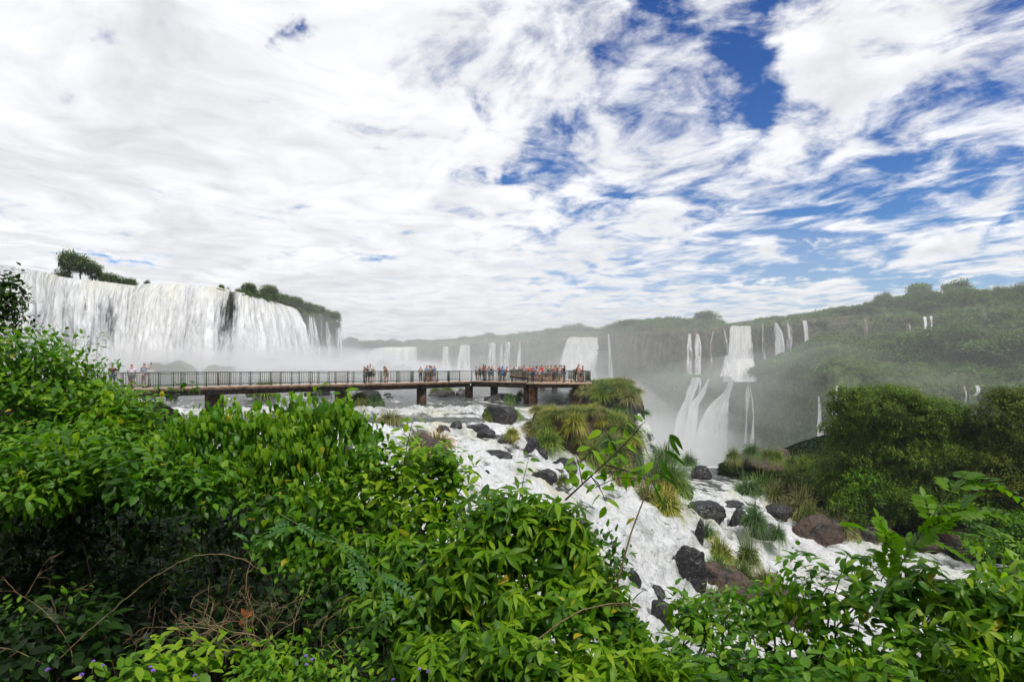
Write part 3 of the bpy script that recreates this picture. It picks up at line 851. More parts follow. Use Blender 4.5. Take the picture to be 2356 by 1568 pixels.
def prof_point(prof, pxs, px, py, out=1.6, lo=0, hi=None):
    """the point of a lofted wall seen at (px, py), brought OUT metres forward"""
    P = np.stack([np.interp(px, pxs, prof[:, j, 0]) for j in range(prof.shape[1])])
    Q = np.stack([np.interp(px, pxs, prof[:, j, 1]) for j in range(prof.shape[1])])
    yy = HY - F * Q / P
    for j in range(lo, (hi or len(P)) - 1):
        a, b = yy[j], yy[j + 1]
        if (a - py) * (b - py) <= 0 and a != b:
            k = (py - a) / (b - a)
            Yv = P[j] * (1 - k) + P[j + 1] * k - out
            return pt(px, py, Yv)
    j = np.argmin(np.abs(yy - py)); return pt(px, py, P[j] - out)

# the broad curtain on the left
edge = []
for px in list(range(-380, 300, 20)) + [310, 330, 345, 360] + list(range(380, 570, 20)) + [570, 590, 610, 630, 645, 657, 668, 676]:
    P = [np.interp(px, pxL, profL[:, j, i]) for j in (0, 1) for i in (0, 1)]
    dn = 0.86
    Yt, zt = P[2] + (1.2 if px > 300 else -0.6), P[3] + 0.15
    xo = 1.5 * float(sstep(px, 330, 200))
    out = 5.0
    for c, wd, a in ((262, 10, -.25), (300, 12, -.25), (200, 22, -.18), (330, 10, -.05), (535, 17, -.55), (548, 8, -.3), (400, 30, -.10), (20, 60, .1), (430, 40, .15), (610, 40, .1)):
        dn += a * math.exp(-((px - c) / wd) ** 2)
    Yb = P[0] - out
    shift = 1.0 + 0.02 * 0
    xb = (px - CX) / F * (P[0]) * 1.0
    if px > 560:      # the right shoulder is thrown outwards
        xb = (px + (px - 560) * 0.42 - CX) / F * Yb
    edge.append(((px - CX) / F * Yt + xo, Yt, zt, xb + xo * 1.6, Yb, P[1] - 1, dn))
fall_sheet(edge, rows=90, du=0.28, bulge=2.2, lump=1.0, face=(1.0, -0.35))
# narrow falls beyond its right shoulder
for (a, b, yt, c, d2, dn) in [(703, 727, 722, 700, 742, .55), (731, 739, 722, 732, 748, .3), (742, 756, 736, 744, 768, .5), (768, 780, 726, 772, 790, .55)]:
    e = []
    for q in (0, .33, .66, 1):
        tpx = a + (b - a) * q if b - a < 14 else a + (b - a) * (0.25 + 0.5 * q)
        Pt = prof_point(profL, pxL, tpx, yt, 2.0, 0, 2)
        bp = c + (d2 - c) * q
        Yb = np.interp(bp, pxL, profL[:, 0, 0]) - 5
        e.append((*Pt, (bp - CX) / F * Yb, Yb, -5, dn - (0.25 if q in (0, 1) else 0)))
    fall_sheet(e, rows=60, du=0.35, bulge=1.0, lump=0.6, mat=M_FALLTHIN)
# horseshoe
e = []
for px in range(760, 1022, 12):
    P = [np.interp(px, pxH, profH[:, j, i]) for j in (0, 1) for i in (0, 1)]
    dn = 1.15 - 0.3 * math.exp(-((px - 945) / 18) ** 2) - 0.1 * math.exp(-((px - 820) / 16) ** 2)
    e.append(((px - CX) / F * P[2], P[2], P[3], (px - CX) / F * (P[0] - 12), P[0] - 12, P[1], dn))
fall_sheet(e, rows=70, du=0.8, bulge=4, lump=2.0)

def right_fall(pts, dn=0.6, mat=None, cols=5, out=2.4, lo=0, hi=4, soft=0.3, rows=60, bulge=0.8):
    """pts: (pxl, pxr, py) from the top down; each stretch follows the wall"""
    R = []
    for (l, r, py) in pts:
        R.append([prof_point(profR, pxR, l + (r - l) * q, py, out + 2.6, lo, hi) for q in np.linspace(0, 1, cols)])
    R = np.array(R)                                     # (k, cols, 3)
    k = len(R)
    yy = np.array([p[2] for p in pts], float)
    tt = np.linspace(0, 1, rows)
    par = (yy - yy[0]) / (yy[-1] - yy[0])
    nc = max(5, int(np.abs(R[:, -1] - R[:, 0]).max() / 0.4))
    G = np.empty((rows, nc, 3))
    for c in range(3):
        tmp = np.array([np.interp(tt, par, R[:, j, c]) for j in range(cols)])         # cols, rows
        for i in range(rows):
            G[i, :, c] = np.interp(np.linspace(0, 1, nc), np.linspace(0, 1, cols), tmp[:, i])
    u = np.linspace(0, 1, nc)[None] * np.abs(R[:, -1] - R[:, 0]).max(axis=(0, 1)) + 0 * tt[:, None]
    z = G[..., 2]
    dd = (fbm(u * 0.8, z * 0.07, 2, 4) * 0.9 + fbm(u * 2.0, z * 0.3, 5, 3) * 0.5) * 0.9 + bulge * np.sin(np.pi * tt)[:, None]
    G[..., 1] -= dd
    ed = np.linspace(0, 1, nc)[None] + 0 * tt[:, None]
    wob = 0.5 + 0.9 * fbm(z * 0.35, u * 0.1, 3.3, 3) + 0.25 * fbm(z * 1.6, u * 0.3, 1.3, 3)
    edw = np.minimum(ed, 1 - ed)
    dnn = dn - soft * (1 - sstep(edw, 0, 0.22)) - 1.1 * (1 - sstep(edw, 0.0, 0.02 + 0.12 * np.clip(wob, 0, 1)))
    dnn = dnn - 0.8 * (1 - sstep(tt[:, None] + 0.02 * fbm(u * 1.5, 2.2, 1.1, 3), -0.005, 0.03)) * (dn > .9)
    lip = np.exp(-(tt * 8))[:, None] + 0 * u
    o = make("waterfall", G.reshape(-1, 3), grid_faces(rows, nc), mat or M_FALL,
             attrs={'flow': np.stack([u, z, u * 0 + RNG.random() * 50], -1).reshape(-1, 3), 'dens': dnn.ravel(), 'lipn': lip.ravel()})
    return tag(o, kind='structure')

for args, kw in RF:
    args = list(args)
    if len(args) > 2: args[2] = M_FALLTHIN; args[1] += 0.14
    right_fall(*args, **kw)

# ------------------------------------------------------------------ air
def build_haze():
    m, t, o = new_mat("haze_air")
    v = t.n('ShaderNodeVolumePrincipled')
    v.inputs['Color'].default_value = (0.97, 0.98, 1.0, 1)
    v.inputs['Density'].default_value = 0.00025
    v.inputs['Anisotropy'].default_value = 0.25
    t.t.links.new(v.outputs[0], o.inputs['Volume'])
    x0, x1, y0, y1, z0, z1 = -340, 460, -20, 700, -50, 50
    V = [(x, y, z) for x in (x0, x1) for y in (y0, y1) for z in (z0, z1)]
    Fq = [(0, 1, 3, 2), (4, 6, 7, 5), (0, 4, 5, 1), (2, 3, 7, 6), (0, 2, 6, 4), (1, 5, 7, 3)]
    tag(make("haze", V, np.array(Fq), m, smooth=False), kind='stuff')
build_haze()
def ellipsoid(nm, c, r, mat, seg=24, lumpy=0.0):
    th = np.linspace(0, np.pi, seg // 2 + 1)[:, None]; ph = np.linspace(0, 2 * np.pi, seg, endpoint=False)[None]
    n = np.stack([np.sin(th) * np.cos(ph), np.sin(th) * np.sin(ph), np.cos(th) + 0 * ph], -1)
    k = 1 + lumpy * fbm(n[..., 0] * 1.5 + c[0], n[..., 1] * 1.5 + c[1], n[..., 2] * 1.5, 2)
    V = n * k[..., None] * np.array(r) + np.array(c)
    i = np.arange(V.shape[0] * seg).reshape(-1, seg)
    j = np.roll(i, -1, 1)
    Fc = np.stack([i[:-1], i[1:], j[1:], j[:-1]], -1).reshape(-1, 4)
    return make(nm, V.reshape(-1, 3), Fc, mat)
_mist = {}
def mist(c, r, dens, lumpy=0.5):
    key = round(dens, 4)
    if key not in _mist:
        m, t, o = new_mat("mist_spray")
        v = t.n('ShaderNodeVolumePrincipled')
        v.inputs['Color'].default_value = (1, 1, 1, 1); v.inputs['Density'].default_value = dens; v.inputs['Anisotropy'].default_value = 0.2
        t.t.links.new(v.outputs[0], o.inputs['Volume'])
        _mist[key] = m
    tag(ellipsoid("mist", c, r, _mist[key], 28, lumpy), kind='stuff')
mist((70, 300, -5), (230, 215, 62), 0.0013, 0.1)
mist((10, 330, -20), (160, 150, 48), 0.0013, 0.3)
mist((-72, 112, -3), (34, 12, 9), 0.022)
mist((-62, 109, -3), (38, 11, 6), 0.06)
mist((-46, 101, -4), (44, 10, 5.5), 0.05)
mist((-50, 122, -4), (44, 20, 8), 0.035)
mist((-42, 145, -4), (34, 24, 6), 0.022)
mist((-52, 118, -3), (26, 12, 13), 0.02)
mist((-64, 150, -2), (26, 24, 8), 0.020)
mist((-48, 190, -3), (36, 26, 6), 0.012)
mist((-70, 430, -14), (110, 45, 20), 0.006)
for i in range(9):
    mist((-78 + i * 5.5 + random.uniform(-2, 2), 104 + i * 3.5, random.uniform(-1.5, 1.5)), (random.uniform(5, 9), 5, random.uniform(4, 8)), 0.03, 0.9)
mist((-20, 380, -16), (80, 34, 26), 0.007)
mist((45, 318, -20), (36, 26, 26), 0.022)
mist((38, 190, -40), (40, 60, 38), 0.006)
mist((75, 225, -42), (50, 30, 26), 0.022)
mist((97, 234, -3), (22, 9, 8), 0.010)
mist((98, 236, -4), (15, 6, 5), 0.03)
mist((86, 222, -44), (34, 16, 15), 0.06)
mist((110, 190, -6), (60, 40, 14), 0.004)
mist((14.5, 55.5, -10.5), (4, 2.5, 2.2), 0.10)

# ------------------------------------------------------------------ walkway
DZ = -1.45
def concrete(name, a, b, rough=0.85):
    m, t, o = new_mat(name)
    tc = t.n('ShaderNodeTexCoord').outputs['Object']
    x, y, z = t.sep(tc)
    n = t.noise(tc, 2.2, 6, 0.7)
    st = t.noise(t.comb(t.m('MULTIPLY', x, 3.0), t.m('MULTIPLY', y, 3.0), t.m('MULTIPLY', z, 0.35)), 1.0, 5, 0.7)
    col = t.mix(t.ss(t.m('ADD', t.m('MULTIPLY', n, .6), t.m('MULTIPLY', st, .5)), 0.42, 0.66), a, b)
    p = principled(t, col, rough, 0.2, 0, bump(t, n, 0.5, 0.03))
    t.t.links.new(p.outputs[0], o.inputs[0])
    return m
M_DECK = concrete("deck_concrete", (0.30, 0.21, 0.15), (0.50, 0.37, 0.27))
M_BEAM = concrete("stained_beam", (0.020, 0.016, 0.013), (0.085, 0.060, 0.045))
M_PIER = concrete("stained_pier", (0.030, 0.022, 0.017), (0.16, 0.10, 0.065))
M_PIERR = concrete("rusty_pier", (0.055, 0.032, 0.022), (0.27, 0.145, 0.08))
M_RAIL = simple_mat("dark_green_rail", (0.035, 0.065, 0.042), 0.5, 0.4, 0.4, 6.0)
M_RAILB = simple_mat("brown_rail_post", (0.095, 0.075, 0.045), 0.6, 0.3, 0.4, 6.0)

class MB:
    def __init__(self): self.V, self.Q, self.n = [], [], 0
    def box(self, x0, x1, y0, y1, z0, z1):
        v = np.array([(x, y, z) for x in (x0, x1) for y in (y0, y1) for z in (z0, z1)], float)
        q = np.array([(0, 1, 3, 2), (4, 6, 7, 5), (0, 4, 5, 1), (2, 3, 7, 6), (0, 2, 6, 4), (1, 5, 7, 3)])
        self.V.append(v); self.Q.append(q + self.n); self.n += 8
    def prism(self, poly, z0, z1):
        """closed slab over a plan outline (fan caps)"""
        P = np.array(poly, float); k = len(P)
        v = np.concatenate([np.c_[P, np.full(k, z0)], np.c_[P, np.full(k, z1)]])
        i = np.arange(k); j = (i + 1) % k
        self.V.append(v); self.Q.append(np.stack([i, j, j + k, i + k], -1) + self.n)
        self.T = getattr(self, 'T', [])
        for c, off in ((P.mean(0), 0), (P.mean(0), k)):
            pass
        for a in range(1, k - 1):
            self.T.append([self.n, self.n + a + 1, self.n + a]); self.T.append([self.n + k, self.n + k + a, self.n + k + a + 1])
        self.n += 2 * k
    def ribbon(self, A, B, z0, z1):
        """a slab between two plan polylines"""
        A, B = np.array(A, float), np.array(B, float); k = len(A)
        v = np.concatenate([np.c_[A, np.full(k, z0)], np.c_[B, np.full(k, z0)], np.c_[B, np.full(k, z1)], np.c_[A, np.full(k, z1)]])
        for s in range(k - 1):
            for a, b in ((0, 1), (1, 2), (2, 3), (3, 0)):
                self.Q.append(np.array([[a * k + s, a * k + s + 1, b * k + s + 1, b * k + s]]) + self.n)
        for s in (0, k - 1):
            self.Q.append(np.array([[s, k + s, 2 * k + s, 3 * k + s]]) + self.n)
        self.V.append(v); self.n += 4 * k
    def build(self, name, mat, parent=None, smooth=False, loc=(0, 0, 0)):
        V = np.concatenate(self.V) - np.array(loc)
        F_ = [np.concatenate(self.Q)]
        if getattr(self, 'T', None): F_.append(np.array(self.T))
        return make(name, V, F_, mat, parent, smooth=smooth)

def offset(P, d):
    P = np.array(P, float); T = unit2(np.gradient(P, axis=0))
    return P + np.stack([-T[:, 1], T[:, 0]], -1) * d
def unit2(a): return a / np.maximum(np.linalg.norm(a, axis=-1, keepdims=True), 1e-9)
def resample(P, step):
    P = np.array(P, float); L = np.concatenate([[0], np.cumsum(np.linalg.norm(np.diff(P, axis=0), axis=1))])
    n = max(1, round(L[-1] / step)); s = np.linspace(0, L[-1], n + 1)
    return np.stack([np.interp(s, L, P[:, i]) for i in (0, 1)], -1)

def smooth_path(P, n=40):
    P = np.array(P, float); t = np.linspace(0, len(P) - 1, n)
    k = np.arange(len(P)); Q = np.stack([np.interp(t, k, P[:, i]) for i in (0, 1)], -1)
    for _ in range(12): Q[1:-1] = (Q[:-2] + Q[1:-1] * 2 + Q[2:]) / 4
    return Q
ARM1F = smooth_path([(-31, 32.5), (-27, 37.5), (-22, 44), (-17, 48.6), (-12, 52.4), (-8, 56.4), (-4.4, 61)])
ARM1B = offset(ARM1F, 1.9)
ARM2F = np.array([(-4.4, 61.0), (-1.6, 59.6), (1.39, 57.2)]); ARM2B = np.array([(-3.9, 63.2), (-1.0, 62.0), (1.8, 60.4)])
PLAT = [(1.39, 55.0), (3.5, 54.5), (5.6, 54.3), (6.9, 54.5), (7.6, 55.2), (7.95, 56.6), (8.0, 60), (7.6, 63.2), (4.6, 63.8), (1.6, 63.0)]
REARL = np.array([(5.2, 63.6), (3.8, 80), (1.6, 97), (-0.6, 112)]); REARR = np.array([(7.5, 63.2), (6.1, 80.3), (3.9, 97.4), (1.7, 112.5)])
wk = empty("walkway", (-4.4, 61, -3.2), "brown concrete viewing walkway on piers with dark green railings and a platform at its end", "walkway")
WL = (-4.4, 61, -3.2)
b = MB(); b.ribbon(ARM1F, ARM1B, DZ - .14, DZ); b.ribbon(ARM2F, ARM2B, DZ - .142, DZ - .003)
b.prism(PLAT, DZ - .18, DZ - .006); b.ribbon(REARL, REARR, DZ - .15, DZ - .009)
b.build("deck", M_DECK, wk, loc=WL)
b = MB()
b.ribbon(offset(ARM1F, .12), offset(ARM1B, -.12), DZ - .62, DZ - .145)
b.ribbon(ARM2F + [0, .12], ARM2B - [0, .12], DZ - .60, DZ - .148)
P2 = np.array(PLAT); c2 = P2.mean(0); b.prism((P2 - c2) * .95 + c2, DZ - .50, DZ - .185)
b.ribbon(REARL + [.15, 0], REARR - [.15, 0], DZ - .55, DZ - .155)
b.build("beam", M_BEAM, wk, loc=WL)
b = MB(); b.ribbon(offset(ARM1F, -.04), offset(ARM1F, .02), DZ - .30, DZ - .05); b.build("edge_beam", M_PIER, wk, loc=WL)

# one railing panel, 1 unit long, then stretched to each bay
b = MB()
H = 1.07
b.box(-.02, .02, -.025, .025, 0, H)                       # post
b.box(.0, 1, -.028, .028, H, H + .05)                     # hand rail
b.box(.03, .97, -.012, .012, .14, .18)                    # lower rail
b.box(.03, .97, -.012, .012, H - .10, H - .07)
for q in (.07, .93): b.box(q - .011, q + .011, -.02, .02, .05, H)
for q in np.linspace(.12, .88, 14): b.box(q - .0022, q + .0022, -.004, .004, .18, H - .1)
for q in np.linspace(.26, H - .18, 6): b.box(.07, .93, -.004, .004, q - .004, q + .004)
b.box(-.035, .035, -.06, .06, 0.0, .05)
pan = b.build("railing_panel", M_RAIL, None)
pan_me = pan.data; bpy.data.objects.remove(pan)
b = MB()
b.box(-.02, .02, -.025, .025, 0, H); b.box(.0, 1, -.028, .028, H, H + .05); b.box(.03, .97, -.012, .012, .14, .18)
for q in np.linspace(.1, .9, 9): b.box(q - .009, q + .009, -.014, .014, .10, H)
b.box(-.035, .035, -.06, .06, 0.0, .05)
pan = b.build("railing_panel", M_RAILB, None)
pan2_me = pan.data; bpy.data.objects.remove(pan)
def rail(P, step, alt=3):
    Q = resample(P, step)
    for i in range(len(Q) - 1):
        d = Q[i + 1] - Q[i]
        o = bpy.data.objects.new("railing_panel", pan2_me if i % alt == alt - 1 else pan_me)
        scene.collection.objects.link(o); o.parent = wk
        o.location = (Q[i][0] - WL[0], Q[i][1] - WL[1], DZ - WL[2]); o.rotation_euler = (0, 0, math.atan2(d[1], d[0])); o.scale = (float(np.linalg.norm(d)), 1, 1)
rail(offset(ARM1F, .1), 1.62); rail(offset(ARM1B, -.1), 1.62, 2)
rail(ARM2F + [0, .1], 1.55, 2); rail(ARM2B - [0, .1], 1.6, 2)
P3 = (P2 - c2) * .975 + c2
rail(P3[[0, 1, 2, 3, 4, 5, 6, 7]], 1.45, 2)
rail(np.array([P3[0], (1.5, 57.0)]), 1.6)
rail(REARL + [.1, 0], 2.9, 2); rail(REARR - [.1, 0], 2.9, 2)

def pier(px, Y, w, mat, rnd=False, dep=None):
    X = (px - CX) / F * Y; wd = w / F * Y
    top, bot = DZ - .5, -4.6
    if rnd:
        a = np.linspace(0, 2 * np.pi, 24, endpoint=False); zz = np.linspace(bot, top, 8)
        V = np.concatenate([np.c_[X + wd / 2 * np.cos(a), Y + wd / 2 * np.sin(a), np.full(24, z)] for z in zz]) - np.array(WL)
        i = np.arange(8 * 24).reshape(8, 24); j = np.roll(i, -1, 1)
        make("pier", V, np.stack([i[:-1], j[:-1], j[1:], i[1:]], -1).reshape(-1, 4), mat, wk)
    else:
        b = MB(); dp = dep or wd; b.box(X - wd / 2, X + wd / 2, Y - dp / 2, Y + dp / 2, bot, top); b.build("pier", mat, wk, loc=WL)
pier(493, 44.8, 29, M_PIER); pier(786, 52.2, 24, M_PIER); pier(970, 57.0, 19.5, M_PIER); pier(1079, 62.2, 17, M_PIER); pier(1137, 61.5, 17, M_PIER)
pier(1212, 58.2, 15, M_PIER); pier(1227, 56.3, 20, M_PIERR, True); pier(1326, 56.0, 19, M_PIERR, True); pier(1276, 80, 13, M_PIER); pier(1249, 90, 12, M_PIER); pier(1326, 62.5, 12, M_PIER)
pier(1228, 104, 10, M_PIER)

# ------------------------------------------------------------------ visitors
def skin_mesh(nodes, edges, rad, root=0, sub=1):
    me = bpy.data.meshes.new("tmp"); me.from_pydata([tuple(p) for p in nodes], edges, []); me.update()
    o = bpy.data.objects.new("tmp", me); scene.collection.objects.link(o)
    md = o.modifiers.new("s", 'SKIN')
    if not me.skin_vertices: me.skin_vertices.new()
    sv = me.skin_vertices[0].data
    for i, r in enumerate(rad):
        sv[i].radius = r if isinstance(r, tuple) else (r, r)
        sv[i].use_root = (i == root)
    md.use_smooth_shade = True; md.branch_smoothing = 0.5
    sb = o.modifiers.new("b", 'SUBSURF'); sb.levels = sub; sb.render_levels = sub
    dg = bpy.context.evaluated_depsgraph_get(); dg.update()
    m2 = bpy.data.meshes.new_from_object(o.evaluated_get(dg))
    bpy.data.objects.remove(o); bpy.data.meshes.remove(me)
    return m2
def add_geo(me, V, Fq):
    """append plain geometry to a mesh"""
    import bmesh
    bm = bmesh.new(); bm.from_mesh(me)
    vs = [bm.verts.new(tuple(map(float, v))) for v in V]
    for f in Fq:
        if len(set(f)) == len(f):
            bm.faces.new([vs[i] for i in f]).smooth = True
    bm.to_mesh(me); bm.free()

def pose(name):
    J = dict(pelvis=(0, 0, .94), spine=(0, .005, 1.12), chest=(0, 0, 1.32), neck=(0, 0, 1.475), head=(0, .02, 1.575), crown=(0, .015, 1.675))
    for s, q in ((-1, 'l'), (1, 'r')):
        J['hip' + q] = (.095 * s, 0, .90); J['knee' + q] = (.105 * s, .02, .49); J['ankle' + q] = (.11 * s, -.02, .085); J['toe' + q] = (.125 * s, .15, .035)
        J['sho' + q] = (.185 * s, 0, 1.39); J['elb' + q] = (.235 * s, -.03, 1.11); J['wri' + q] = (.225 * s, .06, .87); J['han' + q] = (.215 * s, .10, .79)
    if name in ('lean',):
        for k in ('chest',): J[k] = (0, .10, 1.28)
        J['neck'] = (0, .17, 1.41); J['head'] = (0, .22, 1.50); J['crown'] = (0, .24, 1.60); J['spine'] = (0, .03, 1.10)
        for s, q in ((-1, 'l'), (1, 'r')):
            J['sho' + q] = (.18 * s, .13, 1.34); J['elb' + q] = (.23 * s, .25, 1.10); J['wri' + q] = (.12 * s, .45, 1.12); J['han' + q] = (.05 * s, .50, 1.13)
    if name == 'photo':
        for s, q in ((-1, 'l'), (1, 'r')):
            J['elb' + q] = (.25 * s, .16, 1.20); J['wri' + q] = (.11 * s, .30, 1.42); J['han' + q] = (.07 * s, .33, 1.50)
    if name == 'onearm':
        J['elbr'] = (.30, .10, 1.24); J['wrir'] = (.27, .22, 1.46); J['hanr'] = (.25, .26, 1.54)
    if name == 'hip':
        J['elbr'] = (.36, -.10, 1.14); J['wrir'] = (.20, .02, 1.00); J['hanr'] = (.15, .08, .98)
        J['elbl'] = (-.25, .12, 1.14); J['wril'] = (-.08, .26, 1.18); J['hanl'] = (0, .27, 1.19)
    if name == 'hold':
        for s, q in ((-1, 'l'), (1, 'r')):
            J['elb' + q] = (.24 * s, .04, 1.10); J['wri' + q] = (.09 * s, .24, 1.16); J['han' + q] = (.04 * s, .28, 1.18)
    if name == 'stride':
        J['kneel'] = (-.10, .14, .50); J['anklel'] = (-.10, .22, .085); J['toel'] = (-.11, .38, .045)
        J['kneer'] = (.10, -.04, .49); J['ankler'] = (.10, -.24, .11); J['toer'] = (.11, -.10, .035)
    return {k: np.array(v, float) for k, v in J.items()}

POSE = {}
def build_pose(name):
    J = pose(name)
    nm = ['pelvis', 'spine', 'chest', 'neck', 'head', 'crown'] + [a + q for q in 'lr' for a in ('hip', 'knee', 'ankle', 'toe', 'sho', 'elb', 'wri', 'han')]
    ix = {n: i for i, n in enumerate(nm)}
    E = [('pelvis', 'spine'), ('spine', 'chest'), ('chest', 'neck'), ('neck', 'head'), ('head', 'crown')]
    for q in 'lr':
        E += [('pelvis', 'hip' + q), ('hip' + q, 'knee' + q), ('knee' + q, 'ankle' + q), ('ankle' + q, 'toe' + q), ('chest', 'sho' + q), ('sho' + q, 'elb' + q), ('elb' + q, 'wri' + q), ('wri' + q, 'han' + q)]
    R = dict(pelvis=(.14, .10), spine=(.12, .085), chest=(.145, .095), neck=.052, head=(.082, .095), crown=(.066, .075))
    for q in 'lr':
        R.update({'hip' + q: .085, 'knee' + q: .056, 'ankle' + q: .038, 'toe' + q: .034, 'sho' + q: .056, 'elb' + q: .040, 'wri' + q: .027, 'han' + q: (.034, .018)})
    body = skin_mesh([J[n] for n in nm], [(ix[a], ix[b]) for a, b in E], [R[n] for n in nm], 0, 1)
    # fingers, thumb and nose
    pol, rad = [], []
    for s, q in ((-1, 'l'), (1, 'r')):
        d = unit(J['han' + q] - J['wri' + q]); sd = unit(np.cross(d, [0, 1, .3]))
        for k in range(4):
            b0 = J['han' + q] + sd * (k - 1.5) * .018 + d * .02
            c = np.array([0, -.012 if name == 'stand' else 0, -.012])
            ln = (.062, .072, .068, .052)[k]
            pol.append(np.array([b0, b0 + d * ln * .5 + c * .4, b0 + d * ln + c * 1.6])); rad.append([.009, .008, .006])
        b0 = J['wri' + q] * .4 + J['han' + q] * .6 - sd * .028 * s
        pol.append(np.array([b0, b0 - sd * s * .022 + d * .025, b0 - sd * s * .026 + d * .055])); rad.append([.011, .010, .007])
    h = J['head']
    pol.append(np.array([h + [0, .085, .035], h + [0, .118, -.002], h + [0, .095, -.012]])); rad.append([.008, .016, .010])
    for s in (-1, 1): pol.append(np.array([h + [.082 * s, -.01, .025], h + [.094 * s, -.014, .0], h + [.082 * s, -.005, -.03]])); rad.append([.008, .012, .007])
    V, Fq = tubes(pol, rad, 6); add_geo(body, V, Fq.tolist())
    g = {}
    def sub(keys, edges, rr, root=0): return skin_mesh([J[k] if isinstance(k, str) else np.array(k) for k in keys], edges, rr, root, 1)
    mid = lambda a, b, t: tuple(J[a] * (1 - t) + J[b] * t)
    g['tee'] = sub([mid('pelvis', 'spine', .0), 'spine', 'chest', mid('chest', 'neck', .62), 'shol', mid('shol', 'elbl', .62), 'shor', mid('shor', 'elbr', .62)],
                   [(0, 1), (1, 2), (2, 3), (2, 4), (4, 5), (2, 6), (6, 7)], [(.165, .125), (.148, .112), (.168, .118), .075, .078, .066, .078, .066])
    g['tank'] = sub([mid('pelvis', 'spine', .1), 'spine', 'chest', mid('chest', 'neck', .35)], [(0, 1), (1, 2), (2, 3)], [(.16, .12), (.14, .108), (.155, .112), (.10, .07)])
    g['shorts'] = sub(['pelvis', 'hipl', mid('hipl', 'kneel', .85), 'hipr', mid('hipr', 'kneer', .85)], [(0, 1), (1, 2), (0, 3), (3, 4)], [(.155, .118), .105, .085, .105, .085])
    g['trousers'] = sub(['pelvis', 'hipl', 'kneel', mid('kneel', 'anklel', .92), 'hipr', 'kneer', mid('kneer', 'ankler', .92)], [(0, 1), (1, 2), (2, 3), (0, 4), (4, 5), (5, 6)], [(.155, .118), .103, .078, .062, .103, .078, .062])
    g['skirt'] = sub([mid('pelvis', 'spine', .3), 'pelvis', tuple((J['kneel'] + J['kneer']) / 2 + [0, 0, .02])], [(0, 1), (1, 2)], [(.13, .10), (.165, .13), (.21, .16)])
    g['shoes'] = []
    for q in 'lr':
        a, t = J['ankle' + q], J['toe' + q]
        g['shoes'].append(sub([tuple(a + [0, -.03, -.035]), tuple(a + [0, .03, -.02]), tuple(t + [0, .01, 0])], [(0, 1), (1, 2)], [(.044, .044), (.046, .05), (.042, .035)]))
    hc = (J['head'] * .35 + J['crown'] * .65)
    g['short_hair'] = sub([tuple(hc + [0, -.035, -.05]), tuple(hc + [0, -.012, .02])], [(0, 1)], [(.092, .085), (.082, .088)])
    g['long_hair'] = sub([tuple(hc + [0, -.012, .022]), tuple(hc + [0, -.035, -.05]), tuple(J['neck'] + [0, -.085, .0]), tuple(J['chest'] + [0, -.12, .04])], [(0, 1), (1, 2), (2, 3)], [(.084, .088), (.094, .085), (.075, .045), (.055, .03)])
    g['cap'] = sub([tuple(hc + [0, -.02, -.01]), tuple(hc + [0, -.005, .045]), tuple(hc + [0, .12, -.0])], [(0, 1), (0, 2)], [(.095, .098), (.07, .07), (.07, .014)])
    g['backpack'] = sub([tuple(J['spine'] + [0, -.20, -.04]), tuple(J['chest'] + [0, -.20, .02])], [(0, 1)], [(.15, .09), (.13, .08)])
    g['phone'] = None
    b = MB(); c = (J['hanr'] + [0, .03, .05]); b.box(c[0] - .04, c[0] + .04, c[1] - .012, c[1] + .012, c[2] - .03, c[2] + .11)
    o = b.build("phone", None); g['phone'] = o.data; bpy.data.objects.remove(o)
    g['body'] = body; g['J'] = J
    return g
_cm = {}
def cloth(c, stripes=None):
    k = (c, stripes)
    if k not in _cm:
        m, t, o = new_mat("cloth")
        tc = t.n('ShaderNodeTexCoord').outputs['Object']
        col = c
        if stripes:
            x, y, z = t.sep(tc)
            w = t.m('FRACT', t.m('MULTIPLY', z, 9.5))
            col = t.mix(t.ss(w, .46, .5), c, stripes)
        n = t.noise(tc, 14, 4, .6)
        col = t.vm('MULTIPLY', t.mix(0.0, col, col), t.mix(n, (.75, .75, .75), (1.15, 1.15, 1.15)))
        p = principled(t, col, 0.85, 0.15, 0, bump(t, n, .5, .02))
        t.t.links.new(p.outputs[0], o.inputs[0]); _cm[k] = m
    return _cm[k]
SKIN = {0: simple_mat("skin", (.42, .25, .17), .55, .3, .1), 1: simple_mat("skin", (.28, .15, .09), .55, .3, .1), 2: simple_mat("skin", (.12, .062, .04), .55, .3, .1)}
HAIR = {'k': simple_mat("dark_hair", (.012, .009, .008), .6, .3, .3, 30), 'b': simple_mat("brown_hair", (.07, .04, .022), .6, .3, .3, 30), 'f': simple_mat("fair_hair", (.25, .17, .09), .6, .3, .3, 30)}
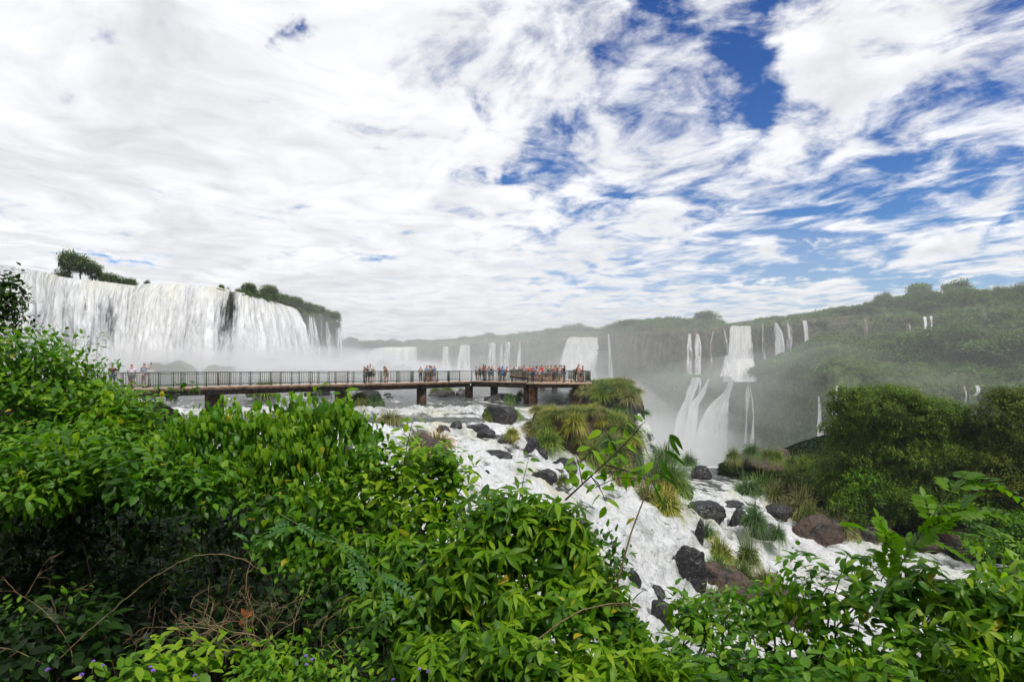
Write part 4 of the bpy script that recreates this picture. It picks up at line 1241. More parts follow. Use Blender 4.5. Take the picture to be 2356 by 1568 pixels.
def person(px, Y, label, top, legs, pz_='stand', face=0, skin=0, hair='k', htype='short_hair', topkind='tee', legkind='shorts', size=1.0, stripes=None, cap=None, pack=None, phone=False, shoe=(.05, .05, .05)):
    if pz_ not in POSE: POSE[pz_] = build_pose(pz_)
    g = POSE[pz_]
    root = empty("person", ((px - CX) / F * Y, Y, DZ), label, "person", "visitors on the walkway")
    root.rotation_euler = (0, 0, math.radians(face)); root.scale = (size,) * 3
    def part(n, me, m):
        o = bpy.data.objects.new(n, me); scene.collection.objects.link(o); o.parent = root
        if not me.materials: me.materials.append(None)
        o.material_slots[0].link = 'OBJECT'; o.material_slots[0].material = m
        return o
    part("body", g['body'], SKIN[skin])
    part({'tee': 'shirt', 'tank': 'tank_top'}[topkind], g[topkind], cloth(top, stripes))
    part(legkind, g[legkind], cloth(legs))
    for s in g['shoes']: part("shoe", s, cloth(shoe))
    part("hair", g[htype], HAIR[hair])
    if cap: part("cap", g['cap'], cloth(cap))
    if pack: part("backpack", g['backpack'], cloth(pack))
    if phone: part("phone", g['phone'], cloth((.01, .01, .012)))
    return root
_all = np.concatenate([offset(ARM1F, .95), (ARM2F + ARM2B) / 2]); _pxs = CX + F * _all[:, 0] / _all[:, 1]
def wy(px, d=0.0): return float(np.interp(px, _pxs, _all[:, 1])) + d
WHITE = (.78, .78, .78); BLK = (.02, .02, .022); NAVY = (.03, .04, .08); DEN = (.10, .14, .22); GREY = (.25, .26, .28); RED = (.62, .05, .05); KHAKI = (.35, .28, .19)
# two at the near end: facing away from the camera (face 0 = +Y)
person(303, wy(303), "person in a plain white T-shirt and grey blue shorts near the railing's left end", (.72, .66, .80), (.16, .19, .26), 'stand', 25, 0, 'k')
person(332, wy(332), "person in a blue and dark striped shirt and pale trousers holding up a phone", (.62, .72, .82), (.42, .38, .36), 'onearm', -10, 0, 'k', legkind='trousers', stripes=(.07, .07, .10), phone=True, size=1.06)
person(259, wy(259), "person in a dark top half hidden behind leaves at the walkway's left end", (.06, .035, .045), (.07, .10, .16), 'stand', 15, 1, 'k')
person(838, wy(838), "person with tied up hair in a brown top and long brown skirt", (.12, .07, .05), (.10, .06, .045), 'hold', -70, 1, 'k', topkind='tank', legkind='skirt', size=.93)
person(846, wy(846, .5), "person mostly hidden behind the tall white shirted one, only the head showing", (.10, .09, .10), (.05, .05, .05), 'stand', -150, 1, 'k')
person(852, wy(852), "tall person in a white T-shirt and black shorts in the left group of three", WHITE, BLK, 'stand', -30, 0, 'k', size=1.07)
person(858, wy(858, .3), "person in a green tank top with pale legs at the right of the left group", (.04, .28, .16), (.05, .06, .07), 'stand', 30, 0, 'k', topkind='tank', size=.93)
person(885, wy(885), "person in a black strapless top and light shorts leaning towards a companion", BLK, (.45, .40, .34), 'hold', -80, 0, 'k', 'long_hair', 'tank', size=.95)
person(890, wy(890, .2), "person with curly brown hair resting both arms on the hand rail", (.36, .20, .14), (.34, .25, .18), 'lean', 160, 0, 'b', 'long_hair', 'tank', size=.93)
person(968, wy(968), "older person in a beige blouse and dark trousers facing the camera by the tall pier", (.48, .40, .32), (.06, .045, .045), 'hold', 170, 0, 'f', legkind='trousers', size=.93)
person(982, wy(982), "person in a light blue shirt with a dark backpack in front of the chest", (.28, .55, .72), (.10, .13, .17), 'hold', 150, 0, 'k', pack=BLK)
person(988, wy(988, .4), "person in a pale lilac top standing behind the one with the backpack", (.62, .58, .66), (.20, .20, .22), 'stand', 120, 0, 'b', 'long_hair')
person(992, wy(992, .5), "person wearing a white sun hat at the back of the group of five", (.70, .66, .68), (.3, .3, .3), 'stand', 150, 0, 'k', cap=(.8, .8, .8))
person(994, wy(994), "person in a black strapless dress with an arm across, in the group of five", BLK, (.10, .08, .08), 'hold', 100, 0, 'k', topkind='tank', legkind='skirt', size=.93)
person(999, wy(999), "person in a bright blue sleeveless shirt at the right of the group of five", (.05, .26, .68), (.14, .17, .26), 'stand', -140, 0, 'k', topkind='tank')
L6 = [(1096, "person in a pale blue top and white sneakers, leftmost before the platform", (.34, .48, .68), (.18, .15, .12), 'hold', 110, 0, 'b', 'tee', {'shoe': WHITE, 'size': .95}),
 (1104, "person in a black sleeveless top with short dark hair beside the red shirted one", BLK, (.03, .03, .03), 'stand', 200, 1, 'k', 'tank', {'size': .93}),
 (1113, "tall person in a red T-shirt looking left", RED, (.05, .05, .06), 'stand', 60, 2, 'k', 'tee', {'size': 1.08}),
 (1117, "person in a white T-shirt and grey trousers reaching an arm out to the right", (.75, .74, .78), (.24, .23, .25), 'photo', -80, 1, 'k', 'tee', {'legkind': 'trousers', 'size': 1.03}),
 (1125, "person with fair hair in a light blue top and denim shorts holding up a camera", (.30, .46, .66), DEN, 'photo', 90, 0, 'f', 'tank', {'htype': 'long_hair', 'size': .98, 'phone': True}),
 (1132, "person with a dark grey backpack and teal shorts, hand on hip", (.55, .50, .50), (.03, .22, .26), 'hip', -20, 0, 'k', 'tee', {'pack': (.035, .035, .045)}),
 (1150, "person in a dark red jacket where the walkway meets the platform", (.40, .03, .04), (.05, .05, .05), 'hold', 175, 0, 'k', 'tee', {}),
 (1156, "person in a bright blue hooded rain cape", (.01, .27, .75), (.02, .2, .5), 'stand', 180, 0, 'k', 'tee', {'cap': (.01, .27, .75), 'size': .93}),
 (1162, "person in an orange red shirt and cap bending forward beside the blue rain cape", (.65, .12, .07), (.1, .1, .1), 'lean', -70, 0, 'k', 'tee', {'cap': (.2, .12, .10), 'size': .93}),
 (1206, "person in a red and white striped shirt at the corner of the platform", (.72, .70, .72), (.04, .05, .08), 'stand', 160, 1, 'k', 'tee', {'stripes': (.38, .05, .10), 'legkind': 'trousers', 'size': 1.05})]
for p, lb, tp, lg, po, fc, sk, hr, tk, kw in L6:
    person(p, wy(p, -.1), lb, tp, lg, po, fc, sk, hr, topkind=tk, **kw)
# platform: (px, Y)
PL = [(1219, 59.5, "person in an orange T-shirt standing well back on the platform", (.78, .17, .05), GREY, 'stand', 0, 0, 'k', {}),
 (1226, 56.0, "person in a purple patterned top and dark trousers holding something at the front rail", (.22, .12, .38), (.06, .05, .12), 'hold', 140, 0, 'f', {'legkind': 'trousers', 'stripes': (.36, .25, .5)}),
 (1231, 60.5, "person in a brown top behind the purple patterned one", (.26, .16, .12), GREY, 'stand', 30, 0, 'b', {'size': .95}),
 (1236, 59.0, "person with long hair in a pale pink shirt on the platform", (.72, .50, .52), (.5, .42, .42), 'hold', -40, 0, 'b', {'htype': 'long_hair', 'size': .98}),
 (1241, 57.6, "small person in a pale pink top and dark hair beside the red T-shirt", (.70, .55, .60), (.3, .2, .2), 'stand', 10, 1, 'k', {'size': .84}),
 (1243, 60.5, "person holding up a phone behind the red T-shirt", (.55, .40, .34), GREY, 'photo', 10, 0, 'b', {'phone': True, 'size': .97}),
 (1247, 58.5, "person in a bright red T-shirt in the middle of the platform", (.72, .05, .06), (.25, .24, .26), 'hold', 60, 1, 'k', {'size': 1.05}),
 (1252, 60.2, "person in a cream top between the red T-shirt and the grey backpack", (.70, .62, .50), KHAKI, 'stand', 0, 0, 'f', {'size': .93}),
 (1256, 59.3, "person in a white top with dark hair, turned away on the platform", (.74, .72, .72), GREY, 'stand', -30, 0, 'k', {'size': .98}),
 (1261, 58.2, "person with a bulky grey backpack raising both arms", (.28, .27, .28), (.15, .15, .16), 'photo', 0, 0, 'f', {'pack': (.14, .15, .17)}),
 (1267, 60.4, "person with bare shoulders in a small orange top", (.62, .30, .16), GREY, 'hold', -30, 0, 'b', {'topkind': 'tank', 'size': .9}),
 (1269, 59.4, "person in a white cap and teal backpack straps", (.35, .50, .50), (.3, .3, .3), 'stand', 20, 0, 'k', {'cap': (.82, .82, .82), 'pack': (.03, .20, .22)}),
 (1275, 56.2, "person in a crimson sleeveless top and dark trousers by the front rail", (.68, .03, .12), (.04, .045, .06), 'hip', 150, 0, 'k', {'topkind': 'tank', 'legkind': 'trousers', 'htype': 'long_hair', 'size': .98, 'shoe': (.6, .25, .22)}),
 (1279, 58.2, "tall person in a dark shirt behind the crimson top", (.04, .04, .05), (.05, .05, .06), 'stand', 20, 1, 'k', {'size': 1.04}),
 (1287, 59.5, "person in a mauve hooded top on the platform", (.50, .40, .48), GREY, 'hold', 10, 0, 'k', {'cap': (.50, .40, .48), 'size': .95}),
 (1291, 60.2, "person in a crimson cap and shirt behind the black clad photographer", (.42, .03, .09), GREY, 'stand', -20, 0, 'k', {'cap': (.42, .03, .09), 'size': .97}),
 (1298, 55.8, "photographer in a black top and tight grey trousers with both hands at the face", BLK, (.13, .15, .20), 'photo', 60, 0, 'k', {'legkind': 'trousers', 'htype': 'long_hair', 'phone': True}),
 (1324, 55.9, "person in a black jacket bending over the hand rail at the platform end", (.012, .012, .013), (.02, .02, .02), 'lean', -100, 0, 'k', {'legkind': 'trousers', 'pack': (.012, .012, .014)}),
 (1331, 56.8, "person in a coral top and wide red hat at the platform end", (.80, .22, .20), (.36, .28, .24), 'stand', -150, 0, 'k', {'cap': (.55, .10, .11), 'legkind': 'trousers', 'size': 1.02}),
 (1340, 57.6, "person in a white shirt and brown visor at the far corner of the platform", (.74, .74, .75), GREY, 'stand', -90, 0, 'b', {'cap': (.20, .12, .09), 'size': .95}),
 (1337, 55.6, "person in a grey green shirt leaning out over the corner of the railing", (.16, .19, .17), (.10, .10, .10), 'lean', -70, 0, 'k', {'size': .93})]
for p, Yp, lb, tp, lg, po, fc, sk, hr, kw in PL:
    person(p, Yp, lb, tp, lg, po, fc, sk, hr, **kw)
# on the long rear arm
RA = [(1176, (.78, .76, .78), 'k', "person in a pale shirt, first on the far arm of the walkway"), (1183, (.30, .25, .32), 'k', "person in a grey mauve top, second on the far arm"),
 (1188, (.80, .80, .80), 'k', "person in a white shirt standing tallest on the far arm"), (1194, (.06, .10, .14), 'k', "small person in dark blue on the far arm"), (1197, (.15, .40, .38), 'k', "person in a teal top on the far arm"),
 (1200.5, (.10, .09, .08), 'k', "person in a black top with bare arms on the far arm"), (1205, (.45, .38, .42), 'f', "fair haired person in a grey pink top on the far arm")]
_rl = (REARL + REARR) / 2
for i, (p, tp, hr, lb) in enumerate(RA):
    Yp = 111 - i * 1.0
    # keep the feet on the arm
    yy = np.linspace(64, 112, 200); xx = np.interp(yy, _rl[:, 1], _rl[:, 0]); pp = CX + F * xx / yy
    Yp = float(yy[np.argmin(np.abs(pp - p))]) if abs(pp - p).min() < 3 else 111 - i * .6
    person(p, Yp, lb, tp, (.2, .2, .22), ('stand', 'photo', 'hold')[i % 3], 20 * i, i % 2, hr, size=1.0 + .1 * (i == 2))
b = MB()
bag = bpy.data.objects.new("bag", skin_mesh([(0, 0, .12), (.1, 0, .16), (.2, 0, .12)], [(0, 1), (1, 2)], [(.10, .08), (.13, .10), (.10, .08)], 0, 1))
scene.collection.objects.link(bag); bag.location = ((1268 - CX) / F * 56.4, 56.4, DZ); bag.data.materials.append(cloth((.70, .03, .06)))
tag(bag, "bright red bag standing on the deck behind the platform railing", "bag")

# ------------------------------------------------------------------ rocks
def ico(sub):
    import bmesh
    bm = bmesh.new(); bmesh.ops.create_icosphere(bm, subdivisions=sub, radius=1)
    V = np.array([v.co[:] for v in bm.verts]); Fq = np.array([[v.index for v in f.verts] for f in bm.faces]); bm.free()
    return V, Fq
ICO = {k: ico(k) for k in (3, 4, 5)}

def rock_verts(w, h, d, seed, sub=4, flat=0.0, ang=0.85, tilt=0.0):
    V, Fq = ICO[sub]
    V = V.copy()
    r = np.random.default_rng(seed)
    # cut by random planes for a broken, angular outline
    k = np.ones(len(V))
    for i in range(11):
        n = r.normal(size=3); n /= np.linalg.norm(n)
        c = 0.50 + 0.34 * r.random()
        dt = V @ n
        k = np.minimum(k, np.where(dt > 1e-3, c / np.maximum(dt, 1e-3), 9))
    V = V * (k ** ang)[:, None] * 1.08
    q = V * 1.3 + seed * 3.1
    V = V * (1 + 0.16 * fbm(q[:, 0], q[:, 1], q[:, 2], 3) + 0.10 * fbm(q[:, 0] * 2, q[:, 1] * 2, q[:, 2] * 2, 3, ridged=True) + 0.07 * fbm(q[:, 0] * 4, q[:, 1] * 4, q[:, 2] * 4, 4, ridged=True))[:, None]
    top = flat
    V[:, 2] = np.where(V[:, 2] > 0, V[:, 2] * (1 - top) + top * np.minimum(V[:, 2], 0.55), V[:, 2])
    V[:, 2] += V[:, 0] * tilt
    lo, hi = V.min(0), V.max(0)
    V = (V - (lo + hi) / 2) / (hi - lo) * 2
    return V * np.array([w / 2, d / 2, h / 2]), Fq

def rock(px0, px1, py0, py1, z, label, seed, mat=None, sub=5, depth=0.8, sink=0.3, group=None, kind='rock', ang=0.85, tilt=0.0, rz=None, name=None, dY=0.0):
    """a rock seen between px0..px1, py0 (top)..py1 (water or ground line) standing in water of height z"""
    base = hit((px0 + px1) / 2, py1)
    Y = base[1] + dY
    w = (px1 - px0) / F * Y
    h = (py1 - py0) / F * Y
    dp = min(w * depth, max(h * 2.2, 1.2))
    Yc = Y + dp * 0.40
    X0 = ((px0 + px1) / 2 - CX) / F * Yc
    ztop = (HY - py0) / F * Yc
    zbot = min(surf(X0, Yc), surf(X0, Yc - dp * .45), base[2]) - 0.25
    hh = (ztop - zbot) * (1.0 + sink)
    V, Fq = rock_verts(w, hh, dp, seed, sub, 0.1, ang, tilt)
    a = (random.random() - .5) * 0.5 if rz is None else rz
    c, s = math.cos(a), math.sin(a)
    V = np.stack([V[:, 0] * c - V[:, 1] * s, V[:, 0] * s + V[:, 1] * c, V[:, 2]], -1)
    loc = (X0, Yc, zbot)
    V[:, 2] += (ztop - zbot) - hh / 2
    o = make(name or "rock", V, Fq, mat or M_WET)
    o.location = loc
    return tag(o, label, kind, group or "rocks standing in the rapids")

R_ = rock
rk = {}
rk['R1'] = R_(1108, 1192, 930, 976, -4.35, "dark rock wearing grass on both shoulders, below the middle piers", 1, M_ROCK, sub=5)
rk['R2'] = R_(1034, 1065, 967, 991, -4.6, "small wet black boulder beside the little ledge cascade", 2)
rk['R3'] = R_(1003, 1038, 976, 1002, -4.7, "wet black boulder left of the little ledge cascade, water sliding off it", 3)
rk['R4'] = R_(1070, 1131, 973, 994, -4.7, "low rock ledge with thin threads of water running down its face", 4)
rk['R5'] = R_(1096, 1141, 986, 1010, -5.0, "low black rock just left of the rock with one round tuft", 5)
rk['R6'] = R_(1131, 1199, 997, 1026, -5.15, "pointed dark rock with a single bright round grass tuft behind its top", 6)
rk['R7'] = R_(1203, 1243, 1003, 1048, -5.4, "tall black rock standing upright left of the big grassy island", 7)
rk['R8'] = R_(1232, 1262, 1029, 1061, -5.6, "rounded brown rock leaning against the tall upright black one", 8, M_ROCK)
rk['R9'] = R_(1091, 1186, 1035, 1060, -5.5, "long low flat black rock with water breaking over its tail", 9, depth=.35)
rk['R10'] = R_(1221, 1283, 1077, 1114, -6.5, "jagged black rock with white water washing over it, above the central bush", 10)
rk['R11'] = R_(1267, 1298, 1077, 1093, -6.6, "small flat black rock touching a thin grass tuft above the central bush", 11)
rk['R12'] = R_(1330, 1354, 1192, 1220, -7.7, "black rock half hidden at the right edge of the central bush", 12)
rk['R13'] = R_(1440, 1477, 1303, 1346, -9.4, "rounded wet boulder at the lower left edge of the white water", 13)
rk['R14'] = R_(1495, 1532, 1346, 1386, -10.3, "wet rock at the waterline under the big black boulder", 14)
rk['R15'] = R_(1536, 1626, 1250, 1342, -10.4, "big black boulder with foam washing its left flank", 15, sub=5)
rk['R16'] = R_(1571, 1752, 1283, 1366, -11.2, "broad brown slab of rock sloping down to the right behind the bushes", 16, M_BROWN, sub=5, tilt=-.25, rz=.2)
rk['R17'] = R_(1700, 1880, 1335, 1440, -12.6, "lower end of the brown slab, partly covered by leaves", 17, M_BROWN, sub=5, tilt=-.35, rz=.1)
rk['R18'] = R_(1494, 1552, 1380, 1440, -10.9, "black rocks low down beside the leaves under the big boulder", 18)
rk['R19'] = R_(1566, 1672, 1152, 1196, -9.9, "low wet ledge with foam running over it between two grass tufts", 19, depth=.5)
rk['R20'] = R_(1646, 1712, 1149, 1172, -10.4, "flat black rock with white water spilling around its right end", 20)
rk['R21'] = R_(1672, 1722, 1166, 1216, -11.0, "dark brown block under the grass tuft at the top of the small fall", 21, M_ROCK)
rk['R22'] = R_(1590, 1637, 1070, 1104, -10.0, "smooth grey black boulder at the edge of the lower pool", 22, M_WET)
rk['R23'] = R_(1672, 1822, 1030, 1088, -9.9, "brown block of cliff rock capped with tufts beyond the lower pool", 23, M_BROWN, sub=5, ang=.9, depth=.6, group="rocks of the right bank", rz=.0)
rk['R24'] = R_(1760, 1822, 1158, 1192, -11.6, "dark cube shaped rock at the head of the right hand channel", 24, M_ROCK, group="rocks of the right bank")
rk['R25'] = R_(1812, 1950, 1180, 1250, -12.2, "long dark bank rock under three grass tufts along the right channel", 25, M_BROWN, sub=5, depth=.4, group="rocks of the right bank")
rk['R26'] = R_(2026, 2100, 1160, 1238, -11.8, "brown boulder wedged between tufts and the dark tree", 26, M_BROWN, group="rocks of the right bank", dY=2)
rk['R27'] = R_(2076, 2182, 1226, 1275, -12.7, "low brown rock at the waterline in front of the dark tree", 27, M_BROWN, sub=5, group="rocks of the right bank")
rk['R28'] = R_(2162, 2275, 1210, 1292, -12.9, "largest rounded brown boulder at the far end of the right channel", 28, M_BROWN, sub=5, group="rocks of the right bank")
rk['R29'] = R_(1940, 2030, 1195, 1250, -12.4, "dark rock in the shade between the tufts and the brown boulders", 29, M_ROCK, group="rocks of the right bank")
rk['R30'] = R_(778, 822, 1018, 1056, -4.9, "black rock seen through the leaves left of the brown crowned rock", 30)
rk['R31'] = R_(920, 1062, 990, 1100, -5.3, "brown crowned rock with orange green grass behind the left bushes", 31, M_BROWN, sub=5)
rk['R32'] = R_(984, 1048, 897, 912, -3.2, "rock with a mossy grass cap under the walkway", 32, M_ROCK, depth=.6)
rk['R33'] = R_(1047, 1072, 892, 911, -3.25, "pointed bare rock next to the mossy capped one under the walkway", 33, ang=.9)
rk['R34'] = R_(882, 901, 903, 909, -3.3, "upper of two small flat rocks in the grey water under the walkway", 34)
rk['R35'] = R_(884, 908, 910, 916, -3.35, "lower of two small flat rocks in the grey water under the walkway", 35)
rk['R36'] = R_(803, 886, 896, 934, -3.5, "grass covered rock left of the tall middle pier", 36, M_ROCK, sub=5, depth=.6)
rk['R37'] = R_(1110, 1202, 904, 922, -3.45, "low dark rock between two grey green tufts behind the piers", 37, depth=.5)
rk['R38'] = R_(866, 930, 955, 976, -4.3, "dark foot of rock under the straw coloured tuft by the ledge", 38, M_ROCK, depth=.7)
rk['R39'] = R_(380, 412, 898, 918, -3.2, "dark rock under the left span of the walkway", 39)
rk['R40'] = R_(560, 640, 880, 914, -3.2, "grassy rock under the walkway right of the first pier", 40, M_ROCK)
rk['R41'] = R_(700, 760, 896, 910, -3.3, "low bare rock under the walkway before the grass covered one", 41)
rk['R42'] = R_(1265, 1330, 1052, 1085, -6.0, "black rocks at the foot of the big grassy island", 42, M_WET)
rk['R43'] = R_(1560, 1595, 1110, 1150, -9.7, "rock under the drooping green tuft by the lower pool", 43, M_WET)
rk['R44'] = R_(1596, 1620, 1190, 1245, -10.2, "wet rock behind the hanging green tuft beside the mound of white water", 44, M_WET)
rk['R45'] = R_(1715, 1790, 1195, 1250, -11.8, "wet rock that the small right hand fall drops over", 45, M_WET, depth=.6)
# pebbly snags breaking the foam
for i, (x, y, w, z) in enumerate([(1290, 1110, 26, -6.8), (1190, 1095, 20, -6.1), (1120, 1085, 14, -5.8), (1345, 1108, 18, -6.9), (1500, 1225, 26, -9.0), (1560, 1215, 22, -9.1), (1385, 1235, 26, -8.4), (1742, 1240, 26, -12.0), (1735, 1290, 26, -12.2), (1800, 1280, 20, -12.6), (1495, 1015, 12, -7)]):
    R_(x - w / 2, x + w / 2, y - w * .32, y, z, ['black snag right of the jagged rock above the central bush', 'small snag below the long flat black rock', 'tiny snag left of the jagged rock, in white water', 'snag at the foot of the big grassy island', "snag in the white mound's left face", "snag in the white mound's right face", 'black snag in the foam right of the central bush', 'snag in the thread of water beside the olive tussock', 'snag at the lip of the small right hand fall', 'snag in the spray under the small right hand fall', 'tiny snag in the cascade beside the big island'][i], 60 + i, sub=3)

# bodies of the big grassy island (one continuous mass of rock)
def island(nm, blobs, label, cat, mat, seed):
    """blobs: (px, py_ground, z, radius, height, stretch in depth); a smooth union on a grid"""
    C = np.array([[*pz(px, py, z)[:2], z, r, h, st] for px, py, z, r, h, st in blobs])
    lo = (C[:, :2] - C[:, 3:4] * 1.4).min(0); hi = (C[:, :2] + (C[:, 3] * 1.4 * C[:, 5])[:, None]).max(0)
    xs = np.arange(lo[0], hi[0], 0.16); ys = np.arange(lo[1], hi[1], 0.16)
    X, Y = np.meshgrid(xs, ys)
    Z = np.full(X.shape, -99.0)
    wob = fbm(X * .5, Y * .5, seed, 3) * 0.35
    for (cx, cyy, z, r, h, st) in C:
        q = ((X - cx) / r) ** 2 + ((Y - cyy - r * st * 0.6) / (r * st)) ** 2
        dd = np.clip(1.15 - (np.sqrt(q) + wob) , 0, 1)
        prof = z - 1.5 + (h + 1.5) * np.clip(dd * 2.3, 0, 1) ** 0.6
        Z = np.maximum(Z, np.where(dd > 0, prof, -99))
    keepv = Z > -90
    Z = np.where(keepv, Z, C[:, 2].min() - 2.5)
    Z = Z + 0.30 * fbm(X * 0.9, Y * 0.9, 4, 4) + 0.22 * fbm(X * 2.4, Y * 2.4, 4, 4, ridged=True)
    X0_, Y0_ = X.copy(), Y.copy()
    X = X + 0.30 * fbm(X0_ * 1.3, Y0_ * 1.3, Z * 1.3, 4, ridged=True); Y = Y + 0.40 * fbm(X0_ * 1.3, Y0_ * 1.3, Z * 1.3 + 9, 4, ridged=True)
    k = keepv[:-1, :-1] | keepv[1:, 1:] | keepv[1:, :-1] | keepv[:-1, 1:]
    ctr = [float(C[:, 0].mean()), float(C[:, 1].mean()), float(C[:, 2].min())]
    o = make(nm, np.stack([X, Y, Z], -1).reshape(-1, 3), grid_faces(*X.shape, keep=k), mat, loc=ctr)
    return tag(o, label, cat), (xs, ys, Z)

ISL, ISLZ = island("rock_island", [(1290, 1022, -5.3, 1.7, 2.0, 1.1), (1340, 1030, -5.6, 2.1, 2.3, 1.2), (1400, 1040, -6.0, 1.8, 2.2, 1.3),
    (1435, 1075, -6.6, 1.3, 1.6, 1.2), (1250, 1000, -5.0, 1.0, 1.6, 1.2)], "near half of the big grassy island, brown rock face under bright grass", "rock", M_BROWN, 3)
ISL2, ISLZ2 = island("rock_island", [(1390, 940, -3.75, 2.2, 1.4, 1.0), (1420, 944, -3.9, 2.1, 1.9, 1.0), (1447, 950, -4.2, 1.2, 1.8, 1.0), (1360, 920, -3.6, 2.0, 0.8, 1.0), (1410, 905, -3.4, 3.0, 1.2, 1.0)],
    "far half of the big grassy island, beside the end of the walkway", "rock", M_ROCK, 5)

# ------------------------------------------------------------------ grass tussocks
def grass_mat(name, base, tip):
    m, t, o = new_mat(name)
    at = t.attr('tone').outputs['Fac']; al = t.attr('along').outputs['Fac']
    c = t.mix(t.ss(al, 0.25, 1.0), base, tip)
    c = t.vm('SCALE', c, t.m('ADD', 0.55, t.m('MULTIPLY', at, 0.95)))
    p = principled(t, c, 0.5, 0.3)
    tr = t.n('ShaderNodeBsdfTranslucent'); t.put(tr.inputs[0], c)
    mx = t.n('ShaderNodeMixShader'); mx.inputs[0].default_value = 0.3
    t.t.links.new(p.outputs[0], mx.inputs[1]); t.t.links.new(tr.outputs[0], mx.inputs[2]); t.t.links.new(mx.outputs[0], o.inputs[0])
    return m
GM = {
 'fresh': grass_mat("fresh_grass", (0.073, 0.152, 0.020), (0.317, 0.439, 0.055)),
 'olive': grass_mat("olive_grass", (0.079, 0.134, 0.027), (0.329, 0.366, 0.091)),
 'straw': grass_mat("straw_grass", (0.098, 0.152, 0.037), (0.512, 0.451, 0.195)),
 'blue':  grass_mat("grey_green_grass", (0.055, 0.128, 0.034), (0.207, 0.329, 0.104)),
 'gold':  grass_mat("golden_grass", (0.122, 0.183, 0.024), (0.610, 0.561, 0.085)),
 'rust':  grass_mat("rusty_grass", (0.110, 0.146, 0.030), (0.620, 0.366, 0.085)),
}
def tussock_mesh(n, seed, wid=0.045, droop=1.0, nseg=5):
    """a unit tussock: blades from a small crown, arching outwards; about 1 m in radius and 1 m tall"""
    r = np.random.default_rng(seed)
    az = r.random(n) * 2 * np.pi
    el = np.arccos(np.clip(r.random(n) ** 0.8, 0, 1))            # lean from the vertical
    L = 0.75 + 0.45 * r.random(n)
    root_r = np.sqrt(r.random(n)) * 0.45
    d = np.stack([np.sin(el) * np.cos(az), np.sin(el) * np.sin(az), np.cos(el)], -1)
    root = np.stack([root_r * np.cos(az + r.normal(size=n) * .5), root_r * np.sin(az + r.normal(size=n) * .5), 0.22 * (1 - (root_r / .45) ** 2)], -1)
    side = np.stack([-np.sin(az), np.cos(az), 0 * az], -1)
    tw = r.normal(size=n) * 0.6
    side = side * np.cos(tw)[:, None] + d * 0 + np.array([0, 0, 1]) * np.sin(tw)[:, None]
    t = np.linspace(0, 1, nseg)
    P = root[:, None] + d[:, None] * (L[:, None, None] * t[None, :, None])
    dr = (0.28 + 0.5 * r.random(n)) * droop
    P[..., 2] -= (dr[:, None] * t[None] ** 2.2) * (0.4 + np.sin(el))[:, None]
    P += r.normal(size=(n, 1, 3)) * 0.05 * t[None, :, None]
    w = wid * (1 - t ** 1.6 * 0.9) * 0.5
    A = P + side[:, None] * w[None, :, None]; B = P - side[:, None] * w[None, :, None]
    V = np.stack([A, B], 2).reshape(-1, 3)
    b = (np.arange(n) * nseg * 2)[:, None] + (np.arange(nseg - 1) * 2)[None]
    Fq = np.stack([b, b + 1, b + 3, b + 2], -1).reshape(-1, 4)
    tone = np.repeat(r.random(n), nseg * 2); al = np.tile(np.repeat(t, 2), n)
    return V, Fq, tone, al
TUS = {}
def tussock_data(kind, variant):
    k = (kind, variant)
    if k not in TUS:
        V, Fq, tone, al = tussock_mesh(620, 100 + variant * 7 + len(kind), 0.040 if kind != 'blue' else 0.034)
        o = make("grass_tussock", V, Fq, GM[kind], attrs={'tone': tone, 'along': al})
        TUS[k] = o.data
        bpy.data.objects.remove(o)
    return TUS[k]
def tussock(loc, r, h, kind, label, group="grass tussocks on the rocks of the rapids"):
    o = bpy.data.objects.new("grass_tussock", tussock_data(kind, random.randrange(3)))
    scene.collection.objects.link(o)
    o.location = [float(q) for q in loc]; o.scale = (r, r, h); o.rotation_euler = (random.uniform(-.08, .08), random.uniform(-.08, .08), random.random() * 6.28)
    return tag(o, label, "grass tuft", group)
def tuss(px0, px1, py0, py1, Y, kind, label, group="grass tussocks on the rocks of the rapids"):
    """tuft seen between px0..px1, py0..py1 at depth Y"""
    H = hit((px0 + px1) / 2, py1 - 0.25 * (py1 - py0))
    if H[1] < Y: Y = H[1] + 0.1
    r = (px1 - px0) / 2 / F * Y * 0.92; h = (py1 - py0) / F * Y
    b = pt((px0 + px1) / 2, py1, Y)
    return tussock((b[0], b[1], b[2] + 0.18 * h), r, h * 0.95, kind, label, group)
def Yof(py, z): return z * F / (HY - py)

def on_island(data, n, kinds, rr, label, seed, zmin=-99, keep=lambda x, y: True, group=None):
    xs, ys, Z = data
    r = np.random.default_rng(seed); k = 0; tries = 0; pts = []
    while k < n and tries < 6000:
        tries += 1
        i, j = r.integers(2, len(ys) - 2), r.integers(2, len(xs) - 2)
        z = Z[i, j]
        if z < zmin or not keep(xs[j], ys[i]): continue
        if any((xs[j] - a) ** 2 + (ys[i] - b) ** 2 < (rr[0] * 0.9) ** 2 for a, b in pts): continue
        pts.append((xs[j], ys[i]))
        s = r.uniform(*rr)
        o = tussock((xs[j], ys[i], z - 0.05), s, s * r.uniform(.75, 1.05), kinds[r.integers(len(kinds))], label, group)
        k += 1
on_island(ISLZ, 95, ['fresh', 'olive', 'olive', 'gold', 'straw'], (0.45, 0.75), "grass tuft in the thick cover on the near half of the big island", 5, zmin=-5.2, keep=lambda x, y: not (5.0 < x < 6.6 and y < 38.6), group="tufts covering the near half of the island")
on_island(ISLZ2, 90, ['fresh', 'olive', 'olive', 'straw', 'blue'], (0.65, 1.10), "grass tuft in the thick cover on the far half of the big island", 6, zmin=-5.6, group="tufts covering the far half of the island")
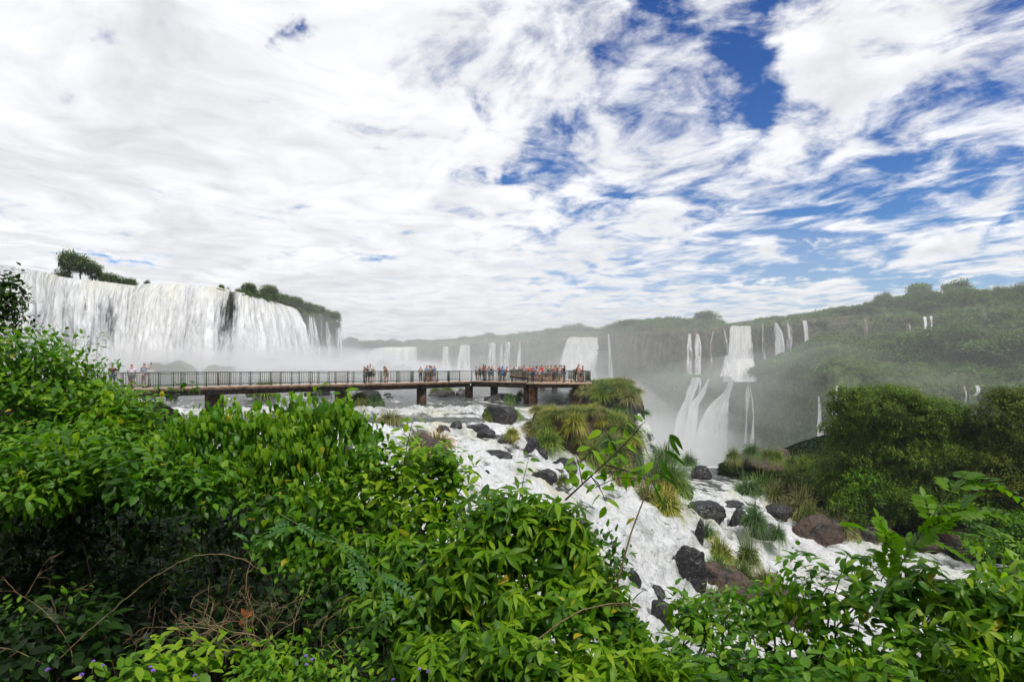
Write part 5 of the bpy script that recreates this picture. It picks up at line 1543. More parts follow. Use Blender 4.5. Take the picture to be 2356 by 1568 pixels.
# tufts hanging on the flanks of the near half
for i, (a, b, c, d, Yv, kd) in enumerate([(1236, 1290, 985, 1035, 37.4, 'fresh'), (1240, 1275, 955, 1000, 39, 'olive'), (1340, 1385, 1015, 1062, 36.6, 'olive'), (1375, 1420, 990, 1050, 37.2, 'blue'), (1395, 1450, 1010, 1075, 37.0, 'olive'),
    (1420, 1478, 950, 1030, 39.5, 'olive'), (1430, 1480, 1000, 1070, 38, 'blue'), (1300, 1345, 950, 985, 38.6, 'gold'), (1360, 1400, 1040, 1075, 36.6, 'fresh'), (1388, 1450, 1060, 1100, 36.0, 'straw'),
    (1400, 1470, 1080, 1122, 35.6, 'straw')]):
    tuss(a - 8, b + 8, c - 8, d + 4, Yv, kd, ['bright tuft at the near left corner of the big island', 'olive tuft at the left end of the big island', 'olive tuft low on the face of the big island', "grey green tuft in the middle of the island's face", "shaggy olive tuft on the island's right shoulder", "tall olive tuft at the island's right end, behind the slanting sprig", "grey green tuft hanging low at the island's right end", "golden tuft at the top of the island's brown rock face", "bright tuft at the foot of the island's face", "straw coloured tuft under the island's right end", 'pale tuft trailing lowest from the big island'][i], "tufts on the flank of the island")
# single tufts
tuss(1109, 1142, 934, 966, 44.8, 'olive', "grass tuft on the left shoulder of the dark rock below the middle piers")
tuss(1150, 1203, 928, 962, 45.6, 'fresh', "wide grass tuft on the right shoulder of the dark rock below the middle piers")
tuss(1160, 1196, 977, 1006, 38.5, 'gold', "single bright round grass tuft on the pointed rock")
tuss(864, 930, 938, 976, 42.5, 'straw', "straw coloured grass tuft at the left end of the ledge")
for a, b, c, d, k, lb in [(805, 850, 895, 925, 'olive', "olive tuft topping the covered rock under the walkway"), (838, 888, 905, 932, 'blue', "grey green tuft on the right of the covered rock under the walkway"), (800, 830, 905, 930, 'fresh', "bright tuft at the left foot of the covered rock under the walkway")]:
    tuss(a, b, c, d, 52.5, k, lb)
tuss(986, 1018, 887, 906, 66, 'olive', "left tuft of the mossy capped rock under the walkway"); tuss(1008, 1046, 886, 902, 67, 'fresh', "right tuft of the mossy capped rock under the walkway")
tuss(1157, 1186, 899, 926, 55.5, 'blue', "grey green tuft left of the paired pier"); tuss(1186, 1207, 894, 916, 59, 'blue', "smaller grey green tuft just left of the paired pier")
tuss(925, 985, 985, 1040, 34.5, 'olive', "olive tuft on the left of the brown crowned rock"); tuss(960, 1050, 980, 1045, 35.5, 'rust', "orange green tuft crowning the brown rock behind the bushes")
tuss(1280, 1310, 1078, 1118, 32.6, 'olive', "thin pale tuft standing in the foam above the central bush")
tuss(575, 640, 872, 905, 60, 'fresh', "tuft on the grassy rock behind the first pier")
# tufts between the cascades
tuss(1466, 1592, 1036, 1132, 39.5, 'blue', "largest drooping green tussock at the edge of the lower pool")
tuss(1505, 1590, 1070, 1140, 38.6, 'fresh', "lighter tussock growing from the right side of the largest drooping one")
tuss(1445, 1530, 1095, 1172, 35.2, 'straw', "rust tipped tuft on the left of the rock lip above the white mound")
tuss(1480, 1575, 1115, 1192, 34.6, 'gold', "yellow green tuft with dry orange blades overhanging the white mound")
tuss(1500, 1560, 1104, 1160, 35.4, 'rust', "rusty orange tuft at the back of the rock lip")
tuss(1562, 1608, 1034, 1078, 52, 'blue', "grey green round bush of grass at the canyon edge by the pool")
tuss(1495, 1570, 1010, 1075, 49, 'blue', "misty green tuft between the cascade and the lower pool")
tuss(1588, 1654, 1186, 1248, 33.0, 'blue', "dark green tuft hanging beside the thread of falling water")
tuss(1618, 1690, 1222, 1300, 31.5, 'gold', "golden tussock above the big black boulder")
tuss(1610, 1690, 1265, 1335, 30.6, 'fresh', "yellow green tussock at the foot of the golden one")
tuss(1690, 1752, 1226, 1310, 32.2, 'olive', "olive tussock right of the golden one, beside the small fall")
tuss(1665, 1745, 1280, 1350, 30.8, 'olive', "leaning olive tussock over the brown slab")
tuss(1725, 1800, 1300, 1358, 30.2, 'straw', "pale tussock at the foot of the small fall")
tuss(1705, 1768, 1144, 1228, 37.5, 'blue', "tall green tuft on the block at the top of the small fall")
tuss(1770, 1812, 1195, 1250, 37.0, 'blue', "green tuft on the shoulder of the small fall")
tuss(1600, 1680, 1340, 1400, 27.8, 'olive', "thin tuft growing in front of the brown slab")
# right bank
for i, (a, b, c, d, Yv, k) in enumerate([(1668, 1706, 1024, 1062, 50, 'olive'), (1706, 1752, 1012, 1052, 50.5, 'blue'), (1745, 1790, 1026, 1056, 50.8, 'olive'), (1768, 1806, 1030, 1062, 50.4, 'fresh'),
    (1800, 1840, 1040, 1080, 51, 'olive')]):
    tuss(a, b, c, d, Yv, k, ["left", "tallest", "wide", "short bright", "rightmost"][i] + " tuft on top of the brown cliff block beyond the pool", "tufts on the brown cliff block")
for i, (a, b, c, d, Yv, k) in enumerate([(1684, 1760, 1086, 1148, 47, 'blue'), (1715, 1800, 1080, 1150, 48, 'fresh'), (1750, 1810, 1100, 1162, 46.5, 'straw'), (1800, 1882, 1112, 1200, 44.2, 'straw'), (1835, 1890, 1150, 1215, 42.6, 'olive'),
    (1880, 1950, 1160, 1225, 41.8, 'straw'), (1905, 1975, 1180, 1240, 41, 'straw'), (1930, 2000, 1148, 1196, 43, 'olive'), (1975, 2040, 1160, 1205, 42.5, 'olive'), (1990, 2050, 1180, 1240, 41, 'straw'),
    (1820, 1880, 1040, 1090, 52, 'fresh'), (1850, 1930, 1045, 1100, 51, 'fresh'), (1830, 1900, 1080, 1130, 48.5, 'fresh'), (1890, 1960, 1075, 1130, 48.5, 'olive'), (1905, 1960, 1110, 1160, 46, 'fresh'), (1790, 1850, 1075, 1120, 49, 'olive'),
    (2290, 2360, 1235, 1300, 38, 'fresh'), (2310, 2400, 1290, 1350, 36, 'fresh')]):
    tuss(a, b, c, d, Yv, k, ["grey green tussock at the water's edge, nearest the lower pool", 'wide green tussock behind the one nearest the lower pool', 'pale tussock beside the dark cube shaped rock', 'large straw topped tussock in the middle of the right bank', 'olive tussock hanging below the large straw topped one', 'left of the two straw tipped tussocks above the long dark bank rock', 'right of the two straw tipped tussocks above the long dark bank rock', 'small round tussock set back before the dark tree', 'olive tuft between the small round tussock and the brown boulder', 'straw coloured tuft drooping beside the brown boulder', 'bright tuft just right of the brown cliff block', 'bright grass mound between the cliff block and the dark tree', 'green mound below the grass beside the cliff block', "olive mound touching the dark tree's left foot", "bright tuft in front of the dark tree's left foot", 'olive tuft at the back of the straw topped tussock', 'tuft at the right picture edge above the last bend of the channel', 'lowest tuft at the right picture edge'][i], "tussocks along the right bank")

LM = {
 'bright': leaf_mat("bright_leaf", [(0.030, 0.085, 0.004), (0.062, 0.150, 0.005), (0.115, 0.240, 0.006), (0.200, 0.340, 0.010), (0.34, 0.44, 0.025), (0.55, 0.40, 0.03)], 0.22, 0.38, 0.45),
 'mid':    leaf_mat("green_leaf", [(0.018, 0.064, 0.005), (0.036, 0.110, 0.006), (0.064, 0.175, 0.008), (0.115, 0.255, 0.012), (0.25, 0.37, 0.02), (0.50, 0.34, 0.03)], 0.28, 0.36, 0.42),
 'dark':   leaf_mat("dark_and_shaded_leaf", [(0.004, 0.014, 0.002), (0.008, 0.026, 0.003), (0.014, 0.042, 0.004), (0.026, 0.070, 0.006), (0.070, 0.13, 0.012)], 0.18, 0.2, 0.5),  # dark foliage; for the hollow's plants, shade is put into this leaf colour
 'glauc':  leaf_mat("grey_green_leaf", [(0.030, 0.095, 0.022), (0.045, 0.135, 0.030), (0.075, 0.190, 0.045), (0.110, 0.240, 0.060), (0.15, 0.28, 0.08)], 0.3, 0.30, 0.45),
 'treeA':  leaf_mat("tree_leaf", [(0.027, 0.063, 0.009), (0.054, 0.105, 0.012), (0.093, 0.158, 0.015), (0.165, 0.225, 0.019), (0.345, 0.330, 0.030)], 0.15, 0.25, 0.55),
 'treeB':  leaf_mat("brown_green_leaf", [(0.027, 0.048, 0.009), (0.054, 0.081, 0.012), (0.093, 0.120, 0.015), (0.150, 0.162, 0.019), (0.330, 0.240, 0.030)], 0.15, 0.25, 0.55),
 'far':    leaf_mat("far_leaf", [(0.030, 0.055, 0.014), (0.055, 0.095, 0.022), (0.090, 0.150, 0.032), (0.135, 0.205, 0.045), (0.20, 0.26, 0.07)], 0.12, 0.25, 0.6),
}
M_BARK = simple_mat("twig_bark", (0.045, 0.032, 0.020), 0.85, 0.2, 0.5, 20.0)
M_DRY = simple_mat("dry_stem", (0.22, 0.155, 0.085), 0.8, 0.2, 0.4, 20.0)
M_GREENSTEM = simple_mat("green_stem", (0.06, 0.10, 0.025), 0.6, 0.3, 0.4, 20.0)

class Foliage:
    def __init__(self, seed):
        self.r = np.random.default_rng(seed); self.L = []; self.tw = []; self.tr = []; self.yellow = 0.006
    def twig(self, P, r0=0.004, r1=0.0012):
        self.tw.append(P); self.tr.append(np.linspace(r0, r1, len(P)))
    def add(self, base, d, up, L, W, droop, tone, shape='ovate', fold=0.22):
        tone = np.clip(np.broadcast_to(tone, (len(base),)) * 0.80, 0, .70); tone = np.where(self.r.random(len(base)) < self.yellow, self.r.uniform(.9, 1, len(base)), tone)
        self.L.append(leaves_mesh(base, d, up, L, W, droop, tone, fold, shape))
    def shoots(self, pos, dirs, kind, size, tone0):
        """leafy shoots, all at once: pos, dirs (n,3)"""
        r = self.r; n = len(pos)
        if n == 0: return
        UP = np.array([0, 0, 1.0])
        if kind == 'palmate':
            # a fan of five drooping lance leaflets at each shoot end, and a second fan lower down
            for lev in range(2):
                c = pos - dirs * (lev * size * 0.9) + r.normal(size=(n, 3)) * size * 0.25
                ax = unit(dirs * 0.8 + UP * 0.5 + r.normal(size=(n, 3)) * 0.35)
                a = unit(np.cross(ax, r.normal(size=(n, 3)))); b = np.cross(ax, a)
                ph0 = r.random(n) * 6.28
                for k in range(5):
                    ph = ph0 + k * 1.257 + r.normal(size=n) * .12
                    d = a * np.cos(ph)[:, None] + b * np.sin(ph)[:, None] + ax * 0.25 - UP * 0.30
                    L = size * (0.85 + 0.45 * r.random(n))
                    self.add(c, d, ax + r.normal(size=(n, 3)) * .15, L, L * 0.30, 0.35 + 0.3 * r.random(n), np.clip(tone0 + r.normal(size=n) * .12 - lev * .1, 0, 1), 'lance', 0.30)
        elif kind == 'pinnate':
            Lr = size * 3.0
            ax = unit(dirs + r.normal(size=(n, 3)) * .3 + UP * 0.1)
            sd = unit(np.cross(ax, UP + r.normal(size=(n, 3)) * .3)); nor = np.cross(sd, ax)
            m = 6
            for k in range(m):
                s = (k + 0.6) / m
                c = pos + ax * Lr * s - UP * (Lr * 0.35 * s * s)
                for sg in (-1, 1):
                    d = sd * sg + ax * 0.45 - UP * 0.12 * s
                    L = size * (0.75 + 0.35 * math.sin(math.pi * s)) * (0.9 + .2 * r.random(n))
                    self.add(c, d, nor + r.normal(size=(n, 3)) * .18, L, L * 0.46, 0.10 + 0.15 * r.random(n), np.clip(tone0 + r.normal(size=n) * .07, 0, 1), 'ovate', 0.12)
            L = np.full(n, size)
            self.add(pos + ax * Lr - UP * Lr * .35, ax - UP * .3, nor, L, L * .46, L * 0 + .1, tone0, 'ovate')
        else:
            m = 8 if kind != 'hang' else 7
            Lt = size * (3.2 if kind != 'small' else 3.0)
            ax = unit(dirs + r.normal(size=(n, 3)) * .35)
            a = unit(np.cross(ax, r.normal(size=(n, 3)))); b = np.cross(ax, a)
            ph0 = r.random(n) * 6.28
            for k in range(m):
                s = (k + .3) / m - 0.45
                c = pos + ax * (Lt * s) - UP * (Lt * 0.12 * s * s)
                ph = ph0 + k * 2.4 + r.normal(size=n) * .3
                out = a * np.cos(ph)[:, None] + b * np.sin(ph)[:, None]
                if kind == 'hang':
                    d = out * 0.55 + ax * .1 - UP * (0.85 + .3 * r.random(n))[:, None]
                    upn = out + UP * .5 + dirs * .5
                else:
                    d = out * 0.9 + ax * .45 - UP * 0.28
                    upn = UP + out * .25 + dirs * .35 + r.normal(size=(n, 3)) * .25
                c = c + out * size * 0.18
                L = size * (0.75 + 0.5 * r.random(n)) * (1.0 if k < m - 2 else 0.75)
                tn = np.clip(tone0 + r.normal(size=n) * .11 + (0.10 if k >= m - 2 else 0), 0, 1)
                wr = 0.50 if kind != 'small' else 0.42
                self.add(c, d, upn, L, L * (wr + .08 * r.random(n)), 0.12 + 0.3 * r.random(n), tn, 'heart' if kind == 'hang' else 'ovate', 0.2)
    def blob(self, c, rad, n, kind, size, tone=0.45, shell=0.62, front=0.35, lowcut=-0.75, jit=0.15):
        r = self.r
        v = unit(r.normal(size=(int(n * 2.2), 3)))
        v = v[(v[:, 2] > lowcut)]
        p = np.clip(0.62 - 0.38 * v[:, 1], 0, 1)
        v = v[r.random(len(v)) < p][:n]
        m = len(v)
        q = v * 1.7 + np.array(c)
        bumpy = 1 + 0.20 * fbm(q[:, 0] * 1.2, q[:, 1] * 1.2, q[:, 2] * 1.2, 2) * 2
        rr = (shell + (1 - shell) * r.random(m) ** 0.6) * bumpy
        pos = np.array(c) + v * rr[:, None] * np.array(rad)
        d = unit(v / np.array(rad) * np.mean(rad) + np.array([0, 0, 0.35]) + r.normal(size=(m, 3)) * .35)
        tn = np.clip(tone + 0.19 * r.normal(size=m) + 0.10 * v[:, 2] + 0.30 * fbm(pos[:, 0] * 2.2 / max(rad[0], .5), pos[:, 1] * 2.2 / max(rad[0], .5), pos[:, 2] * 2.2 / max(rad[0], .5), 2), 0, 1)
        size = size * 1.0
        self.shoots(pos, d, kind, size, tn)
        sel = r.random(m) < 0.06
        for P, dd in zip(pos[sel], d[sel]):
            e = P - dd * r.uniform(.15, .5) + r.normal(size=3) * .05
            self.twig(np.array([e + (np.array(c) - e) * .5 * r.random(), e, (e + P) / 2 + r.normal(size=3) * .01, P]), 0.006, 0.002)
    def build(self, root, mat, leafname="foliage", twigname="branches", stem=M_BARK, loc=None):
        loc = root.location if loc is None else loc
        L = np.array(loc[:])
        if self.L:
            V, Tn, T3, T4, off = [], [], [], [], 0
            for v, t3, t4, tn in self.L:
                V.append(v); Tn.append(tn); T3.append(t3 + off); T4.append(t4 + off); off += len(v)
            make(leafname, np.concatenate(V) - L, [np.concatenate(T3), np.concatenate(T4)], mat, root, {'tone': np.concatenate(Tn)})
        if self.tw:
            v, f = tubes(self.tw, self.tr, 4)
            make(twigname, v - L, f, stem, root)

def shrub(name, label, cat, blobs, mat, kind, size, dens, tone=0.45, seed=1, group="shrubs of the near bank", stems=1, shell=0.55, rough=1.0, lowcut=-0.75):
    """blobs: (px, py, rx, ry, Y) in layout units at depth Y"""
    B = [(pt(px, py, Y), rx / F * Y, ry / F * Y) for px, py, rx, ry, Y in blobs]
    c0 = B[-1][0]
    gz = surf(c0[0], c0[1])
    root = empty(name, (c0[0], c0[1], gz), label, cat, group)
    fo = Foliage(seed)
    for c, rx, rz in B:
        ry = (rx + rz) / 2 * rough
        area = 4 * math.pi * ((rx * rz + rx * ry + ry * rz) / 3)
        n = int(dens * area / (size * size) * 1.9 / (8 if kind != 'palmate' else 4.0) * (0.75 if kind == 'pinnate' else 1))
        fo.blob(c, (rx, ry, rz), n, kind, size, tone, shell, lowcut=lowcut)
        for s in range(stems):
            e = c + fo.r.normal(size=3) * np.array([rx, ry, rz]) * .45
            g = np.array([c0[0] + (c[0] - c0[0]) * .6, c[1] + .3, surf(c[0], c[1] + .3) - .1]) + fo.r.normal(size=3) * np.array([.15, .15, 0])
            t = np.linspace(0, 1, 7)[:, None]
            P = g * (1 - t) + e * t + np.array([0, 0, 1]) * np.sin(np.pi * t) * .12 + fo.r.normal(size=(7, 3)) * .025
            fo.tw.append(P); fo.tr.append(np.linspace(.013, .004, 7))
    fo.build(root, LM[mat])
    # a climber of another kind threaded through the shrub
    alt = {'mid': ('bright', 'hang', .8), 'bright': ('mid', 'leafy', .85), 'dark': ('mid', 'small', .6)}[mat]
    f2 = Foliage(seed + 500)
    for c, rx, rz in B[::2]:
        ry = (rx + rz) / 2 * rough
        q = f2.r.normal(size=3) * np.array([rx, ry, rz]) * .25
        f2.blob(c + q, (rx * .8, ry * .8, rz * .8), int(9 * dens * rx * rz / (size * size) * .30), alt[1], size * alt[2], .45, .95)
    if f2.L: f2.tw = []; f2.build(root, LM[alt[0]], "vine_leaves")
    return root, fo

S = shrub
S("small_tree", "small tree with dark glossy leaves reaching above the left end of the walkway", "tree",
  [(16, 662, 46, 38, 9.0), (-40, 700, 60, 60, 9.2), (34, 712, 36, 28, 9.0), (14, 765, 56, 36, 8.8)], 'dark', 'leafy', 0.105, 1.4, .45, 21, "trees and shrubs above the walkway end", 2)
S("shrub", "leafy shrub with glossy green leaves hiding the near end of the walkway", "shrub",
  [(60, 830, 110, 75, 8.2), (155, 860, 56, 56, 7.9), (215, 915, 40, 36, 7.8), (60, 950, 130, 100, 7.9), (190, 960, 110, 80, 7.7)], 'mid', 'leafy', 0.115, 1.7, .50, 22)
S("shrub", "broad rounded shrub of mid green leaves below the first walkway span", "shrub",
  [(290, 940, 66, 48, 7.6), (345, 985, 62, 50, 7.4), (270, 1020, 90, 70, 7.2), (150, 1070, 130, 80, 7.1), (370, 1060, 60, 60, 7.0), (20, 1080, 110, 90, 7.1)], 'mid', 'leafy', 0.115, 1.8, .55, 23)
S("shrub", "vine covered shrub of drooping heart shaped leaves left of the first pier", "shrub",
  [(445, 985, 56, 40, 6.8), (540, 972, 72, 42, 6.7), (500, 1030, 100, 70, 6.6), (420, 1090, 90, 70, 6.5), (600, 1060, 90, 70, 6.5)], 'mid', 'hang', 0.115, 1.7, .55, 24)
S("shrub", "vine covered shrub with hanging leaves under the middle of the walkway", "shrub",
  [(655, 965, 60, 40, 6.6), (740, 950, 60, 40, 6.5), (800, 972, 46, 40, 6.4), (838, 1010, 26, 44, 6.3), (700, 1030, 100, 70, 6.4), (800, 1060, 60, 56, 6.3), (740, 1110, 90, 70, 6.2)], 'mid', 'hang', 0.12, 1.7, .60, 25)
S("shrub", "light green bush with a bare upright sprout, in front of the brown crowned rock", "shrub",
  [(905, 1090, 66, 60, 5.8), (975, 1080, 60, 56, 5.7), (1030, 1110, 44, 64, 5.6), (930, 1170, 110, 76, 5.6), (1010, 1190, 50, 60, 5.5), (830, 1150, 90, 76, 5.8)], 'bright', 'leafy', 0.115, 1.6, .50, 26)
S("shrub", "domed central bush of drooping five fingered leaves beside the white water", "shrub",
  [(1150, 1170, 84, 50, 4.8), (1250, 1175, 84, 60, 4.7), (1310, 1220, 50, 60, 4.6), (1120, 1240, 90, 70, 4.7), (1250, 1270, 110, 80, 4.6), (1340, 1300, 56, 70, 4.5), (1080, 1300, 90, 80, 4.6)], 'bright', 'palmate', 0.135, 1.35, .42, 27)
S("shrub", "mass of lance shaped drooping leaves sloping down to the right of the central bush", "shrub",
  [(1380, 1370, 56, 66, 4.3), (1430, 1430, 50, 60, 4.2), (1300, 1390, 110, 70, 4.3), (1180, 1390, 110, 70, 4.4), (1450, 1490, 60, 50, 4.1)], 'bright', 'palmate', 0.125, 1.35, .45, 28)
S("shrub", "shaded bush of long five fingered leaves left of the central bush", "shrub",
  [(960, 1290, 100, 76, 5.0), (860, 1290, 90, 76, 5.2), (1000, 1390, 100, 80, 4.7), (900, 1410, 90, 76, 4.8)], 'mid', 'palmate', 0.125, 1.3, .55, 29)
S("shrub", "bushy clump with feathered grey green leaves left of the shaded bush", "shrub",
  [(720, 1190, 90, 70, 5.6), (640, 1180, 70, 60, 5.8), (760, 1290, 90, 60, 5.3), (690, 1250, 80, 60, 5.5)], 'mid', 'leafy', 0.115, 1.3, .40, 30)
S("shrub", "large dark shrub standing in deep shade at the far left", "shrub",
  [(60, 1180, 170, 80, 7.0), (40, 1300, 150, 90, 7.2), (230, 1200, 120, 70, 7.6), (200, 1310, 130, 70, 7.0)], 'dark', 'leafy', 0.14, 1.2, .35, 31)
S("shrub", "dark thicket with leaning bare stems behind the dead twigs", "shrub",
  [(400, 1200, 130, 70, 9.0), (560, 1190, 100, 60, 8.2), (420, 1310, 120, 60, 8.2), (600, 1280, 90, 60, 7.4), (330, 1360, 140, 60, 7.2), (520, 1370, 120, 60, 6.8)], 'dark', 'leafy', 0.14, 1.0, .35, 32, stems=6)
S("shrub", "overhanging shrub of dark leaves roofing the shaded hollow", "shrub",
  [(130, 1060, 150, 60, 6.2), (330, 1090, 130, 50, 6.0), (60, 1120, 130, 60, 5.8), (480, 1120, 110, 46, 6.0), (200, 1110, 150, 50, 6.8), (420, 1110, 150, 46, 7.2)], 'mid', 'leafy', 0.12, 1.6, .40, 44)
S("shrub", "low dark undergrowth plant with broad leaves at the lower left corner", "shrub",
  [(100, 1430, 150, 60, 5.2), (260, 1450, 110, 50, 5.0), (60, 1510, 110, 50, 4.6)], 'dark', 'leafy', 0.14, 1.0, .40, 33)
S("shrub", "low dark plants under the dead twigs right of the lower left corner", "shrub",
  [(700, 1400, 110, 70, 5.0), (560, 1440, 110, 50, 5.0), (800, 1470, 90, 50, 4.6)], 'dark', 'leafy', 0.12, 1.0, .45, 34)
S("low_shrub", "low yellow green plant with broad veined leaves along the bottom edge, among purple flowers", "shrub",
  [(400, 1530, 110, 36, 3.9), (520, 1520, 90, 36, 3.9), (300, 1560, 90, 36, 3.7)], 'bright', 'leafy', 0.105, 1.2, .55, 35)
S("low_shrub", "low plant with small round leaves along the bottom edge under the shaded bush", "shrub",
  [(660, 1530, 100, 40, 3.9), (790, 1545, 90, 40, 3.8), (590, 1560, 80, 30, 3.7)], 'mid', 'small', 0.07, 1.2, .60, 36)
S("low_shrub", "five fingered shrub filling the bottom edge below the central bush", "shrub",
  [(1000, 1520, 120, 60, 3.8), (1130, 1490, 100, 60, 3.9), (1250, 1510, 110, 56, 3.8)], 'bright', 'palmate', 0.115, 1.2, .45, 37)
S("low_shrub", "shrub with yellow green star shaped leaves at the bottom edge beside the dark boulders", "shrub",
  [(1390, 1530, 100, 56, 3.7), (1500, 1510, 80, 56, 3.8), (1570, 1550, 70, 40, 3.6)], 'bright', 'palmate', 0.115, 1.2, .60, 38)
S("low_shrub", "low leafy plants along the bottom edge under the open dark leaved shrub", "shrub",
  [(1680, 1556, 90, 34, 3.35), (1800, 1560, 90, 36, 3.3), (1920, 1562, 90, 36, 3.25), (2040, 1560, 90, 40, 3.2)], 'mid', 'leafy', 0.09, 1.5, .55, 45)
S("shrub", "shrub of small oval leaves in front of the big black boulder", "shrub",
  [(1590, 1400, 50, 44, 4.3), (1650, 1430, 76, 50, 4.2), (1720, 1410, 66, 50, 4.2), (1620, 1490, 90, 50, 4.0)], 'mid', 'leafy', 0.085, 1.35, .60, 39)
S("shrub", "open dark leaved shrub in the middle of the lower right, white water showing through", "shrub",
  [(1790, 1370, 60, 40, 4.2), (1860, 1330, 60, 36, 4.1), (1830, 1430, 90, 50, 4.0), (1750, 1500, 90, 56, 3.8), (1900, 1500, 90, 60, 3.8)], 'mid', 'leafy', 0.095, 0.95, .45, 40)
S("shrub", "spreading shrub with glossy leaves reaching over the white water at lower right", "shrub",
  [(1960, 1290, 50, 26, 4.1), (1930, 1370, 70, 50, 4.0), (2030, 1340, 70, 46, 3.9), (2010, 1430, 90, 60, 3.8), (2090, 1510, 100, 60, 3.6)], 'mid', 'leafy', 0.10, 1.0, .55, 41)
S("shrub", "bright five fingered shrub filling the lower right corner", "shrub",
  [(2140, 1350, 80, 50, 3.8), (2240, 1380, 90, 60, 3.7), (2330, 1400, 80, 70, 3.6), (2180, 1450, 100, 60, 3.6), (2300, 1500, 110, 70, 3.4)], 'bright', 'palmate', 0.115, 1.25, .45, 42)
S("shrub", "broad leaved shrub against the right edge, below the round brown boulder", "shrub",
  [(2330, 1310, 60, 40, 4.2), (2380, 1350, 50, 60, 4.1), (2290, 1330, 40, 36, 4.1)], 'mid', 'leafy', 0.105, 1.1, .65, 43)

print("leaf points", sum(len(m.vertices) for m in bpy.data.meshes if m.name.startswith('foliage')))


# ------------------------------------------------------------------ trees of the right bank
def tree(label, blobs, mat, size, dens, tone, seed, trunk_at, group="trees of the right bank", tr=0.16, name="tree"):
    B = [(pt(px, py, Y), rx / F * Y, ry / F * Y) for px, py, rx, ry, Y in blobs]
    gx = (trunk_at[0] - CX) / F * trunk_at[1]; gy = trunk_at[1]; gz = surf(gx, gy)
    root = empty(name, (gx, gy, gz), label, "tree", group)
    fo = Foliage(seed)
    for c, rx, rz in B:
        ry = (rx + rz) / 2
        area = 4 * math.pi * ((rx * rz + rx * ry + ry * rz) / 3)
        fo.blob(c, (rx, ry, rz), int(dens * area / (size * size) * .36), 'leafy', size, tone, 0.5)
        for k in range(5):          # boughs that break the outline
            v = unit(fo.r.normal(size=3) + np.array([0, -.3, .5])); cc = c + v * np.array([rx, ry, rz]) * .92; q = fo.r.uniform(.22, .4)
            fo.blob(cc, (rx * q, rx * q, rx * q * .6), int(dens * 12 * (rx * q) ** 2 * .6 / (size * size) * .36), 'leafy', size * .9, tone + .12 * fo.r.normal(), 0.5)
    fo.tw, fo.tr = [], []
    g0 = np.array([gx, gy, gz - .3]); top = np.mean([b[0] for b in B], 0)
    fork = g0 * .5 + top * .5
    t = np.linspace(0, 1, 8)[:, None]
    fo.tw.append(g0 * (1 - t) + fork * t + fo.r.normal(size=(8, 3)) * .06); fo.tr.append(np.linspace(tr, tr * .7, 8))
    for c, rx, rz in B:
        for q in range(3):
            e = c + fo.r.normal(size=3) * np.array([rx, rx, rz]) * .4
            fo.tw.append(fork * (1 - t) + e * t + np.sin(np.pi * t) * fo.r.normal(size=3) * .3); fo.tr.append(np.linspace(tr * .5, tr * .1, 8))
    fo.build(root, LM[mat], "crown", "trunk")
    return root
tree("large round dark tree with small dull green leaves on the right bank", [(2040, 948, 120, 62), (1960, 985, 66, 76), (2130, 970, 90, 56), (1975, 1060, 84, 74), (2080, 1050, 120, 84), (2190, 1010, 76, 56), (1930, 920, 50, 36), (2010, 915, 70, 34)] and
     [(a, b, c, d, 44) for a, b, c, d in [(2040, 955, 120, 62), (1962, 985, 60, 72), (2130, 975, 90, 56), (1975, 1065, 84, 74), (2080, 1060, 120, 84), (2185, 1005, 70, 50), (1945, 925, 40, 34), (2020, 918, 66, 30), (1925, 1110, 50, 44)]], 'treeA', 0.20, 1.5, .45, 51, (2060, 45))
tree("shaded lower tree under the large round one, darker leaves", [(2020, 1150, 90, 56, 42.5), (2130, 1150, 100, 66, 42.5), (2220, 1080, 70, 80, 43), (2200, 1190, 80, 50, 41.5), (1960, 1170, 50, 40, 42)], 'treeA', 0.20, 1.4, .30, 52, (2110, 42.8))
tree("brown tinged tree rising at the right edge above the dark one", [(2310, 965, 66, 70, 41), (2375, 930, 66, 46, 41.5), (2350, 1040, 90, 90, 40.5), (2290, 1110, 70, 70, 40), (2390, 1130, 70, 80, 40)], 'treeB', 0.20, 1.5, .50, 53, (2330, 41))
S("shrub", "bright green bush between the tufts and the dark tree", "shrub",
  [(1985, 1110, 40, 34, 42), (2030, 1135, 44, 32, 41.6), (1960, 1150, 36, 30, 42)], 'mid', 'leafy', 0.20, .9, .60, 54, "shrubs of the right bank")
S("shrub", "dark leafy bush over the round brown boulder at the right edge", "shrub",
  [(2290, 1200, 66, 40, 38.5), (2350, 1220, 50, 50, 38), (2230, 1170, 50, 36, 39.5)], 'mid', 'leafy', 0.20, 1.0, .40, 55, "shrubs of the right bank")
S("shrub", "low bright shrub hanging over the right edge of the channel", "shrub",
  [(2260, 1250, 40, 26, 37.5), (2340, 1270, 46, 30, 37)], 'mid', 'leafy', 0.18, .9, .60, 56, "shrubs of the right bank")

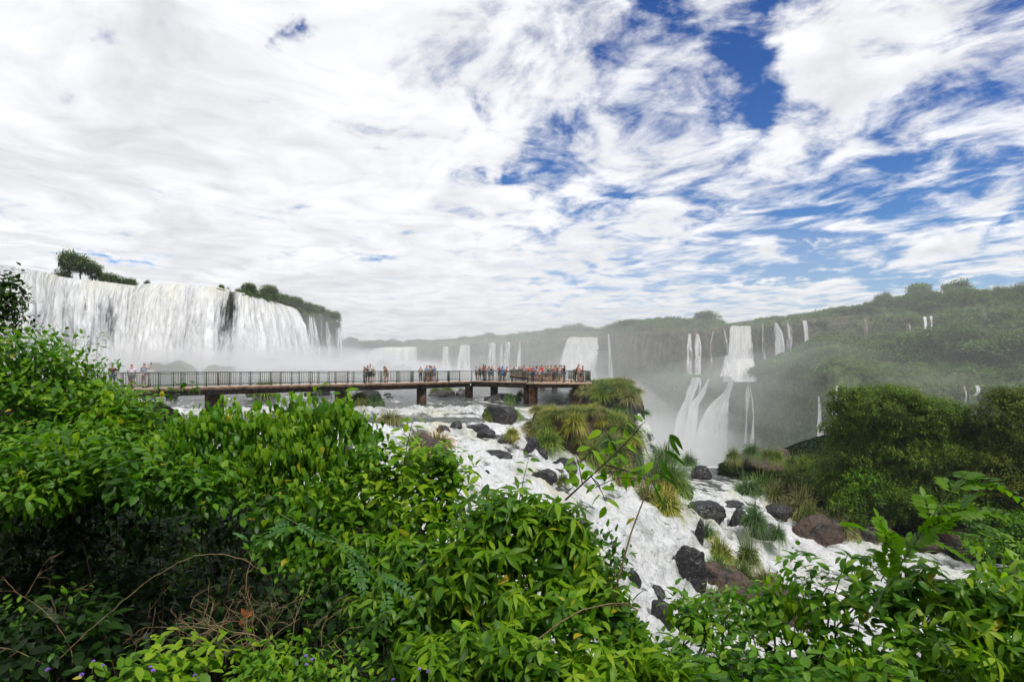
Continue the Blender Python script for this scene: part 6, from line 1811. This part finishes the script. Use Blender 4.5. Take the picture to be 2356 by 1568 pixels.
# ------------------------------------------------------------------ far trees: a few crowns, copied
def crown_proto(seed, shape):
    fo = Foliage(seed); r = fo.r
    nb = {'round': 5, 'flat': 6, 'tall': 5, 'bush': 4}[shape]
    for i in range(nb):
        a = r.random() * 6.28
        q = {'round': (.45, .62, .5), 'flat': (.6, .80, .24), 'tall': (.28, .60, .42), 'bush': (.5, .38, .42)}[shape]
        c = np.array([math.cos(a) * q[0] * r.random(), math.sin(a) * q[0] * r.random(), q[1] + r.normal() * .10])
        rad = np.array([q[2] if shape != 'flat' else .42, q[2] if shape != 'flat' else .42, q[2] * .75]) * r.uniform(.7, 1.05)
        fo.blob(c, rad, 46, 'small', 0.125, .45 + .2 * r.normal(), .62, lowcut=-.6)
    V, T3, T4, Tn, off = [], [], [], [], 0
    for v, t3, t4, tn in fo.L:
        V.append(v); Tn.append(tn); T3.append(t3 + off); T4.append(t4 + off); off += len(v)
    cr = make("crown", np.concatenate(V), [np.concatenate(T3), np.concatenate(T4)], LM['far'], None, {'tone': np.concatenate(Tn)})
    tw = [np.array([(0, 0, -.1), (.01, .02, .2), (0, 0, .45), (.03, 0, .7)])]; tr = [[.035, .028, .02, .01]]
    for i in range(4):
        a = i * 1.6 + r.random(); tw.append(np.array([(0, 0, .35), (.15 * math.cos(a), .15 * math.sin(a), .5), (.3 * math.cos(a), .3 * math.sin(a), .68)])); tr.append([.015, .01, .006])
    v, f = tubes(tw, tr, 5)
    tk = make("trunk", v, f, M_BARK)
    d = (cr.data, tk.data); bpy.data.objects.remove(cr); bpy.data.objects.remove(tk)
    return d
PROTO = {k: [crown_proto(300 + 10 * i + j, k) for j in range(2 if k != 'bush' else 3)] for i, k in enumerate(['round', 'flat', 'tall', 'bush'])}
def far_tree(x, y, z, w, h, shape, label, group):
    """a tree (crown and trunk) or bush (one crown mesh), w wide and h tall, standing at x, y, z"""
    d = random.choice(PROTO[shape]); bush = shape == 'bush'
    if bush:
        o = bpy.data.objects.new("bush", d[0]); scene.collection.objects.link(o); parts = []
    else:
        o = bpy.data.objects.new("tree", None); scene.collection.objects.link(o)
        for nm, me in (("crown", d[0]), ("trunk", d[1])):
            c = bpy.data.objects.new(nm, me); scene.collection.objects.link(c); c.parent = o
    o.location = (float(x), float(y), float(z)); o.scale = (w / 1.15, w / 1.15, h); o.rotation_euler = (0, 0, random.random() * 6.28)
    return tag(o, label, "bush" if bush else "tree", group)
def on_right(px, Y):
    P = np.array([np.interp(px, pxR, profR[:, j, 0]) for j in range(6)]); Q = np.array([np.interp(px, pxR, profR[:, j, 1]) for j in range(6)])
    return float(np.interp(Y, P, Q))
def lipY(px): return float(np.interp(px, pxR, profR[:, 3, 0]))
# skyline trees of the right plateau: px, top py, width in units, kind
for px, py, w, sh, lb in [(1623, 714, 52, 'round', "lone round tree standing above the far cliff edge"), (2017, 688, 22, 'tall', "thin tree at the left foot of the wooded rise"), (2045, 692, 40, 'flat', "flat topped tree left of the tallest group on the rise"),
  (2000, 704, 30, 'round', "low tree where the wooded rise begins"), (2075, 680, 44, 'round', "round tree beside the umbrella shaped one on the rise"), (2104, 655, 50, 'flat', "umbrella shaped tree on the skyline of the wooded rise"),
  (2140, 668, 46, 'round', "broad tree in the middle of the wooded rise"), (2170, 672, 40, 'round', "tree just left of the tallest flat crowned one"), (2200, 652, 48, 'flat', "tallest flat crowned tree on the wooded rise"), (2236, 672, 36, 'round', "tree sloping down right of the tallest one"),
  (2262, 686, 34, 'round', "lower tree in the dip of the right skyline"), (2290, 662, 22, 'tall', "slim tree poking out of the right skyline"), (2322, 676, 44, 'round', "round tree near the right edge of the skyline"), (2352, 664, 44, 'flat', "tree cut by the right edge of the picture"),
  (1972, 708, 26, 'round', "small tree ahead of the wooded rise"), (1944, 716, 24, 'round', "smallest tree ahead of the wooded rise")]:
    Y = lipY(px) + 16
    z0 = on_right(px, Y) - 1; ztop = (HY - py) / F * Y
    far_tree((px - CX) / F * Y, Y, z0, w / F * Y, max(3.0, ztop - z0), sh, lb, "trees on the skyline of the right plateau")
rr = random.Random(5)
for i in range(52):
    px = 1930 + i * 9.3 + rr.uniform(-5, 5); Y = lipY(px) + rr.uniform(0.5, 8); w = rr.uniform(26, 40)
    base = on_right(px, Y)
    far_tree((px - CX) / F * Y, Y, base - 1, w / F * Y, rr.uniform(3.2, 7.5) * (0.55 if px < 2020 else 1.0), rr.choice(['round', 'flat', 'round']), "tree in the dense wood along the upper cliff at the right", "trees along the upper right cliff")
for i in range(40):
    px = 1480 + i * 14.2 + rr.uniform(-4, 4)
    if 1672 < px < 1735: continue
    Y = lipY(px) + rr.uniform(4, 14); base = on_right(px, Y)
    far_tree((px - CX) / F * Y, Y, base - .8, rr.uniform(3.5, 6), rr.uniform(2.2, 4.0), 'bush', "bush on the rim of the far cliff above the two step falls", "bushes along the rim of the far cliff")
for i in range(38):
    px = 965 + i * 13.5 + rr.uniform(-4, 4)
    Y = lipY(px) + rr.uniform(8, 16); base = on_right(px, Y)
    far_tree((px - CX) / F * Y, Y, base - 1, rr.uniform(8, 14), rr.uniform(2.5, 5.5) * (1.5 if rr.random() < .1 else 1), 'bush', "misty bush on the skyline over the curtain falls right of the centre", "bushes on the distant skyline")
# the wooded shelf between the two cliffs
for i in range(200):
    px = rr.uniform(1850, 2400)
    P1 = np.interp(px, pxR, profR[:, 1, 0]); P2_ = np.interp(px, pxR, profR[:, 2, 0])
    k = rr.random(); Y = P1 + 3 + (P2_ - P1 - 4) * k
    base = on_right(px, Y)
    tall = px > 2060 and k > .22 or (px > 1900 and k > .75)
    if tall: far_tree((px - CX) / F * Y, Y, base - .5, rr.uniform(7, 12), rr.uniform(5, 9.0) * (1 - .55 * float(sstep(k, .45, .8))), rr.choice(['round', 'flat', 'round']), "tree in the wood on the shelf between the two right cliffs", "trees on the shelf between the right cliffs")
    else: far_tree((px - CX) / F * Y, Y, base - .6, rr.uniform(4, 7.5), rr.uniform(1.8, 3.6), 'bush', "bush on the green shelf between the two right cliffs", "bushes on the green shelf")
for i in range(72):
    px = rr.uniform(1735, 1990)
    P1 = np.interp(px, pxR, profR[:, 1, 0]); P2_ = np.interp(px, pxR, profR[:, 2, 0])
    Y = P1 + 1 + (P2_ - P1 - 2) * rr.random() ** 1.4
    far_tree((px - CX) / F * Y, Y, on_right(px, Y) - .6, rr.uniform(3.5, 7), rr.uniform(1.8, 3.4), 'bush', "rounded bush on the green spur right of the two step falls", "bushes on the green spur")
for i in range(80):  # more spur bushes, built from the round tree crown and trunk
    px = rr.uniform(1740, 2000)
    P1 = np.interp(px, pxR, profR[:, 1, 0]); P2_ = np.interp(px, pxR, profR[:, 2, 0])
    Y = P1 + 2 + (P2_ - P1 - 3) * rr.random()
    far_tree((px - CX) / F * Y, Y, on_right(px, Y) - .9, rr.uniform(4.5, 8.5), rr.uniform(3.0, 5.2), 'round', "low rounded bush with a trunk on the green spur right of the two step falls", "low trunked bushes on the green spur")
# left falls: plants on top
def left_plant(px, py_top, py_base, w, sh, lb, dY=1.5, grp="plants on top of the left falls"):
    Y = float(np.interp(px, pxL, profL[:, 1, 0])) + dY
    zt, zb = (HY - py_top) / F * Y, (HY - py_base) / F * Y
    far_tree((px - CX) / F * Y, Y, zb - .3, w / F * Y, max(.8, zt - zb + .3), sh, lb, grp)
for a in [(160, 575, 640, 46, 'tall', "tallest tree on top of the left falls"), (185, 588, 640, 60, 'round', "broad tree at the middle of the clump on the left falls"), (212, 604, 640, 50, 'round', "low spreading tree at the right of the clump on the left falls"),
          (145, 612, 640, 36, 'bush', "bush at the left foot of the tree clump on the left falls"), (235, 618, 648, 40, 'bush', "bush next to the tree clump on the left falls"), (262, 627, 654, 36, 'bush', "second bush right of the tree clump on the left falls"),
          (286, 632, 657, 34, 'bush', "third bush right of the tree clump on the left falls"), (304, 636, 660, 22, 'bush', "last bush right of the tree clump on the left falls"), (340, 641, 652, 12, 'bush', "tiny bush alone on the lip of the left falls"),
          (510, 652, 664, 14, 'bush', "small bush at the left end of the dark chute"), (524, 655, 684, 14, 'bush', "bush hanging in the dark chute"), (547, 660, 682, 16, 'bush', "bush between the dark chute and the trees"),
          (575, 650, 682, 36, 'round', "first of the two trees right of the dark chute"), (618, 656, 690, 42, 'round', "second of the two trees right of the dark chute"), (600, 664, 690, 34, 'bush', "bush under the two trees right of the dark chute")]:
    left_plant(*a)
for i in range(30):
    px = 560 + i * 7.4 + rr.uniform(-2, 2)
    t_ = np.interp(px, [560, 626, 660, 690, 738, 784], [668, 676, 684, 690, 708, 728])
    left_plant(px, t_ - rr.uniform(0, 10), t_ + 14, rr.uniform(20, 30), 'bush', "bush on the green shoulder at the right end of the left falls", rr.uniform(-1, 6), "bushes on the green shoulder of the left falls")
for i in range(13):
    px = 690 + i * 7.2; t_ = np.interp(px, [690, 738, 784], [706, 720, 740])
    left_plant(px, t_, t_ + 18, rr.uniform(12, 20), 'bush', "bush clinging to the cliff between the narrow falls at the far end", -3, "bushes on the cliff of the narrow falls")
for i in range(44):
    px = 770 + i * 5.8 + rr.uniform(-2, 2); Y = 462 + rr.uniform(-6, 6)
    far_tree((px - CX) / F * Y, Y, 15.5, rr.uniform(6, 12), rr.uniform(3.5, 7.5), rr.choice(['bush', 'round', 'flat']), "distant tree behind the horseshoe falls at the centre", "trees behind the horseshoe falls")
# islets standing in the spray at the foot of the left falls
for i, (px, top, w, Y, lb) in enumerate([(400, 829, 110, 106, "widest flat topped islet in the spray below the left falls"), (505, 838, 80, 108, "low islet in the spray below the left falls"), (620, 823, 110, 128, "peaked islet in the spray below the left falls"), (700, 839, 90, 126, "low right hand islet in the spray"),
     (655, 841, 70, 118, "lumpy islet at the right foot of the peaked one"), (806, 829, 46, 165, "dome shaped islet left of the tallest dome"), (842, 838, 60, 160, "small islet between two domes in the spray"), (886, 827, 40, 165, "tallest dome shaped islet in the spray"), (925, 838, 60, 160, "islet right of the tallest dome")]):
    wd = w / F * Y; zt = (HY - top) / F * Y; hh = zt + 3.6
    V, Fq = rock_verts(wd, hh * 1.5, wd * .6, 400 + i, 5)
    V[:, 2] += zt - hh * .75
    o = make("islet", V, Fq, M_CLIFF, attrs={'bare': np.full(len(V), .1)})
    o.location = ((px - CX) / F * Y, Y, 0); tag(o, lb, "islet", "islets in the spray")
    for k in range(2):
        x = (px - CX) / F * Y + rr.uniform(-.32, .32) * wd
        far_tree(x, Y - .5, zt - hh * .35, wd * .4, hh * .35, 'bush', "bush growing on one of the islets in the spray", "bushes on the islets in the spray")

# ------------------------------------------------------------------ hanging growth on the far walls, ground cover on the banks
def quads_cloud(name, P, N, size, tone, mat, label):
    r = np.random.default_rng(77); n = len(P)
    N = unit(N + r.normal(size=(n, 3)) * .7); a = unit(np.cross(N, r.normal(size=(n, 3)))); b = np.cross(N, a)
    s = size[:, None]
    V = np.stack([P - a * s * .5, P - b * s * .32 + N * s * .12, P + a * s * .5, P + b * s * .32 + N * s * .12], 1).reshape(-1, 3)
    i = (np.arange(n) * 4)[:, None]
    Fq = np.concatenate([i + np.array([0, 1, 2]), i + np.array([0, 2, 3])])
    o = make(name, V, Fq, mat, attrs={'tone': np.repeat(tone, 4)})
    tag(o, label, None, None, 'stuff')
rg = np.random.default_rng(78)
cX, cY, cZ, cC, cS, cB = CLF
w = np.ones_like(cX) * np.array([1.0, 1.3, .9, .7, .05, .0])[np.minimum(cS, 5)][:, None] * (cC > .95) * (cZ > -30)
w = w * np.clip(1.25 - np.clip(cB, 0, 1) * 1.2, .1, 1) * cY * np.clip((cX / cY * F + CX - 1380) / 300, .25, 1)
w = w.ravel() / w.sum()
pick = rg.choice(len(w), 130000, p=w)
P = np.stack([cX.ravel()[pick], cY.ravel()[pick], cZ.ravel()[pick]], -1) + rg.normal(size=(130000, 3)) * np.array([.35, .25, .35])
tn = np.clip(.46 + .24 * fbm(P[:, 0] * .12, P[:, 1] * .12, P[:, 2] * .16, 3) * 2 + rg.normal(size=len(P)) * .13, 0, .72)
quads_cloud("foliage", P, np.tile([0, -.6, .6], (len(P), 1)), rg.uniform(.5, 1.3, len(P)), tn, LM['far'], "thick green growth hanging over the far cliffs and slopes")
gx = rg.uniform(-24, 16, 60000); gy = rg.uniform(1.5, 30, 60000)
hx = rg.uniform(16, 48, 40000); hy = rg.uniform(38, 58, 40000)
gx = np.concatenate([gx, hx]); gy = np.concatenate([gy, hy])
gz = zland(gx, gy); ok = (gz > zwater(gx, gy) + .15)
gx, gy, gz = gx[ok], gy[ok], gz[ok]
P = np.stack([gx, gy, gz + rg.uniform(.0, .16, len(gx))], -1)
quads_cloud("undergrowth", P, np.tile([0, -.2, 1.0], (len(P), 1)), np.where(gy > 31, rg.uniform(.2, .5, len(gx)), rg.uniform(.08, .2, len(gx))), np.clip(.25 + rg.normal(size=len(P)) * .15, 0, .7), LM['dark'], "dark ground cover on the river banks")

# ------------------------------------------------------------------ single sprigs, canes, dead twigs and flowers
def sprig(name, label, cat, path, Y, mat, kind, size, step, tone=.5, seed=1, stem=M_GREENSTEM, r=.006, side=(), spread=.5, group=None, dY=0.0, start=0.15):
    """a stem through the layout points in PATH at depth Y (dY more at its tip) with leaves along it; SIDE: further stems"""
    fo = Foliage(seed)
    P0 = pt(*path[0], Y)
    root = empty(name, P0, label, cat, group)
    for k, pa in enumerate([path] + list(side)):
        n = len(pa); P = np.array([pt(px, py, Y + dY * i / (n - 1)) for i, (px, py) in enumerate(pa)])
        t = np.linspace(0, n - 1, n * 6); P = np.stack([np.interp(t, np.arange(n), P[:, c]) for c in range(3)], -1)
        for _ in range(4): P[1:-1] = (P[:-2] + 2 * P[1:-1] + P[2:]) / 4
        rr0 = r * (1 if k == 0 else .6)
        fo.tw.append(P); fo.tr.append(np.linspace(rr0, rr0 * .25, len(P)))
        L = np.concatenate([[0], np.cumsum(np.linalg.norm(np.diff(P, axis=0), axis=1))])
        s = np.arange(L[-1] * (start if k == 0 else .1), L[-1], step)
        pos = np.stack([np.interp(s, L, P[:, c]) for c in range(3)], -1)
        T = unit(np.stack([np.interp(s, L, np.gradient(P[:, c])) for c in range(3)], -1))
        m = len(pos)
        if kind == 'single':
            sd = unit(np.cross(T, [0, 1.0, 0.2])); sg = np.where(np.arange(m) % 2 == 0, 1, -1)[:, None]
            d = sd * sg * 1.0 + T * .5 + fo.r.normal(size=(m, 3)) * .3 - np.array([0, 0, .25])
            Ln = size * fo.r.uniform(.7, 1.15, m)
            fo.add(pos + d * .01, d, np.array([0, -.5, 1]) + fo.r.normal(size=(m, 3)) * .3, Ln, Ln * .5, fo.r.uniform(.1, .4, m), np.clip(tone + fo.r.normal(size=m) * .12, 0, 1), 'ovate')
        elif kind == 'blade':
            pass
        else:
            dd = unit(T + fo.r.normal(size=(m, 3)) * spread)
            fo.shoots(pos, dd, kind, size, np.clip(tone + fo.r.normal(size=m) * .1, 0, 1))
    fo.build(root, LM[mat], "leaves", "stem", stem)
    return root, fo
G = "sprigs standing out of the near shrubs"
sprig("sprig", "long sprig of round leaves slanting up to the right over the white water", "sprig", [(1300, 1150), (1365, 1090), (1430, 1030), (1485, 968)], 4.4, 'bright', 'single', .125, .045, .60, 71, M_BARK, .008,
      [[(1390, 1068), (1450, 1085), (1500, 1095)], [(1340, 1112), (1330, 1060), (1318, 1030)], [(1420, 1040), (1400, 1000), (1385, 985)], [(1360, 1095), (1385, 1130), (1395, 1160)]], group=G)
sprig("sprig", "arching sprig of narrow drooping leaves reaching right above the white mound", "sprig", [(1370, 1120), (1420, 1098), (1470, 1100), (1530, 1112)], 4.4, 'mid', 'single', .10, .045, .55, 72, M_BARK, .004, group=G)
sprig("sprig", "thin upright sprout above the central bush", "sprig", [(1195, 1150), (1205, 1100), (1214, 1062), (1220, 1040)], 4.7, 'bright', 'single', .08, .04, .5, 73, r=.004, group=G)
sprig("sprig", "bright young sprout rising before the brown crowned rock", "sprig", [(930, 1080), (935, 1030), (945, 985), (955, 955)], 5.6, 'bright', 'single', .12, .05, .75, 74, r=.006, side=[[(940, 1010), (925, 990), (915, 975)]], group=G)
sprig("sprig", "small dark plant standing alone in front of the foam beside the long cane", "sprig", [(1405, 1400), (1415, 1320), (1408, 1250), (1400, 1212)], 4.2, 'mid', 'leafy', .06, .10, .3, 75, M_BARK, .005,
      [[(1412, 1300), (1440, 1280), (1462, 1262)], [(1410, 1260), (1385, 1240), (1378, 1228)], [(1415, 1330), (1390, 1300), (1372, 1285)], [(1414, 1290), (1445, 1310), (1462, 1330)]], group=G)
sprig("sprig", "leafy sprig reaching up left of the white shirted visitor", "sprig", [(215, 900), (235, 850), (252, 835), (275, 838)], 7.8, 'mid', 'leafy', .075, .16, .45, 76, M_BARK, .006, [[(225, 870), (222, 800), (240, 768)], [(205, 860), (195, 790), (190, 770)]], group=G)
sprig("sprig", "leafy bough hanging in front of the walkway beam", "sprig", [(330, 930), (370, 905), (410, 890), (455, 884)], 7.0, 'mid', 'leafy', .085, .11, .45, 77, M_BARK, .006, group=G)
sprig("sprig", "leafy twigs poking above the left shrub against the falls", "sprig", [(110, 830), (120, 780), (128, 750)], 8.2, 'mid', 'leafy', .08, .16, .5, 78, M_BARK, .006, [[(150, 830), (165, 785), (180, 765)], [(80, 820), (88, 770), (92, 752)]], group=G)
sprig("sprig", "large rolled young leaves standing above the vine shrub before the walkway beam", "sprig", [(760, 940), (763, 905), (760, 880)], 6.4, 'bright', 'single', .14, .12, .3, 79, r=.006, side=[[(800, 930), (792, 900), (788, 878)]], group=G)
sprig("branch", "tall branch of big oval leaves leaning right before the brown boulders", "branch", [(2000, 1420), (2050, 1330), (2110, 1240), (2190, 1130), (2230, 1080)], 3.6, 'bright', 'pinnate', .080, .11, .35, 80, M_GREENSTEM, .010,
      [[(2190, 1130), (2230, 1100), (2280, 1105)], [(2110, 1240), (2180, 1215), (2240, 1220)], [(2080, 1290), (2020, 1230), (1980, 1225)], [(2150, 1190), (2220, 1170), (2260, 1180)]], spread=.35, group=G)
sprig("branch", "feathered branch of grey green leaflets drooping in front of the shaded bush", "branch", [(640, 1180), (720, 1225), (820, 1290), (900, 1370)], 4.6, 'glauc', 'pinnate', .058, .13, .55, 81, M_GREENSTEM, .007, [[(680, 1200), (620, 1240), (560, 1245)]], spread=.3, group=G)
sprig("branch", "second feathered grey green branch hanging lower left of the first", "branch", [(760, 1230), (850, 1300), (905, 1340)], 4.3, 'glauc', 'pinnate', .055, .12, .45, 82, M_GREENSTEM, .006, spread=.3, group=G)

# the long bamboo-like cane with its blades
cane = empty("cane", pt(1408, 1400, 4.0), "long straw coloured cane with narrow dark blades leaning across the white water", "cane")
path = [(1405, 1400), (1425, 1320), (1452, 1225), (1480, 1150), (1505, 1085), (1530, 1030), (1548, 998)]
P = np.array([pt(a, b, 4.0) for a, b in path]); v, f = tubes([P], [np.linspace(.0085, .0015, len(P))], 7)
make("stem", v - np.array(cane.location[:]), f, M_DRY, cane)
for i, ((x0, y0), (x1, y1), (x2, y2), w) in enumerate([((1541, 1000), (1556, 1010), (1572, 1036), 12), ((1541, 1002), (1550, 1025), (1566, 1050), 11), ((1530, 1036), (1552, 1048), (1578, 1072), 9), ((1520, 1058), (1530, 1080), (1552, 1104), 12), ((1510, 1085), (1535, 1100), (1560, 1122), 6),
        ((1461, 1192), (1450, 1196), (1440, 1208), 9), ((1500, 1105), (1520, 1150), (1535, 1170), 5), ((1418, 1345), (1412, 1370), (1406, 1400), 10), ((1412, 1350), (1420, 1385), (1432, 1405), 9)]):
    A = np.array([pt(x0, y0, 4.0), pt((x0 + x1) / 2, (y0 + y1) / 2, 3.98), pt(x1, y1, 3.97), pt((x1 + x2) / 2, (y1 + y2) / 2, 3.98), pt(x2, y2, 4.0)])
    T = unit(np.gradient(A, axis=0)); sd = unit(np.cross(T, [0.1, 1, 0.35])); ww = (w / F * 4 * .5) * np.array([.25, 1, 1, .7, .02])
    V = np.concatenate([A + sd * ww[:, None], A + np.array([0, .004, 0]) * 1.0, A - sd * ww[:, None]]) - np.array(cane.location[:])
    q = [(j, j + 1, j + 6, j + 5) for j in range(4)] + [(j + 5, j + 6, j + 11, j + 10) for j in range(4)]
    make("blade", V, np.array(q), LM['mid' if i < 7 else 'treeB'], cane, {'tone': np.full(15, .25 if i != 5 else .9)})

# a broken straw coloured stalk across the bottom
st = empty("dry_stalk", pt(1230, 1470, 3.6), "dry straw coloured stalk with a fuzzy drooping tip lying over the bottom shrubs", "stalk")
P = np.array([pt(a, b, 3.6) for a, b in [(1225, 1480), (1290, 1430), (1340, 1402), (1400, 1388), (1440, 1386), (1465, 1402)]])
r9 = np.random.default_rng(9); pol = [P]; rad = [np.linspace(.006, .0025, 6)]
for k in range(40):
    t = r9.uniform(2.5, 4.9); a = np.array([np.interp(t, range(6), P[:, c]) for c in range(3)]); pol.append(np.array([a, a + r9.normal(size=3) * .008 + [0.012, 0, -.008], a + r9.normal(size=3) * .014 + [.03, 0, -.022]])); rad.append([.0016, .0012, .0005])
v, f = tubes(pol, rad, 4); o = make("stem", v - np.array(st.location[:]), f, M_DRY, st)

# dead twigs
def dead(label, c, w, h, Y, n, seed):
    r = np.random.default_rng(seed); pol, rad = [], []
    root = empty("dead_twigs", pt(c[0], c[1] + h / 2, Y), label, "dead twigs", "bare dead twigs")
    def grow(p, d, L, rd, depth):
        k = 9; Q = [p]
        for i in range(k - 1):
            d = unit(d + r.normal(size=3) * .15 + np.array([0, 0, -.05 * i / k])); Q.append(Q[-1] + d * L / k)
        pol.append(np.array(Q)); rad.append(np.linspace(rd, rd * .45, k))
        if depth < 2:
            for j in range(r.integers(2, 5)):
                i = r.integers(2, k); grow(Q[i], unit(d + r.normal(size=3) * .8), L * r.uniform(.3, .6), rd * .6, depth + 1)
    for i in range(n):
        p = pt(c[0] + r.uniform(-w, w) / 2, c[1] + h / 2 + r.uniform(-10, 20), Y + r.uniform(-.3, .3))
        grow(p, unit(np.array([r.normal() * .6, -.1, 1.0])), h / F * Y * r.uniform(.6, 1.2), .0042, 0)
    v, f = tubes(pol, rad, 4)
    make("twig", v - np.array(root.location[:]), f, M_DRY, root)
dead("tangle of bare dead twigs arching over the dark hollow left of the bottom centre", (640, 1410), 200, 170, 4.3, 15, 91)
dead("upright bare dead twigs at the left of the tangle", (470, 1410), 120, 170, 4.6, 7, 92)
dead("thin bare stems leaning in the dark lower left corner", (180, 1430), 260, 200, 4.9, 6, 93)
root = empty("bare_stem", pt(160, 1500, 4.6), "long bare leaning stem crossing the dark lower left corner", "stem")
P = np.array([pt(a, b, 4.6) for a, b in [(60, 1590), (180, 1470), (285, 1380), (375, 1305), (470, 1262), (550, 1275), (600, 1310)]]); tq = np.linspace(0, 6, 40); P = np.stack([np.interp(tq, range(7), P[:, c]) for c in range(3)], -1)
for _ in range(30): P[1:-1] = (P[:-2] + 2 * P[1:-1] + P[2:]) / 4
P += np.random.default_rng(2).normal(size=P.shape) * .004
v, f = tubes([P], [np.linspace(.006, .002, 40)], 6)
make("stem", v - np.array(root.location[:]), f, M_DRY, root)
o = empty("dead_leaf", pt(560, 1418, 4.2), "curled rusty brown dead leaf caught in the dead twigs", "dead leaf")
fo = Foliage(4); c = pt(560, 1418, 4.2); fo.add(np.array([c, c + [.02, 0, .01], c - [.02, 0, .02]]), np.array([[.8, -.2, .5], [-.5, -.2, .7], [.3, -.4, -.6]]), np.array([[0, -1, .4]] * 3), np.array([.07, .06, .05]), np.array([.045, .035, .035]), np.array([.5, .6, .5]), np.array([1., 1., 1.]))
M_RUST = simple_mat("rusty_leaf", (.22, .06, .018), .8, .2, .4, 20)
fo.build(o, M_RUST, "leaf")

# purple flowers
M_PURPLE = simple_mat("purple_petals", (.36, .16, .72), .6, .2, .3, 60)
def flower_mesh():
    r = np.random.default_rng(3); V, Q, n = [], [], 0
    for i in range(46):
        a = r.random() * 6.28; e = math.acos(1 - r.random() * 1.1); d = np.array([math.sin(e) * math.cos(a), math.sin(e) * math.sin(a), math.cos(e)])
        s = unit(np.cross(d, [0.3, .2, 1.])); L = r.uniform(.7, 1.0)
        V += [d * .15 - s * .05, d * .15 + s * .05, d * L + s * .11, d * L * 1.05, d * L - s * .11]; Q.append([n, n + 1, n + 2, n + 3]); Q.append([n, n + 3, n + 4, n]); n += 5
    return np.array(V), [np.array([q for q in Q if len(set(q)) == 4]), np.array([[q[0], q[1], q[2]] for q in Q if len(set(q)) == 3])]
fv, ff = flower_mesh(); fl = make("petals", fv, ff, M_PURPLE); petal_me = fl.data; bpy.data.objects.remove(fl)
stv, stf = tubes([np.array([(0, 0, 0), (.3, .1, -4), (0, 0, -9.)])], [[.12, .14, .16]], 4); sm = make("stem", stv, stf, M_GREENSTEM); stem_me = sm.data; bpy.data.objects.remove(sm)
FL = [(110, 1540, 12), (188, 1552, 13), (215, 1520, 8), (237, 1530, 9), (352, 1542, 11), (346, 1533, 8), (448, 1552, 9), (456, 1560, 8), (704, 1508, 10), (718, 1516, 9), (704, 1528, 9), (905, 1563, 11), (962, 1560, 9), (965, 1538, 8), (985, 1544, 11)]
for i, (x, y, w) in enumerate(FL):
    Y = 3.25
    r0 = bpy.data.objects.new("flower", None); scene.collection.objects.link(r0); r0.location = pt(x, y, Y)
    s = w / F * Y * .5
    r0.scale = (s, s, s * .8); r0.rotation_euler = (random.uniform(-.5, .3), random.uniform(-.4, .4), random.random() * 6)
    for nm, me in (("petals", petal_me), ("stem", stem_me)):
        c = bpy.data.objects.new(nm, me); scene.collection.objects.link(c); c.parent = r0
    tag(r0, "fluffy purple flower head on a thin stem along the bottom edge", "flower", "purple flowers along the bottom edge")
